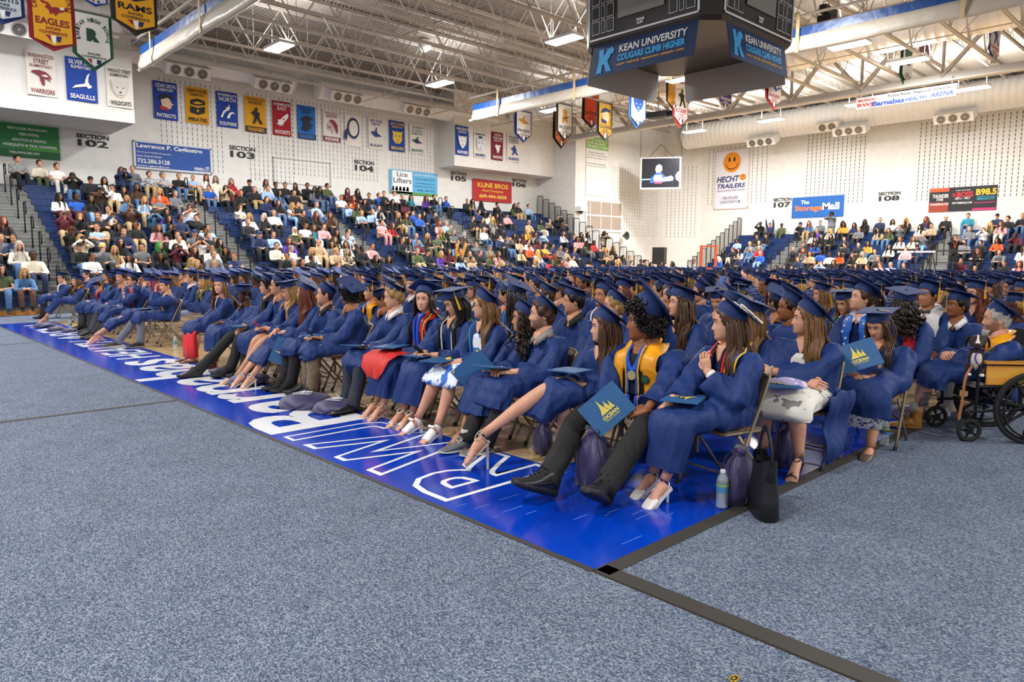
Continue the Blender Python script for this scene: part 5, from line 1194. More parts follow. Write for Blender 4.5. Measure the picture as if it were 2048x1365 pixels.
        if shoes:
            for i in (0, 1):
                if i == noleg: continue
                a = ank[i]; sc = (.95 if fem else 1.06)*(.6+.4*hs**2); h = HEEL.get(shoes[0], 0)
                fd = (fdir[i] if fdir else (a[0]*.6, 1, 0)); yw = math.atan2(-fd[0], fd[1]); up = fd[2] if len(fd) > 2 else 0
                F = Matrix.Translation(a-np.array([0, 0, .085])*1.0) @ Matrix.Rotation(yw, 4, 'Z') @ Matrix.Rotation(up-math.asin(min(.9, h/.17)), 4, 'X') @ Matrix.Translation((0, -.012, 0)) @ Matrix.Scale(sc, 4)
                if shoes[0] in HEEL or shoes[0] == 'flat':
                    q = MB(); foot_bare(q, F, shoes[0] in ('sandal', 'strappy', 'block')); 
                    q.build('foot', [SKIN, LIPS], o, True).color = o.color
                parts = shoe(shoes[0]); so = parts[0][1].xf(F)
                if h:
                    hp0 = xfp(F, (0, -.012, 0)); r0 = .02 if shoes[0] in ('block', 'sandal') else .011
                    so.tube([hp0, hp0+np.array([0, .0, -.02]), (hp0[0], hp0[1]-.004, .003)], [r0*1.4, r0, r0*.8], 8)
                S = so.build('shoe', [LEATH, SOLE, LEATH], o, 'edge'); S.color = (*srgb(shoes[1]), 1)
                if len(shoes) > 2: S.data.materials[1] = mat('sole_'+shoes[2], shoes[2], .6)
                if len(parts) > 1 and parts[1][1] is not None and parts[1][1].n:
                    parts[1][1].xf(F).build(parts[1][0], LEATH, S, True).color = (*srgb(shoes[3] if len(shoes) > 3 else shoes[1]), 1)
    # hair
    if hair or ncurl:
        Hh = MB(); base = hair.split('+')[0]
        if base in ('buzz', 'short', 'tight', 'wavy'): hair_shell(Hh, M, base, lod)
        elif base in ('long', 'longwavy', 'bob', 'curlylong'):
            hair_shell(Hh, M, 'tight', lod)
            Hh.join(strands(M, T, base, (84 if lod == 0 else 44), hl, rn, width=.0145 if lod == 0 else .02, wave=(wave if base == 'long' else .016), curl=.02 if base == 'curlylong' else (.007 if base == 'longwavy' else 0), amin=1.15 if not side else side))
        if ncurl and base: pass
        if ncurl: hair_shell(Hh, M, 'tight', lod); Hh.join(curl_cloud(M, ncurl, rn, zmax=czm, back=czm > .1))
        ho = Hh.build('hair', HAIR, o, True); ho.color = (*HC[hc], 1)
    if cap:
        cm, ts = cap_mesh(cap[0], cap[1], dome, cap[2], tass, caplift); co = cm.xf(M).build('cap', CAPM, o, 'edge'); 
        if ts: ts.xf(M).build('tassel', [TGOLD, TNAVY, TGOLD], co)
    if glasses: glasses_mesh(M).build('glasses', BLACK, o)
    if beard and beard != 'm':
        pass
    if collar:
        m = MB()
        for s in (-1, 1):
            P = [xfp(Matrix.Identity(4), (N[0]+s*x, T.c(N[2])[1]+y, N[2]+z)) for x, y, z in ((.062, -.03, .045), (.066, .02, .03), (.035, .085, -.02), (.008, .1, -.045))]
            Q = [(N[0]+s*.1, T.front(N[0]+s*.1, N[2]-.03, .03), N[2]-.03) if False else np.array(p)+np.array([s*.03, .012, -.045]) for p in P]
            m.loft([[p, q, q+np.array([0, .004, -.003]), p+np.array([0, .006, .004])] for p, q in zip(P, Q)])
        m.tube(spline([N+np.array([.06, .0, .03]), N+np.array([.0, -.062, .035]), N+np.array([-.06, 0, .03])], 9), .016, 6)
        m.build('shirt_collar', CLO, o, True).color = (*srgb(collar), 1)
    def band(path, hw, off=.02, n=22, th=.005):
        P = spline(path, n); R = []
        for (x, z) in P:
            zz = min(z, N[2]+.0); ring = []
            for o_ in (0, th):
                xs = np.linspace(x-hw, x+hw, 5) if o_ == 0 else np.linspace(x+hw, x-hw, 5)
                for xq in xs:
                    y = T.front(xq, min(zz, N[2]-.02), off+o_)
                    ring.append((xq, y-max(0, z-N[2]+.03)*1.3, z-abs(xq-x)*.0))
            R.append(ring)
        return R
    if shirt:
        MB().loft(band([(0, N[2]-.04), (0, N[2]-.2), (0, seat+.14)], shirt[1], .012)).build('shirt_front', CLO, o, True).color = (*srgb(shirt[0]), 1)
        if len(shirt) > 2: MB().loft(band([(0, N[2]-.05), (0, N[2]-.2), (0, seat+.17)], .022, .02)).build('tie', CLO, o, True).color = (*srgb(shirt[2]), 1)
    if stole:
        col, zend = stole[0], stole[1]; so = None; hw = stole[2] if len(stole) > 2 else .048
        for s in (-1, 1):
            x0 = T.c(N[2])[0]; m = MB().loft(band([(x0+s*.072*w, N[2]+.035), (x0+s*.085*w, N[2]-.03), (x0+s*.085*w, N[2]-.14), (s*.1*w, (N[2]+zend)/2), (s*.108*w, zend)], hw, .022))
            p = m.build('stole_panel', mat('stole_'+col, 'f8ae1e' if col == 'eea21a' else col, .36, noise=(7, 'd68a12' if col == 'eea21a' else col, 3), bump=(14, .5, .02)), o, True)
        nk = MB().tube(spline([N+np.array([.085, .0, .02]), N+np.array([.06, -.07, .05]), N+np.array([0, -.095, .055]), N+np.array([-.06, -.07, .05]), N+np.array([-.085, 0, .02])], 12), .03, 8, r2=.01)
        nk.build('stole_neck', MATS['stole_'+col], o, True)
    for (col, x, zend, r) in cords:
        m = MB()
        for s in (-1, 1):
            P = spline([(x*.8+.02, N[2]+.02), (x+.01, N[2]-.06), (x, (N[2]+zend)/2), (x*1.05, zend)], 20)
            Q = [(T.c(N[2])[0]*(1 if z > N[2]-.2 else 0)+s*xx, T.front(s*xx, min(z, N[2]-.02), .03)-max(0, z-N[2]+.02)*1.2, z) for xx, z in P]; m.tube(Q, r, 6)
            m.lathe([(r, 0), (r*1.8, -.01), (r*2.2, -.09), (0, -.09)], 8, 0, Q[-1])
        m.build('honor_cord', CLO, o, True).color = (*srgb(col), 1)
    if chair and body == 'full': chair_at(X+.0, Hw[1], rz, chairlab or ('tan metal folding chair under the '+' '.join(lab.split()[1:11])))
    o['_'] = 1; del o['_']
    return dict(o=o, root=root, Rm=Matrix.Translation(root) @ Rm, M=M, T=T, N=N, rz=rz, arms=arms, knees=knees, ank=ank)
FOLD = mat('folder_navy', '2c6296', .55, noise=(40, '285a8a', 3)); FGOLD = mat('folder_gold', 'e6cf5a', .4)
def folder(p, loc, eul, label, emblem=True, corners=False, size=(.235, .30), world=False, open_=0):
    """diploma folder; its own x, z face carries the emblem towards -y"""
    w_, h_ = size; m = MB().box((-w_/2, -.004, -h_/2), (w_/2, .004, h_/2))
    o = m.build('diploma_folder', FOLD); W = Matrix.Translation(loc) @ Matrix.Rotation(eul[2], 4, 'Z') @ Matrix.Rotation(eul[1], 4, 'Y') @ Matrix.Rotation(eul[0], 4, 'X')
    o.matrix_world = W if world else p['Rm'] @ W
    tag(o, label, 'folder', 'diploma folders')
    if emblem:
        q = MB(); put_emb(q, 'sails', -.055, .055, -.02, .09, -.0055, (0,)); q.build('emblem', FGOLD, o)
        q = MB(); put_text(q, 'OCEAN', -.062, .062, -.055, -.03, -.0055, 0, .05); put_text(q, 'COUNTY COLLEGE', -.055, .055, -.07, -.06, -.0055, 0, .02); q.build('lettering', FGOLD, o)
    if corners:
        q = MB()
        for sx in (-1, 1):
            for sz in (-1, 1): q.poly([(sx*w_*.46, -.0055, sz*h_*.47), (sx*w_*.36, -.0055, sz*h_*.47), (sx*w_*.46, -.0055, sz*h_*.39)])
        q.build('gold_corner', FGOLD, o)['kind'] = 'stuff'
    return o
def folder_at(px, py, X, ang, label, emblem=True, corners=False, size=(.30, .235), lean=0, turn=0):
    c = at(px, py, 'x', X); d = nrm(c-CP); r = nrm(np.cross(d, (0, 0, 1))); u = np.cross(r, d); W = Matrix(((r[0], d[0], u[0], c[0]), (r[1], d[1], u[1], c[1]), (r[2], d[2], u[2], c[2]), (0, 0, 0, 1)))
    W = W @ Matrix.Rotation(math.radians(turn), 4, 'Z') @ Matrix.Rotation(math.radians(lean), 4, 'X') @ Matrix.Rotation(-math.radians(ang), 4, 'Y'); o = folder(None, (0, 0, 0), (0, 0, 0), label, emblem, corners, size, True); o.matrix_world = W; return o
def phone(p, loc, eul, label, col='17171a', group=None):
    m = MB().loft([superring((0, y, 0), (1, 0, 0), (0, 0, 1), .036, .073, 20, 6) for y in (-.004, .004)]); o = m.build('phone', CLO); o.color = (*srgb(col), 1)
    o.matrix_world = p['Rm'] @ Matrix.Translation(loc) @ Matrix.Rotation(eul[2], 4, 'Z') @ Matrix.Rotation(eul[0], 4, 'X'); tag(o, label, 'phone', group)
    MB().box((-.031, -.0052, -.067), (.031, -.0042, .067)).build('screen', mat('phone_glass', '0c0d12', .1), o); return o
PURP = mat('bag_purple', '3d3560', .5, sheen=.2, noise=(6, '332c54', 2), bump=(9, .3, .01)); CORD = mat('black_cord', '141414', .7)
def bag(x, y, rz, label, mode='lie', s=1., logo=True):
    m = MB(); rn = random.Random(int(x*100+y*37)); R = []
    if mode == 'lie':
        prof = [(-.2, .03, .012), (-.18, .15, .03), (-.1, .18, .05), (0, .185, .055), (.1, .17, .05), (.17, .12, .04), (.21, .05, .03), (.24, .03, .025)]
        for yy, a, b in prof: R.append([(a*math.copysign(abs(math.cos(t))**.8, math.cos(t))*(1+.04*math.sin(5*t)), yy+.012*math.sin(3*t), b+b*math.sin(t)*(1+.15*math.sin(7*t+yy*30))) for t in np.linspace(0, 2*PI, 30, endpoint=False)])
    else:
        prof = [(0, .1, .06), (.01, .15, .085), (.1, .165, .095), (.2, .15, .09), (.28, .1, .065), (.32, .05, .04), (.34, .055, .045), (.36, .07, .055)]
        for z, a, b in prof: R.append([(a*(.92+.14*math.sin(z*31+x*50))*math.cos(t)*(1+.09*math.sin(5*t+z*17)+.04*math.sin(13*t))+.09*z*math.sin(x*90), b*math.sin(t)*(1+.14*math.sin(7*t-z*12)+.05*math.sin(11*t+z*40))-.12*z*z, z*.94+.012*math.sin(3*t)*(z > .05)) for t in np.linspace(0, 2*PI, 32, endpoint=False)])
    m.loft(R); m.xf(Matrix.Scale(s, 4)); o = m.build('drawstring_bag', PURP, None, True, (x, y, 0), rz); tag(o, label, 'bag', 'purple drawstring bags')
    q = MB()
    if mode == 'lie':
        for sd in (-1, 1): q.tube(spline([(sd*.03, .22, .03), (sd*.09, .29, .006), (sd*.17, .2, .006), (sd*.2, .02, .006), (sd*.17, -.18, .006)], 16), .0035, 5)
    else:
        for sd in (-1, 1): q.tube(spline([(sd*.05, 0, .34), (sd*.12, .05, .3), (sd*.17, .04, .15), (sd*.15, .02, .01), (sd*.2, .05, .006)], 16), .0035, 5)
    q.xf(Matrix.Scale(s, 4)).build('drawstring', CORD, o, True)
    if logo:
        e = MB(); put_emb(e, 'sails', -.07, .07, -.02, .1, 0, (0,)); put_text(e, 'OCEAN', -.075, .075, -.075, -.035, 0, 0, .05); put_text(e, 'COUNTY COLLEGE', -.07, .07, -.095, -.082, 0, 0, .02)
        if mode == 'lie': e.xf(Matrix.Scale(s, 4) @ Matrix.Translation((0, -.02, .115)) @ Matrix.Rotation(-PI/2, 4, 'X') @ Matrix.Scale(1, 4))
        else: e.xf(Matrix.Scale(s, 4) @ Matrix.Translation((0, -.1, .13)))
        e.build('printed_logo', C('e8e6ee'), o)
    return o
def bottle(x, y, label, s=1.):
    GL = mat('clear_plastic', 'dfeaf0', .05, spec=.8); GL.node_tree.nodes['Principled BSDF'].inputs['Alpha'].default_value = .32; r = .032
    prof = [(0, 0), (.024, 0), (.031, .006)]+[(r-(.0025 if i % 2 else 0), .012+.009*i) for i in range(8)]+[(r, .09), (r, .13), (.03, .14), (.0315, .15), (.027, .168), (.018, .185), (.0125, .192), (.0125, .198)]
    o = MB().lathe(prof, 18).xf(Matrix.Scale(s, 4)).build('water_bottle', GL, None, True, (x, y, 0.008)); tag(o, label, 'bottle', 'water bottles on the floor')
    MB().lathe([(.0145, .195), (.0145, .21), (0, .211)], 14).xf(Matrix.Scale(s, 4)).build('bottle_cap', WHITE, o)
    MB().lathe([(r+.0008, .09), (r+.0008, .112), (r+.0008, .134)], 18).xf(Matrix.Scale(s, 4)).build('paper_label', C('4a86b4'), o); MB().lathe([(r+.0012, .122), (r+.0012, .134)], 18).xf(Matrix.Scale(s, 4)).build('label_stripe', C('8ab46a'), o)
    return o
# ------------------------------------------------------------------ the graduates one by one (front row first, from the near end)
UPH = (.1, .25, 1)
g_ = grad(1455, 648, 0, 'person in navy gown and flower-rimmed cap, gold stole, hand at chest, white slingback heels', pitch=0, skin=0, hair='long', hc='n', hl=.40, side=1.5, cap=(38, 45, 1), tass=None,
     lh=(.0, .19, .80, (-.8, -.3, -.6), (.25, .12, 1), (-.2, 1, .2), .7), rh=(.10, .42, .60, (.8, -.4, -.6), (-.1, .8, -.35), (0, .35, 1), .6), lk=(-.07, .46), rk=(.12, .46), lf=(-.02, .56), rf=(.14, .50), skirt=.2, stole=('eea21a', .58), wave=.002, dyaw=-10, fy=.02,
     cords=(('d8242c', .05, .5, .009), ('1c4ac0', .115, .52, .006), ('e8c030', .125, .5, .006), ('2a2440', .03, .48, .008)), chairlab='tan metal folding chair at the near end of the front row')
FL1 = g_
# flowers glued along the board
FW = mat('cream_petal', 'efe6cf', .7); q = MB(); rn = random.Random(5); T_ = g_['M'] @ Matrix.Translation((0, -.006, .042)) @ Matrix.Rotation(math.radians(38), 4, 'X') @ Matrix.Rotation(PI/4, 4, 'Z')
fo = None
for ed in range(2):
    for i in range(11):
        e = (-.118+.0235*i, -.118) if ed == 0 else (-.118, -.118+.0235*i)
        f = MB()
        for k in range(5):
            a = k*1.257+rn.random(); f.ball((.010*math.cos(a), .010*math.sin(a), .004), (.010, .010, .006), 0, 7, 4)
        f.ball((0, 0, .009), (.006, .006, .005), 0, 6, 4)
        c = [o for o in g_['o'].children if o.name.startswith('cap')][0]
        f.xf(T_ @ Matrix.Translation((e[0]+rn.uniform(-.006, .006), e[1]+rn.uniform(-.008, .008), .098)) @ Matrix.Rotation(rn.uniform(-.4, .4), 4, 'X')).build('flower', FW, c, True)
w_ = g_['arms'][0]; WD = nrm(w_[2]-w_[1]); c0 = w_[2]-WD*.035
q = MB(); q.tube([c0-WD*.014, c0+WD*.014], .034, 16); q.build('watch_strap', WHITE, g_['o'], True); MB().box(c0+np.array([-.02, -.055, -.02]), c0+np.array([.02, -.03, .02])).build('watch_face', BLACK, g_['o'])
folder(g_, (.03, .36, 0.635), (-PI/2+.0, 0, .5), 'navy folder flat on the lap of the flower-capped graduate')

GY = grad(1287, 645, 0, 'person with dark curly hair, gold stole, medal and black cargo trousers, legs out', pitch=2, skin=3, sex='m', hair='', hc='k', hs=1.17, w=1.42, d=1.3, cap=(52, 45, 1), tass=None, ncurl=1100, beard=None, caplift=.03,
     lh=(-.30, .45, .53, (-.9, -.3, -.5), (.85, .45, -.2), (.3, .8, .6), .5), rh=(.10, .46, .46, (.9, -.2, -.6), (-.1, .35, -.95), (.3, 1, .3), .8), lk=(-.31, .50, .42), rk=(.2, .52, .40), lf=(-.32, .93, .12), rf=(.03, 1.06, .12), legs='trousers', legc='1c1b1c',
     shoes=('sneaker', '2a2a2c', '1d1d1f', '161618'), fdir=((-.25, 1, .42), (.15, 1, .35)), skirt=None, drape=-1, shirt=('1b1b1d', .085), stole=('eea21a', .52, .056), cords=(('1c50c8', .035, .56, .009), ('e0a818', .05, .56, .007)), collar='1d1d20', dyaw=2, fy=.06, sleeve=1.15, vneck=True, chairlab='tan metal folding chair under the curly-haired graduate in black trousers')
T_ = GY['T']
m = MB(); z0 = .70; y = T_.front(0, z0, .035); m.lathe([(0, -.003), (.034, -.003), (.036, 0), (.034, .003), (.026, .003), (.025, .002), (0, .002)], 22); m.xf(Matrix.Translation((0, y, z0)) @ Matrix.Rotation(-PI/2, 4, 'X')); m.build('medal', mat('medal_gold', 'd9c48a', .3, metal=.8), GY['o'])
m = MB()
for s in (-1, 1): m.loft([[(s*x-.014, T_.front(s*x, z, .03), z), (s*x+.014, T_.front(s*x, z, .03), z), (s*x+.014, T_.front(s*x, z, .034), z), (s*x-.014, T_.front(s*x, z, .034), z)] for x, z in ((.06, GY['N'][2]-.01), (.045, GY['N'][2]-.08), (.004, z0+.035))])
m.build('medal_ribbon', mat('ribbon_blue', '1d55c8', .4), GY['o'])
m = MB(); P = np.array([-.105, 0, .68])
P[1] = T_.front(P[0], P[2], .034); m.lathe([(0, .001), (.03, .001), (.031, 0)], 24, 0); m.lathe([(.022, .0015), (.0225, .002), (0, .002)], 20, 1)
m.xf(Matrix.Translation(P) @ Matrix.Rotation(.35, 4, 'Z') @ Matrix.Rotation(-PI/2, 4, 'X')).build('stole_badge', [C('2a2a1c'), C('1d4a34')], GY['o'])
m = MB()
for k in range(2):
    a = GY['knees'][0]; m.tube([a+np.array([-.075, -.2+.09*k, .05]), a+np.array([-.085, -.08+.09*k, -.02])], .005, 5)
m.build('zip', mat('zip_grey', '6a6a6c', .3, metal=.6), GY['o'])
folder_at(1213, 818, 3.60, 42, 'navy folder with gold sails held on the knees of the curly-haired graduate')

LH3 = grad(1207, 655, 0, 'person with very long straight brown hair, crossed bare legs and strappy beige heels', pitch=0, skin=0, hair='long', hc='n', hl=.55, cap=(38, 45, 1), tass=None, wave=.002, lh=(-.05, .36, .60), rh=(.05, .36, .60), lk=(-.03, .47, .53), rk=(.05, .50, .60), lf=(.02, .46), rf=(.30, .93, .27), shoes=('strappy', 'c9b6a2'), fdir=((0, 1), (.35, 1, -.2)), skirt=.36, dyaw=-4)
folder(LH3, (.0, .38, 0.710), (-PI/2+.05, 0, .3), 'dark navy folder lying flat on the crossed legs beside the curly-haired graduate', False)
BD = grad(1083, 630, 0, 'person with short brown beard, grey collar, black trousers and grey slip-on shoes', pitch=3, skin=0, sex='m', hair='wavy', hc='n', cap=(40, 45, 1), tass=None, beard='f', collar='8d8a84', lh=(-.04, .38, .62, (-.8, -.3, -.6), (.75, .55, .0), (0, .3, 1), .6), rh=(.12, .38, .61, (.8, -.3, -.6), (-.5, .8, 0), (0, .3, 1), .6), lk=(-.09, .46), rk=(.14, .47), lf=(-.02, .62), rf=(.14, .70), legs='trousers', legc='1b1b1e', shoes=('moc', '6c6e70', 'd6d2c8', 'd8d4ca'), skirt=.34, dyaw=-6, w=1.04)
folder(BD, (.08, .45, .655), (-PI/2+.15, 0, .2), 'dark navy folder held level in both hands by the bearded graduate', False)
for a in BD['ank']: MB().tube([a+np.array([0, -.012, -.01]), a+np.array([0, -.014, .09])], [.05, .044], 14).build('sock', CLO, BD['o'], True).color = (*srgb('b9b4a6'), 1)
CU = grad(1047, 638, 0, 'person with dark curly hair seen in profile beside the bearded graduate, brown sandals', pitch=2, skin=2, hair='curlylong', hc='d', hl=.38, cap=(32, 45, 1), tass=None, lh=(-.04, .36, .60), rh=(.1, .38, .60), lf=(-.04, .58), rf=(.08, .6), shoes=('sandal', '9a6a48'), skirt=.26)
GLS = grad(967, 612, 0, 'person with glasses, long wavy light brown hair and a blue and white dress, white heels', pitch=0, skin=0, hair='long', hc='l', hl=.46, side=1.5, wave=.012, cap=(38, 45, 1), tass=None, glasses=True, lh=(-.0, .36, .62), rh=(.11, .38, .60), lk=(-.08, .46), rk=(.13, .46), lf=(-.1, .62), rf=(.22, .60), shoes=('block', 'f0efec'), skirt=None, drape=0, w=1.06, cords=(('2aa0c8', .085, .5, .005),), dyaw=-2)
# her dress: bodice front and skirt over the thighs
def dress(p, m_, hem=.46, bod=True):
    kn = p['knees']; c = (kn[0]+kn[1])/2; hw = abs(kn[1][0]-kn[0][0])/2+.11; R = []
    for (y, z, a, b) in ((-.08, .50, .2, .1), (.1, .52, .2, .105), (.3, .525, hw, .1), (c[1]-.02, .52, hw+.01, .09), (c[1]+.06, .49, hw+.02, .06), (c[1]+.085, hem, hw+.03, .03)):
        R.append(superring((0, y, z), (1, 0, 0), (0, -.3 if y > .4 else 0, 1), a, b, 36, 2.8, lambda u, t: .03*np.sin(11*t)))
    d = MB().loft(R)
    if bod: d.loft([[(x, p['T'].front(x, z, .014), z) for x in np.linspace(-w, w, 9)]+[(x, p['T'].front(x, z, .005), z) for x in np.linspace(w, -w, 9)] for z, w in ((p['N'][2]-.09, .03), (p['N'][2]-.13, .065), (p['N'][2]-.25, .075), (.56, .085))])
    return d.build('dress', m_, p['o'], True)
def print_mat(name, base, ink, scale, thr):
    m = mat(name, base, .7); nt = m.node_tree; b = nt.nodes['Principled BSDF']; tc = nt.nodes.new('ShaderNodeTexCoord'); n = nt.nodes.new('ShaderNodeTexNoise'); n.inputs['Scale'].default_value = scale; n.inputs['Detail'].default_value = 1.5
    nt.links.new(tc.outputs['Object'], n.inputs['Vector']); cr = nt.nodes.new('ShaderNodeValToRGB'); cr.color_ramp.interpolation = 'CONSTANT'; e = cr.color_ramp.elements; e[0].color = (*lin(base), 1); e[1].position = thr; e[1].color = (*lin(ink), 1)
    q = e.new(thr+.07); q.color = (*lin(ink if scale < 30 else base), 1); nt.links.new(n.outputs[0], cr.inputs[0]); nt.links.new(cr.outputs[0], b.inputs['Base Color']); return m
dress(GLS, print_mat('blue_flower_print', 'e4e9f2', '3a6ec8', 11, .53))
folder_at(948, 742, 3.72, 42, 'large navy folder with gold corners propped on the knee of the graduate in glasses', False, True, (.30, .235), 8)
folder(GLS, (.12, .44, 0.635), (-PI/2, 0, .4), 'navy folder flat on the blue and white dress', False)
m = MB(); c = GLS['arms'][1][2]; rn = random.Random(2)
for i in range(16): a = i*2.4; m.ball(c+np.array([.035*math.cos(a), -.03+.02*math.sin(i), .03*math.sin(a)+.01]), (.018, .018, .015), 0 if i % 4 else 1, 7, 4)
m.build('wrist_corsage', [mat('corsage_yellow', 'e8cc3a', .6), WHITE], GLS['o'], True)
AS = grad(908, 606, 0, 'person looking down at a phone, long straight black hair, white block heels', pitch=-22, skin=1, hair='long', hc='k', hl=.5, wave=.003, cap=(14, 20, -1), lh=(-.06, .33, .64, (-.8, -.3, -.6), (.35, .8, .2), (0, -.4, 1), .5), rh=(.09, .33, .64, (.8, -.3, -.6), (-.35, .8, .2), (0, -.4, 1), .5), lf=(-.02, .52), rf=(.1, .54), shoes=('sandal', 'eceae6'), skirt=.2, cords=(('e8e6de', .08, .52, .006), ('2a9ab8', .1, .5, .006)), gaze=0)
phone(AS, (.02, .42, .69), (-.9, 0, .1), 'black phone in the hands of the graduate with long black hair'); folder(AS, (.05, .36, 0.640), (-PI/2, 0, .35), 'navy folder under the phone of the black-haired graduate', True)
SA = grad(848, 600, 0, 'person with long dark hair facing the camera, red and blue sashes, red cloth on lap', pitch=2, skin=0, hair='long', hc='d', hl=.45, wave=.01, cap=(30, 45, 0), tass=None, lh=(-.04, .36, .60), rh=(.12, .40, .60), lf=(-.02, .52), rf=(.14, .5), shoes=('sandal', 'd8b79c'), skirt=.2, stole=('c22026', .6, .04), cords=(('1c50c8', .03, .56, .016), ('e8c030', .10, .5, .006)))
m = MB(); R = []
for (y, z, a) in ((.12, .64, .17), (.3, .645, .2), (.46, .645, .235), (.56, .60, .24), (.60, .50, .2), (.60, .40, .1)):
    xs = np.linspace(-a, a, 12); R.append([(x+.05, y+.01*math.sin(x*40), z+.006*math.sin(x*30)-abs(x)*.1) for x in xs]+[(x+.05, y-.006, z-.008-abs(x)*.1) for x in xs[::-1]])
o = MB().loft(R).build('flag_cloth', mat('red_cloth', 'cf2a22', .6, bump=(12, .3, .02)), None, True); o.matrix_world = SA['Rm']; tag(o, 'bright red cloth spread over the lap of the dark-haired graduate with sashes', 'cloth')
m = MB().loft([[(x+.16, .50+.02*math.sin(z*30), z) for x in np.linspace(-.03, .03, 5)]+[(x+.16, .49+.02*math.sin(z*30), z) for x in np.linspace(.03, -.03, 5)] for z in np.linspace(.56, .12, 9)]); m.build('cloth_tail', [C('e9dfc8')], o, True)
folder(SA, (.06, .38, 0.675), (-PI/2, 0, .5), 'navy folder lying on the red cloth', False)
BL = grad(787, 594, 0, 'person with short blond hair and white shirt collar, dark jeans and black dress shoes', pitch=-8, skin=0, sex='m', hair='wavy', hc='y', cap=(36, 45, 1), tass=None, collar='e9e8ea', lh=(.02, .36, .60), rh=(.1, .38, .59), lk=(-.12, .47), rk=(.14, .47), lf=(-.13, .60), rf=(.1, .55), legs='trousers', legc='2a2f3c', shoes=('dress', '17171a', '101012'), skirt=.45, w=1.03)
folder(BL, (.08, .42, 0.635), (-PI/2+.12, 0, .6), 'navy folder under the folded hands of the blond graduate', False)
BK = grad(697, 588, 0, 'person turned away with dark curly hair, khaki trousers and a black phone', pitch=6, skin=2, sex='m', hair='', hc='k', ncurl=420, czm=.045, cap=(30, 12, 1), tass=None, lh=(-.02, .36, .63, (-.8, -.3, -.6), (.3, .85, .2), (0, -.3, 1), .6), rh=(.12, .36, .62, (.8, -.3, -.6), (-.3, .8, .2), (0, -.3, 1), .6), lk=(-.12, .47), rk=(.13, .47), lf=(-.1, .5), rf=(.14, .52), legs='trousers', legc='7a6a56', shoes=('sneaker', '1c1c1e', '1c1c1e'), skirt=.42, w=1.05, dyaw=-16)
phone(BK, (.05, .46, .68), (-.7, 0, .1), 'black phone held by the graduate who is turned away'); folder(BK, (.16, .36, 0.650), (-PI/2, 0, .2), 'navy folder under the forearms of the graduate who is turned away', False)
SD = grad(650, 590, 0, 'person with shaved head under the cap, dark shirt collar, seen in profile', pitch=4, skin=1, sex='m', hair='buzz', hc='d', cap=(34, 45, 1), collar='26262a', lf=(-.05, .52), rf=(.1, .55), legs='trousers', legc='1d1d20', shoes=('sneaker', '18181a', '18181a'), skirt=.42)
RH = grad(610, 586, 0, 'person with long wavy auburn hair holding an upright folder, white strappy heels', pitch=2, skin=0, hair='long', hc='r', hl=.52, wave=.012, cap=(30, 30, 1), tass=None, lh=(.02, .34, .62), rh=(.08, .40, .64, (.8, -.3, -.6), (0, .75, -.55), (0, .5, 1), .8), lf=(-.02, .72), rf=(.12, .78), shoes=('strappy', 'e9e4dc'), skirt=.26)
folder_at(566, 704, 3.68, 66, 'navy folder with gold sails hanging from the hands of the auburn-haired graduate')
BW = grad(579, 582, 0, 'person looking down with long straight blonde hair, bare knees and beige flats, pink phone', pitch=-20, skin=1, hair='long', hc='y', hl=.5, wave=.004, cap=(12, 22, 1), tass=None, lh=(.02, .34, .63, (-.8, -.3, -.6), (.3, .8, .2), (0, -.4, 1), .5), rh=(.12, .34, .63, (.8, -.3, -.6), (-.3, .8, .2), (0, -.4, 1), .5), lf=(.0, .74), rf=(.14, .62), shoes=('flat', 'c4a077'), skirt=None, drape=0)
phone(BW, (.07, .44, .68), (-.8, 0, .1), 'pink phone in the hands of the blonde graduate', 'c23a6a')
G2 = grad(556, 572, 0, 'person with thin glasses in profile behind the straight-haired blonde', pitch=3, skin=1, sex='m', hair='short', hc='k', cap=(30, 45, 1), tass=None, glasses=True, legs='trousers', legc='202024', shoes=('sneaker', '1a1a1c', '1a1a1c'), skirt=.3)
G1 = grad(535, 572, 0, 'person with glasses, dark curly fringe, black shirt and tie, black trousers', pitch=2, skin=1, sex='m', hair='', hc='d', ncurl=300, czm=.07, cap=(26, 45, 1), tass=None, glasses=True, collar='1c1c1e', shirt=('222225', .07, '2c2c2e'), lh=(-.02, .38, .61), rh=(.07, .38, .61), lk=(-.12, .46), rk=(.14, .48), lf=(-.1, .62), rf=(.12, .95), legs='trousers', legc='1b1b1d', shoes=('sneaker', '1c1c1e', '1c1c1e'), skirt=None, drape=0)
folder(G1, (.0, .36, 0.635), (-PI/2, 0, .3), 'navy folder on the lap of the graduate in a black shirt and tie', False)
BKW = grad(488, 588, 0, 'person with hoop earrings looking down and smiling, dark skin, navy gown', pitch=-14, skin=4, hair='tight', hc='k', cap=(16, 40, 1), tass=None, lh=(-.01, .38, .62), rh=(.06, .38, .62), lf=(-.04, .5), rf=(.1, .5), shoes=('flat', '7a4a34'), skirt=.25, w=1.12, d=1.1)
m = MB()
for s in (-1, 1):
    t = np.linspace(0, 2*PI, 16, endpoint=False); m.tube(np.c_[np.full(16, s*.082), -.01+.014*np.cos(t), -.05+.016*np.sin(t)], .0028, 5, wrap=True)
m.xf(BKW['M']).build('earring', mat('silver', 'd8d8dc', .2, metal=.9), BKW['o'])
BN = grad(440, 573, 0, 'person with long wavy dark blonde hair smiling at the camera, red skirt below the gown', pitch=6, skin=0, hair='long', hc='l', hl=.5, wave=.012, cap=(18, 30, 1), tass=None, lh=(-.01, .38, .58), rh=(.05, .38, .57), skirt=.40, shoes=('flat', '6a4030'), cords=(('d8d0dc', .05, .5, .005),))
m = MB(); R = []
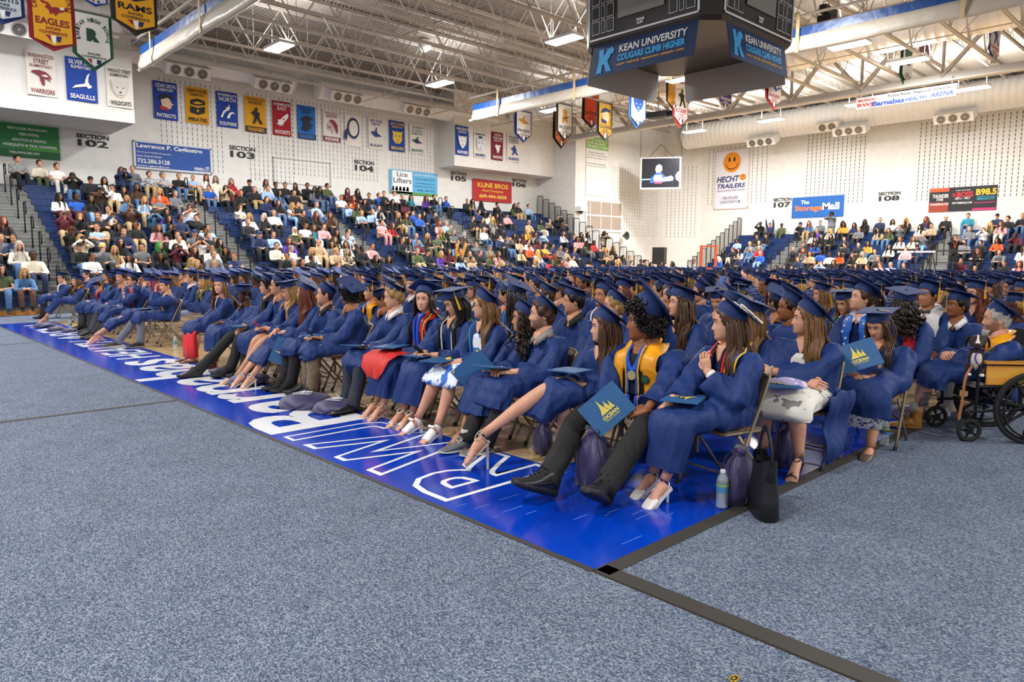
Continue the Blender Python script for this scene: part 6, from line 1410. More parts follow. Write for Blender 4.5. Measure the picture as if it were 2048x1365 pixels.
for (z, a, b, y) in ((.47, .2, .06, .47), (.4, .2, .075, .5), (.25, .21, .08, .5), (.08, .22, .085, .5)): R.append([(a*math.cos(t), y+b*math.sin(t)*(1+.12*math.sin(7*t)), z) for t in np.linspace(0, 2*PI, 40, endpoint=False)])
m.loft(R).build('red_skirt', mat('red_cloth2', 'd01f24', .6), BN['o'], True)
LC = grad(331, 572, 0, 'person with hand over mouth, grey jeans and black slip-on shoes at the aisle seat', pitch=-4, skin=0, sex='m', hair='buzz', hc='n', cap=(12, 22, 1), lh=(.02, .20, .93, (-.8, -.2, -.7), (.1, .0, 1), (0, 1, .2), .7), rh=(.10, .40, .60), lk=(-.12, .46), rk=(.16, .47), lf=(-.12, .50), rf=(.2, .82), legs='trousers', legc='6a6e78', shoes=('slip', '2a2a2c', 'b9a684'), skirt=.42, cords=(('e8a030', .07, .55, .008), ('f0f0f0', .09, .55, .006)), dyaw=-10, chairlab='tan metal folding chair at the aisle end of the far block')
folder(LC, (.1, .34, 0.640), (-PI/2, 0, .2), 'navy folder on the lap of the graduate covering his mouth', False)
PK = grad(300, 568, 0, 'person with magenta hair touching the cap, pink heels stretched out', pitch=-8, skin=0, hair='long', hc='m', hl=.3, cap=(20, 30, 1), lh=(-.10, .16, .98, (-.9, .0, -.5), (.3, -.1, 1), (-.6, .6, .2), .5), rh=(.12, .2, 1.04, (.9, .1, -.5), (-.3, -.1, 1), (.6, .6, .2), .5), lf=(.05, .95), rf=(.16, .85), shoes=('pump', 'd9a8b8'), skirt=.26)
YG = grad(266, 561, 0, 'person with glasses and black hair waving a gold tassel, red pattern on the gown', pitch=2, skin=1, sex='m', hair='short', hc='k', cap=(22, 45, 1), glasses=True, lh=(.0, .22, .84, (-.9, .0, -.6), (0, .2, 1), (0, 1, .1), .8), legs='trousers', legc='2a2a2e', shoes=('dress', '4a3c2c', '3a2c20'), skirt=.3, lf=(-.05, .7), rf=(.1, .75), stole=('b8242a', .6, .04))
SM = grad(242, 556, 0, 'person with broad smile and thin moustache, wide shoulders, grey trousers', pitch=2, skin=1, sex='m', hair='short', hc='k', hs=1.05, w=1.15, cap=(14, 30, 1), tass=None, beard='m', legs='trousers', legc='3a3a3e', shoes=('dress', '1b1b1d', '1b1b1d'), skirt=.42, lf=(-.08, .62), rf=(.12, .6))
D2 = grad(224, 558, 0, 'person with very dark skin and hand at chin in the far block', pitch=-4, skin=4, sex='m', hair='tight', hc='k', cap=(16, 30, 1), tass=None, lh=(.0, .22, .86, (-.8, -.2, -.7), (.1, .0, 1), (0, 1, .2), .7), legs='trousers', legc='26262a', shoes=('dress', '1b1b1d', '1b1b1d'), skirt=.4, cords=(('2a9ab0', .06, .6, .01),))
HB = grad(196, 570, 0, 'person bowing the head so the cap top shows, gold tassel hanging, red stole', pitch=-38, skin=0, sex='m', hair='wavy', hc='d', cap=(8, 40, -1), stole=('a8202a', .6, .035), legs='trousers', legc='2c2a2a', shoes=('dress', '1b1b1d', '1b1b1d'), skirt=.35, fy=.14)
WL = grad(152, 563, 0, 'person with long brown hair and gold stole near the far end of the front row', pitch=2, skin=1, hair='long', hc='n', hl=.45, wave=.012, cap=(16, 40, 1), stole=('eea21a', .6, .04), shoes=('sandal', 'c09a7c'), skirt=.22, lf=(-.05, .7), rf=(.08, .68))
folder(WL, (.0, .38, 0.670), (-PI/2+.3, 0, .3), 'navy folder open on the lap near the far end of the front row', False)
FE = grad(123, 557, 0, 'person with glasses and short dark hair at the far end of the front row', pitch=0, skin=0, sex='m', hair='short', hc='d', cap=(14, 40, 1), tass=None, glasses=True, legs='trousers', legc='1c1c20', shoes=('dress', '1b1b1d', '1b1b1d'), skirt=.35, cords=(('e8e0d0', .07, .6, .012),))
# ---- second and later rows, near end
CR = grad(1612, 640, 1, 'person with folded arms, long light brown hair, white print dress, black sandals', pitch=4, skin=0, hair='long', hc='l', hl=.36, side=1.45, wave=.006, cap=(40, 45, 1), tass=None, w=1.18, d=1.12, lh=(.16, .27, .70, (-.9, .15, -.6), (1, .1, -.15), (.0, 1, .4), .3), rh=(-.1, .25, .65, (.9, .1, -.6), (-1, .2, -.1), (0, .8, .5), .4), lk=(-.1, .47), rk=(.13, .47), lf=(-.13, .42), rf=(.14, .38), shoes=('strappy', '25242a'), skirt=None, drape=-1, dyaw=4, chairlab='tan metal folding chair at the near end of the second row')
dress(CR, print_mat('grey_flower_print', 'e6e2da', '8a8a88', 14, .62), .44)
m = MB().loft([superring((.02+.0*y, y, .60+.02*math.sin(y*9)), (1, 0, 0), (0, 0, 1), a, b, 22, 2.5) for y, a, b in ((.14, .05, .03), (.2, .12, .06), (.32, .15, .065), (.42, .13, .05), (.47, .05, .02))])
o = m.build('clutch_bag', print_mat('lilac_print', 'a79cc4', 'd8d0e4', 13, .56), None, True); o.matrix_world = CR['Rm']; tag(o, 'lilac patterned pouch on the lap of the graduate with folded arms', 'bag'); MB().tube(spline([(-.1, .2, .66), (.02, .2, .685), (.12, .2, .66)], 9), .004, 5).build('zip', CORD, o)
folder(CR, (.03, .40, 0.635), (-PI/2, 0, .6), 'navy folder with gold sails under the lilac pouch')
m = MB(); c = CR['arms'][0][2]
for i in range(14): a = i*2*PI/14; m.ball(c+np.array([-.01, .033*math.cos(a), .033*math.sin(a)]), .0085, 0, 6, 4)
m.build('bead_bracelet', C('c8bfae'), CR['o'], True)
FW_ = grad(1757, 652, 2, 'person reading a folder with eyes down, long straight dark brown hair', pitch=-20, skin=1, hair='long', hc='n', hl=.4, wave=.006, cap=(12, 18, -1), tass='navy', w=1.15, d=1.1, lh=(-.06, .40, .60, (-.8, -.3, -.6), (.6, .6, .1), (0, .2, 1), .5), rh=(.12, .36, .62), lk=(-.12, .46), rk=(.12, .46), shoes=('flat', '6a5a4a'), skirt=.3, dyaw=4, chairlab='tan metal folding chair at the near end of the third row')
folder_at(1716, 712, 5.72, 24, 'navy folder held up by the graduate with eyes down', True, False, (.30, .235), -25)
m = MB(); R = [[(a*math.cos(t)+.17+.03*z, .42+b*math.sin(t), z) for t in np.linspace(0, 2*PI, 24, endpoint=False)] for z, a, b in ((.5, .06, .07), (.42, .09, .08), (.28, .09, .07), (.14, .07, .05), (.09, .02, .02))]
m.loft(R).build('grey_skirt', mat('grey_knit', '9a9aa6', .8, bump=(30, .3, .005)), FW_['o'], True)
m = MB(); R = [[(a*math.cos(t), .46+b*math.sin(t), z) for t in np.linspace(0, 2*PI, 28, endpoint=False)] for z, a, b in ((.49, .2, .07), (.4, .2, .08), (.22, .18, .08))]
m.loft(R).build('print_skirt', print_mat('navy_white_print', 'e8eaee', '2c3f78', 34, .5), FW_['o'], True)
MU = grad(1914, 612, 4, 'person with thin moustache and white shirt collar in front of the bow-tied graduate', pitch=4, skin=3, sex='m', hair='short', hc='k', cap=(12, 30, 2), tass='navy', collar='e9e7e4', beard='m', legs='trousers', legc='dcdad6', shoes=('sneaker', 'e0e0e0'), skirt=None, drape=0, chair=True, w=1.05)
# ---- wheelchair user and his dog
WH = grad(1992, 640, 3, 'person with white beard and gold stole, seated in a wheelchair with a puppy', pitch=2, skin=0, sex='m', hair='short', hc='w', cap=(36, 45, 1), tass=None, beard='f', stole=('eea21a', .58, .05), lh=(.03, .34, .70, (-.9, .2, -.5), (.9, .3, -.1), (0, .6, .8), .7), rh=(.10, .36, .69, (.9, .0, -.6), (-.8, .3, -.1), (0, .6, .8), .7), lk=(-.08, .46), rk=(.14, .46), lf=(-.02, .40), rf=(.18, .55), shoes=('boot', 'a8742e', '8a5a22', '6a4418'), skirt=.40, noleg=0, dyaw=-48, chair=False, seat=.47, w=1.12, d=1.05, fdir=((0, 1), (.25, 1)))
bd = MB(); t = np.linspace(0, 1, 9)
for i in range(26):
    a = -1.0+2.0*i/25; x, y = .045*math.sin(a), .082*math.cos(a)-.004; bd.tube(spline([(x, y, -.085), (x*.9, y+.012, -.115), (x*.5, y+.004, -.15)], 6), [.008, .007, .002], 5)
bd.xf(WH['M']).build('beard', HAIR, WH['o'], True).color = (*HC['w'], 1)
a = WH['ank'][1]; MB().tube([a+np.array([0, -.012, .07]), a+np.array([0, -.014, .16])], [.05, .046], 14).build('sock', CLO, WH['o'], True).color = (*srgb('c9c6ba'), 1)
k_, a_ = WH['knees'][1], WH['ank'][1]; c = (k_+a_)/2
ax_ = lambda z: np.interp(z, [a_[2], c[2]+.02, k_[2]], [a_[0], c[0], k_[0]]), lambda z: np.interp(z, [a_[2], c[2]+.02, k_[2]], [a_[1], c[1]-.022, k_[1]])
MB().loft([[np.array([ax_[0](z)+rr*math.cos(t), ax_[1](z)+rr*math.sin(t), z]) for rr, ts in ((.0625*s, np.linspace(2.6, 4.0, 9)), (.058*s, np.linspace(4.0, 2.6, 9))) for t in ts] for z, s in ((.22, .88), (.26, .96), (.31, 1.0), (.35, .99))]).build('tattoo', mat('tattoo_ink', '5c5a62', .5, noise=(40, '8a7a74', 4)), WH['o'], True) 
def wheelchair(Rm):
    r = bpy.data.objects.new('wheelchair', None); COL.objects.link(r); r.matrix_world = Rm; tag(r, 'black wheelchair with orange striped side panel and large spoked wheels', 'wheelchair')
    TY = mat('tyre', '1c1c1c', .8); FR = BLKM
    for s in (-1, 1):
        x = s*.31; wc_ = (x, -.12, .305); t = np.linspace(0, 2*PI, 48, endpoint=False)
        wo = MB().tube(np.c_[np.full(48, x), wc_[1]+.285*np.cos(t), wc_[2]+.285*np.sin(t)], .02, 8, wrap=True, up=(1, 0, 0)).build('rear_wheel', TY, r, True)
        MB().tube(np.c_[np.full(48, x+s*.035), wc_[1]+.24*np.cos(t), wc_[2]+.24*np.sin(t)], .009, 6, wrap=True, up=(1, 0, 0)).build('push_rim', FR, wo, True)
        MB().tube(np.c_[np.full(48, x), wc_[1]+.262*np.cos(t), wc_[2]+.262*np.sin(t)], .012, 6, wrap=True, up=(1, 0, 0)).build('rim', FR, wo, True)
        h = MB().tube([(x-s*.05, wc_[1], wc_[2]), (x+s*.04, wc_[1], wc_[2])], .035, 12); h.build('hub', FR, wo, True)
        for i in range(8):
            a = i*PI/4+.2; MB().loft([superring((x, wc_[1]+q*math.cos(a), wc_[2]+q*math.sin(a)), (1, 0, 0), (0, -math.sin(a), math.cos(a)), .012, wd, 8) for q, wd in ((.02, .018), (.14, .011), (.258, .015))]).build('spoke', FR, wo)
        cx, cy, cz = s*.27, .34, .1; ca = MB().tube(np.c_[np.full(24, cx), cy+.083*np.cos(t[::2]), cz+.083*np.sin(t[::2])], .018, 8, wrap=True, up=(1, 0, 0)).build('caster', TY, r, True)
        m = MB().tube([(cx-.02, cy, cz), (cx+.02, cy, cz)], .03, 10)
        for i in range(5): a = i*2*PI/5; m.tube([(cx, cy, cz), (cx, cy+.075*math.cos(a), cz+.075*math.sin(a))], .009, 5)
        m.build('caster_spokes', FR, ca); MB().tube(spline([(cx+.03, cy, cz), (cx+.03, cy-.02, .2), (cx, cy-.04, .24)], 6), .012, 6).build('caster_fork', FR, ca)
        m = MB(); m.tube([(s*.27, -.28, .30), (s*.27, .34, .26)], .013, 7); m.tube([(s*.27, -.26, .48), (s*.27, .30, .47)], .013, 7); m.tube(spline([(s*.27, .30, .22), (s*.27, .30, .47), (s*.27, .29, .62), (s*.27, .24, .66), (s*.27, -.22, .66)], 14), .013, 7); m.tube([(s*.27, -.27, .2), (s*.27, -.30, .92)], .014, 7)
        m.build('side_frame', FR, r, True)
        MB().box((s*.27-.035, -.2, .665), (s*.27+.035, .26, .69)).build('armrest', mat('arm_orange', 'c8862a', .5), r)
        pn = MB()
        for i, (z0, z1) in enumerate(((.49, .55), (.55, .60), (.60, .65))): pn.box((s*.27-.008, -.24, z0), (s*.27+.008, .24, z1), i % 2)
        pn.build('side_panel', [mat('panel_orange', 'd8842a', .5, noise=(3, 'e0a03a', 3)), mat('panel_amber', 'e0a23c', .5)], r)
    m = MB(); m.tube([(-.26, -.2, .22), (.26, .24, .44)], .012, 6); m.tube([(.26, -.2, .22), (-.26, .24, .44)], .012, 6); m.tube([(-.27, .2, .3), (.27, .2, .3)], .01, 6); m.tube([(-.3, -.12, .305), (.3, -.12, .305)], .012, 6); m.build('cross_brace', FR, r)
    MB().box((-.25, -.22, .455), (.25, .30, .50)).build('seat_cushion', mat('cushion_grey', '9a9690', .8), r)
    MB().box((-.25, -.30, .5), (.25, -.27, .92)).build('backrest', mat('back_black', '1c1c20', .8), r)
    return r
Rw = WH['Rm'] @ Matrix.Translation((0, -.03, 0)); wheelchair(Rw)
def puppy(W):
    FD = mat('puppy_brindle', '3a2a20', .8, noise=(40, '1e1612', 3, (1, 3, 1))); FWH = mat('puppy_white', 'e4ddd4', .85); NO = mat('puppy_nose', '17120f', .3)
    m = MB()
    m.loft([superring(c, (1, 0, 0), v, a, b, 18, 2.1) for c, v, a, b in (((0, -.13, .05), (0, .2, 1), .03, .035), ((0, -.1, .06), (0, .2, 1), .065, .065), ((0, -.02, .08), (0, -.3, 1), .07, .072), ((0, .06, .12), (0, -.7, .8), .068, .072), ((0, .10, .18), (0, -1, .3), .05, .055), ((0, .115, .225), (0, -1, .1), .042, .048), ((0, .12, .25), (0, -1, 0), .03, .035))], 0)
    # head: skull, muzzle, brow
    m.loft([superring((0, y, z), (1, 0, 0), (0, 0, 1), a, b, 20, 2.2) for y, z, a, b in ((.045, .285, .02, .02), (.06, .285, .05, .045), (.1, .287, .062, .052), (.14, .283, .058, .048), (.165, .272, .042, .038), (.185, .262, .034, .03), (.21, .257, .032, .027), (.228, .256, .026, .022), (.234, .256, .01, .01))], 0)
    for s in (-1, 1):
        m.loft([superring((s*x, y, z), (.3*s, .9, 0), (1, 0, -.6*s*0), a, .007, 12, 2) for x, y, z, a in ((.05, .09, .325, .018), (.066, .095, .318, .028), (.078, .1, .29, .03), (.082, .105, .255, .022), (.08, .11, .235, .006))], 0)
        m.tube(spline([(s*.045, .05, .12), (s*.05, .1, .07), (s*.045, .14, .03), (s*.045, .17, .012)], 9), [.03, .024, .019, .018], 10, 0, up=(1, 0, 0)); m.ball((s*.045, .18, .012), (.02, .028, .014), 1, 10, 6)
        m.tube(spline([(s*.05, -.08, .06), (s*.075, -.03, .05), (s*.07, .02, .02)], 8), [.045, .034, .02], 10, 0, up=(1, 0, 0)); m.ball((s*.07, .035, .012), (.018, .03, .013), 1, 10, 6)
        m.ball((s*.032, .158, .293), (.0095, .007, .0085), 2, 8, 5)
    m.ball((0, .234, .268), (.013, .008, .009), 2, 10, 5)
    m.loft([[(x, y, z) for x in (-w, w)]+[(x, y-.002, z-.004) for x in (w, -w)] for y, z, w in ((.118, .341, .004), (.15, .331, .007), (.17, .311, .007), (.186, .294, .012), (.21, .2865, .017), (.226, .28, .014))], 1)
    m.loft([superring((0, y, z), (1, 0, 0), (0, -.5, .8), a, .02, 14, 2) for y, z, a in ((.15, .2, .02), (.148, .17, .036), (.14, .13, .04), (.115, .08, .034), (.09, .05, .01))], 1)
    m.tube(spline([(0, -.13, .06), (0, -.18, .06), (.04, -.22, .05)], 7), [.014, .01, .004], 8, 0)
    o = m.build('dog', [FD, FWH, NO], None, True); o.matrix_world = W; tag(o, 'brown brindle puppy with white muzzle stripe on the lap in the wheelchair', 'dog')
    t = np.linspace(0, 2*PI, 20, endpoint=False); c = MB().tube(np.c_[.05*np.cos(t), .115+.05*np.sin(t), .215+.02*np.sin(t)], .007, 6, wrap=True); c.tube(spline([(.0, .168, .2), (.01, .165, .15), (-.01, .15, .1)], 7), .006, 5); c.build('collar', mat('collar_purple', '6a2a9a', .5), o, True); return o
puppy(WH['Rm'] @ Matrix.Translation((-.13, .22, .56)) @ rotz(62))
m = MB(); P = spline([(-.24, .30, .65), (-.285, .37, .55), (-.295, .39, .36), (-.29, .40, .22), (-.285, .405, .19), (-.29, .41, .22), (-.30, .40, .36), (-.295, .385, .55), (-.25, .31, .65)], 30)
o = m.tube(P, .008, 6, r2=.003, up=(1, 0, 0)).build('dog_leash', mat('leash_tan', 'a8683a', .6)); o.matrix_world = WH['Rm']; tag(o, 'tan leather leash looped over the wheelchair front', 'leash')
# ---- faces behind the front row: busts
def bust(px, py, row, lab, **k):
    k.setdefault('body', 'bust'); k.setdefault('lod', 1); k.setdefault('chair', False); return grad(px, py, row, lab, **k)
bust(1360, 608, 1, 'person with long wavy brown hair between the curly-haired and flower-capped graduates', pitch=6, skin=0, hair='long', hc='n', hl=.5, wave=.014, cap=(16, 35, 1), tass=None, lod=0)
bust(1495, 632, 1, 'person with light brown hair and gold stole hidden behind the flowered cap', pitch=0, skin=1, hair='long', hc='l', hl=.36, cap=(24, 40, 1), stole=('eea21a', .6, .05))
bust(1147, 603, 1, 'person with dark mullet and ear stud in profile, dark shirt collar', pitch=-2, skin=1, sex='m', hair='short', hc='k', cap=(20, 45, 1), tass=None, collar='26262a', lod=0)
bust(1205, 592, 2, 'person with worried look, short black hair, gold tassel, cap tipped back', pitch=4, skin=2, sex='m', hair='tight', hc='k', cap=(30, 45, 1), lod=0, cords=(('e8e0f0', .08, .6, .01),))
bust(1244, 582, 3, 'person with red hair and round glasses looking up', pitch=8, skin=0, hair='long', hc='r', hl=.3, cap=(14, 40, 1), glasses=True, lod=1)
bust(1264, 580, 4, 'person half hidden by dark curls, gold tassel on the flat cap', skin=1, sex='m', hair='short', hc='n', cap=(6, 20, -1))
bust(1340, 590, 3, 'person with short wavy brown hair looking aside, face half hidden', skin=0, sex='m', hair='wavy', hc='n', cap=None)
bust(1437, 600, 3, 'person with dark hair bowing the face, navy tassel, grey collar', pitch=-22, skin=1, sex='m', hair='wavy', hc='d', cap=(10, 30, -1), tass='navy')
bust(1553, 605, 3, 'person seen from behind with dark stubble and short hair, cap tipped up', pitch=4, skin=2, sex='m', hair='tight', hc='k', beard='f', cap=(24, 30, 1), tass=None)
bust(1117, 583, 3, 'person in profile with light skin behind the mullet', skin=0, sex='m', hair='short', hc='n', cap=(18, 45, 1), tass=None)
bust(1112, 566, 5, 'person with dark hair tied back, looking away behind the mullet', skin=2, hair='long', hc='k', hl=.3, cap=None)
bust(1168, 566, 4, 'person with black glasses and short beard looking to the stage', skin=2, sex='m', hair='short', hc='k', beard='f', glasses=True, cap=(16, 40, 1), tass=None)
bust(1030, 590, 1, 'person with long dark hair and blue cord seen from behind', skin=2, hair='long', hc='d', hl=.4, cap=(28, 45, 1), tass='navy', cords=(('2a9ad0', .07, .6, .007),))
bust(1012, 590, 2, 'person with red and gold sash behind the graduate in glasses', skin=1, sex='m', hair='short', hc='k', cap=(30, 45, 1), stole=('c8402a', .6, .045))
bust(946, 580, 2, 'person with round glasses and white stole behind the black-haired graduate', skin=1, hair='long', hc='d', hl=.36, cap=(10, 20, 1), glasses=True, stole=('e6e2da', .6, .05), tass='gold')
bust(968, 572, 3, 'person with thin glasses and gold tassel, eyes level', skin=1, sex='m', hair='short', hc='n', cap=(10, 25, -1), glasses=True)
bust(824, 572, 2, 'person looking up open-mouthed, short fair hair, white shirt', pitch=10, skin=0, sex='m', hair='short', hc='l', cap=(12, 35, 1), tass=None, collar='e9e8ea', lod=0)
bust(742, 583, 1, 'person with brown fringe and gold stole, gold tassel in front', skin=0, sex='m', hair='wavy', hc='n', cap=(14, 35, -1), stole=('eea21a', .6, .045), lod=0)
bust(723, 588, 1, 'person with dark skin and bright blue collar, face turned away', skin=4, sex='m', hair='tight', hc='k', cap=(14, 35, 1), collar='1d5ac8', tass=None)
bust(764, 598, 1, 'person bowing behind the blond graduate, cap tipped forward', pitch=-20, skin=2, sex='m', hair='short', hc='k', cap=(10, 40, 1), tass='gold', fy=.1)
bust(748, 548, 5, 'person with heavy glasses looking down in the middle rows', skin=0, sex='m', hair='short', hc='n', cap=(14, 30, 1), glasses=True, tass=None)
bust(905, 549, 5, 'person with short ginger beard in the middle rows', skin=0, sex='m', hair='short', hc='r', beard='f', cap=(12, 30, 1), tass=None)
bust(526, 552, 2, 'person smiling with round face beside a dark red-haired neighbour', skin=0, sex='m', hair='short', hc='n', cap=(14, 40, 1), tass=None)
bust(513, 556, 3, 'person with dark red hair smiling between two caps', skin=2, hair='long', hc='r', hl=.3, cap=(20, 40, 1), tass=None)
bust(608, 546, 4, 'person with black rectangular glasses above the auburn-haired graduate', skin=2, sex='m', hair='short', hc='k', glasses=True, cap=(14, 40, 1), tass=None)
bust(382, 555, 1, 'person with white shirt collar in profile near the aisle of the far block', skin=0, sex='m', hair='short', hc='n', cap=(16, 40, 1), tass=None, collar='e9e8ea')
bust(365, 551, 2, 'person with glasses and gold cord beside the white-collared graduate', skin=0, sex='m', hair='short', hc='n', cap=(14, 40, 1), tass=None, glasses=True, cords=(('e0a030', .06, .6, .01),))
bust(406, 564, 1, 'person with blonde hair and floral top, gold tassel beside the aisle', skin=0, hair='long', hc='y', hl=.4, wave=.012, cap=(10, 20, -1), stole=('5a8a5a', .6, .05))
bust(426, 563, 1, 'person with glasses between two long-haired blondes', skin=0, sex='m', hair='short', hc='n', cap=(12, 40, 1), tass=None, glasses=True, dx=.4)
bust(325, 546, 2, 'person with dark skin and gold cord near the aisle of the far block', skin=4, hair='long', hc='k', hl=.25, cap=(18, 40, 1), tass=None, cords=(('e0a030', .06, .6, .008),))
bust(172, 550, 1, 'person with light skin behind the bowed head in the far block', skin=0, sex='m', hair='short', hc='n', cap=(14, 40, 1), tass=None)
bust(280, 558, 1, 'person with light skin beside the magenta-haired graduate', skin=0, sex='m', hair='short', hc='n', cap=(14, 40, 1), tass='gold')
bust(212, 553, 1, 'person with pale face and hand raised between dark neighbours in the far block', skin=1, sex='m', hair='short', hc='d', cap=(14, 40, 1), tass=None)
bust(137, 560, 1, 'person with blonde hair and gold cord near the far end', skin=0, hair='long', hc='y', hl=.35, cap=(14, 40, 1), tass='gold')
AF = bust(1722, 598, 3, 'person with light short hair looking up, star-spangled stole', pitch=12, skin=0, sex='m', hair='short', hc='n', cap=(26, 45, 1), tass=None, stole=('2a66c0', .6, .05), collar='e6e6ea', lod=0)
bust(1691, 606, 3, 'person looking down with teal cord, long gold tassel', pitch=-16, skin=1, hair='long', hc='l', hl=.4, cap=(10, 35, 1), cords=(('2a9aa8', .07, .6, .006),), dx=.4)
bust(1808, 608, 3, 'person with long dark curls seen from behind, red sash', skin=2, hair='curlylong', hc='d', hl=.36, cap=(12, 18, 1), tass=None, stole=('c22026', .6, .05))
AI = bust(1856, 592, 4, 'person with bow tie and white red-edged stole, gold tassel', skin=2, sex='m', hair='buzz', hc='k', cap=(22, 45, -1), stole=('e8e4e2', .6, .055), collar='e4e6ea', lod=0)
bust(1831, 589, 5, 'person with large glasses and brown hair beside the bow-tied graduate', skin=0, hair='long', hc='n', hl=.36, cap=(18, 45, 1), glasses=True, tass=None)
bust(1881, 590, 5, 'person with straight blonde hair between the bow tie and the moustache', skin=0, hair='long', hc='y', hl=.36, cap=(14, 40, 1), tass=None)
bust(1951, 588, 5, 'person with long reddish brown hair and nose stud, cap to the side', skin=0, hair='long', hc='r', hl=.5, wave=.012, cap=(16, 45, -1), lod=0)
bust(1985, 572, 6, 'person with shoulder-length brown hair far behind the wheelchair', skin=1, hair='long', hc='n', hl=.3, cap=(12, 40, 1), tass='gold')
bust(2022, 576, 6, 'person with glasses and thick black hair at the picture edge', skin=2, sex='m', hair='wavy', hc='k', cap=(18, 40, -1), glasses=True)
bust(2046, 585, 5, 'person with moustache cut by the picture edge', skin=3, sex='m', hair='short', hc='k', beard='m', cap=(14, 40, 1), tass=None)
bust(1889, 560, 8, 'person with heavy eyebrows, only the upper face above the caps', skin=1, sex='m', hair='short', hc='k', cap=(22, 45, -1))
finish_gowns()
for i in range(9):
    x, z = (-1)**i*.1+.018*((i*5 % 3)-1), AF['N'][2]-.05-.03*i; y = AF['T'].front(x, z, .034)
    MB().poly([(x+r*math.sin(a), y+.004, z+r*math.cos(a)) for a, r in [(k*PI/5, (.016, .0065)[k % 2]) for k in range(10)]]).build('printed_star', WHITE, AF['o'])
q = AI['N']+np.array([0, .09, -.012]); m = MB()
for s in (-1, 1): m.loft([superring(q+np.array([s*d, 0, 0]), (0, 1, 0), (0, 0, 1), .012, h, 10, 3) for d, h in ((.004, .01), (.03, .022), (.052, .026))])
m.build('bow_tie', C('3a3c44'), AI['o'])
for o in [q for q in COL.objects if q.name.startswith('stole_panel') and q.parent]: pass

# ---- things on the floor and between the seats
bag(4.0, 2.18, .3, 'purple drawstring bag upright behind the black tote', 'stand', 1.0, False)
def tote(x, y, rz):
    LT = mat('black_leather', '17171a', .38, spec=.5, bump=(40, .15, .003)); R = []
    for z, a, b in ((0, .155, .065), (.01, .165, .075), (.12, .15, .07), (.25, .13, .055), (.31, .14, .05)): R.append([(a*math.copysign(abs(math.cos(t))**.7, math.cos(t)), b*math.copysign(abs(math.sin(t))**.7, math.sin(t)), z+(.05*abs(math.cos(t)) if z > .3 else 0)) for t in np.linspace(0, 2*PI, 32, endpoint=False)])
    m = MB().loft(R, c1=False); R2 = [[(p[0]*.95, p[1]*.9, p[2]-.002) for p in R[-1]], [(p[0]*.9, p[1]*.85, .1) for p in R[2]]]; m.loft(R2, c0=False)
    o = m.build('tote_bag', LT, None, True, (x, y, .008), rz); tag(o, 'black leather slouchy tote bag standing on the carpet edge', 'bag')
    MB().tube(spline([(-.13, 0, .33), (-.11, 0, .42), (-.03, .0, .51), (.05, 0, .5), (.11, 0, .42), (.13, 0, .33)], 20), .022, 8, r2=.006, up=(0, 1, 0)).build('shoulder_strap', LT, o, True); return o
P = at(1525, 1030, 'z', 0); tote(P[0], P[1], .75)
def bag_px(px, py, rz, lab, mode='lie', s=1., logo=True): p = at(px, py, 'z', 0); return bag(p[0], p[1], rz, lab, mode, s, logo)
bag_px(1188, 975, 1.2, 'purple drawstring bag standing between the feet of the curly-haired graduate', 'stand', 1.15, False)
bag_px(1570, 930, .4, 'purple drawstring bag by the ankle of the graduate with folded arms', 'stand', 1.0, False)
bag_px(1085, 905, .9, 'purple drawstring bag slumped beside the grey slip-on shoes', 'stand', .75, False)
bag_px(612, 812, -.9, 'purple drawstring bag with white sails lying in front of the auburn-haired graduate', 'lie', 1.25)
bag_px(622, 785, .7, 'purple drawstring bag standing behind another with white sails', 'stand', 1.0, False)
bag_px(676, 822, -1.1, 'purple drawstring bag lying beside the black dress shoe', 'lie', 1.1)
bag_px(820, 815, .9, 'purple drawstring bag hanging low beside the beige sandals', 'stand', .8)
bag_px(500, 768, -1.0, 'purple drawstring bag lying flat beside the beige flats', 'lie', 1.15, False)
bag_px(440, 748, .3, 'purple drawstring bag behind the black sneaker', 'lie', .7, False)
bag_px(90, 655, -1.1, 'purple drawstring bag at the far end of the lettering', 'lie', 1.0, False)
bag_px(112, 662, .2, 'dark purple drawstring bag next to the farthest one', 'lie', .8, False)
bag_px(140, 664, -.6, 'crumpled purple drawstring bag near the far water bottle', 'lie', .7, False)
bag_px(1808, 832, -.9, 'purple drawstring bag under the fourth row behind the tan boot', 'lie', 1.0)
def polka_bag():
    p = at(968, 885, 'z', 0); R = [[(a*math.copysign(abs(math.cos(t))**.7, math.cos(t)), b*math.sin(t), z) for t in np.linspace(0, 2*PI, 28, endpoint=False)] for z, a, b in ((0, .13, .05), (.01, .15, .06), (.09, .15, .06), (.14, .14, .04), (.145, .13, .02))]
    o = MB().loft(R).build('handbag', mat('cream_canvas', 'ded6c4', .7), None, True, (p[0], p[1], .003), .95); tag(o, 'cream handbag with navy circles and lilac edge beside brown sandals', 'bag')
    m = MB()
    for i in range(11):
        x, z = -.11+.022*i, .03+.075*((i*37 % 10)/10); q = MB().lathe([(.013, 0), (.013, .002), (.007, .002), (.007, 0)], 12); q.xf(Matrix.Translation((x, -.062, z)) @ Matrix.Rotation(PI/2, 4, 'X')); m.join(q)
    m.build('printed_circles', C('2a3570'), o); MB().tube(spline([(-.15, 0, .0), (-.155, 0, .08), (-.13, 0, .15), (.12, 0, .15)], 12), .012, 6).build('piping', C('6a62a4'), o, True)
polka_bag()
def bottle_px(px, py, lab, s=1.): p = at(px, py, 'z', 0); return bottle(p[0], p[1], lab, s)
bottle_px(1443, 1018, 'clear water bottle beside the front chair leg and black tote', 1.12)
bottle_px(1768, 893, 'clear water bottle beside the third row chair leg', 1.08)
bottle_px(351, 700, 'clear water bottle left of the aisle chair leg'); bottle_px(391, 697, 'clear water bottle right of the aisle chair'); bottle_px(141, 661, 'clear water bottle beside dark shoes near the far end')
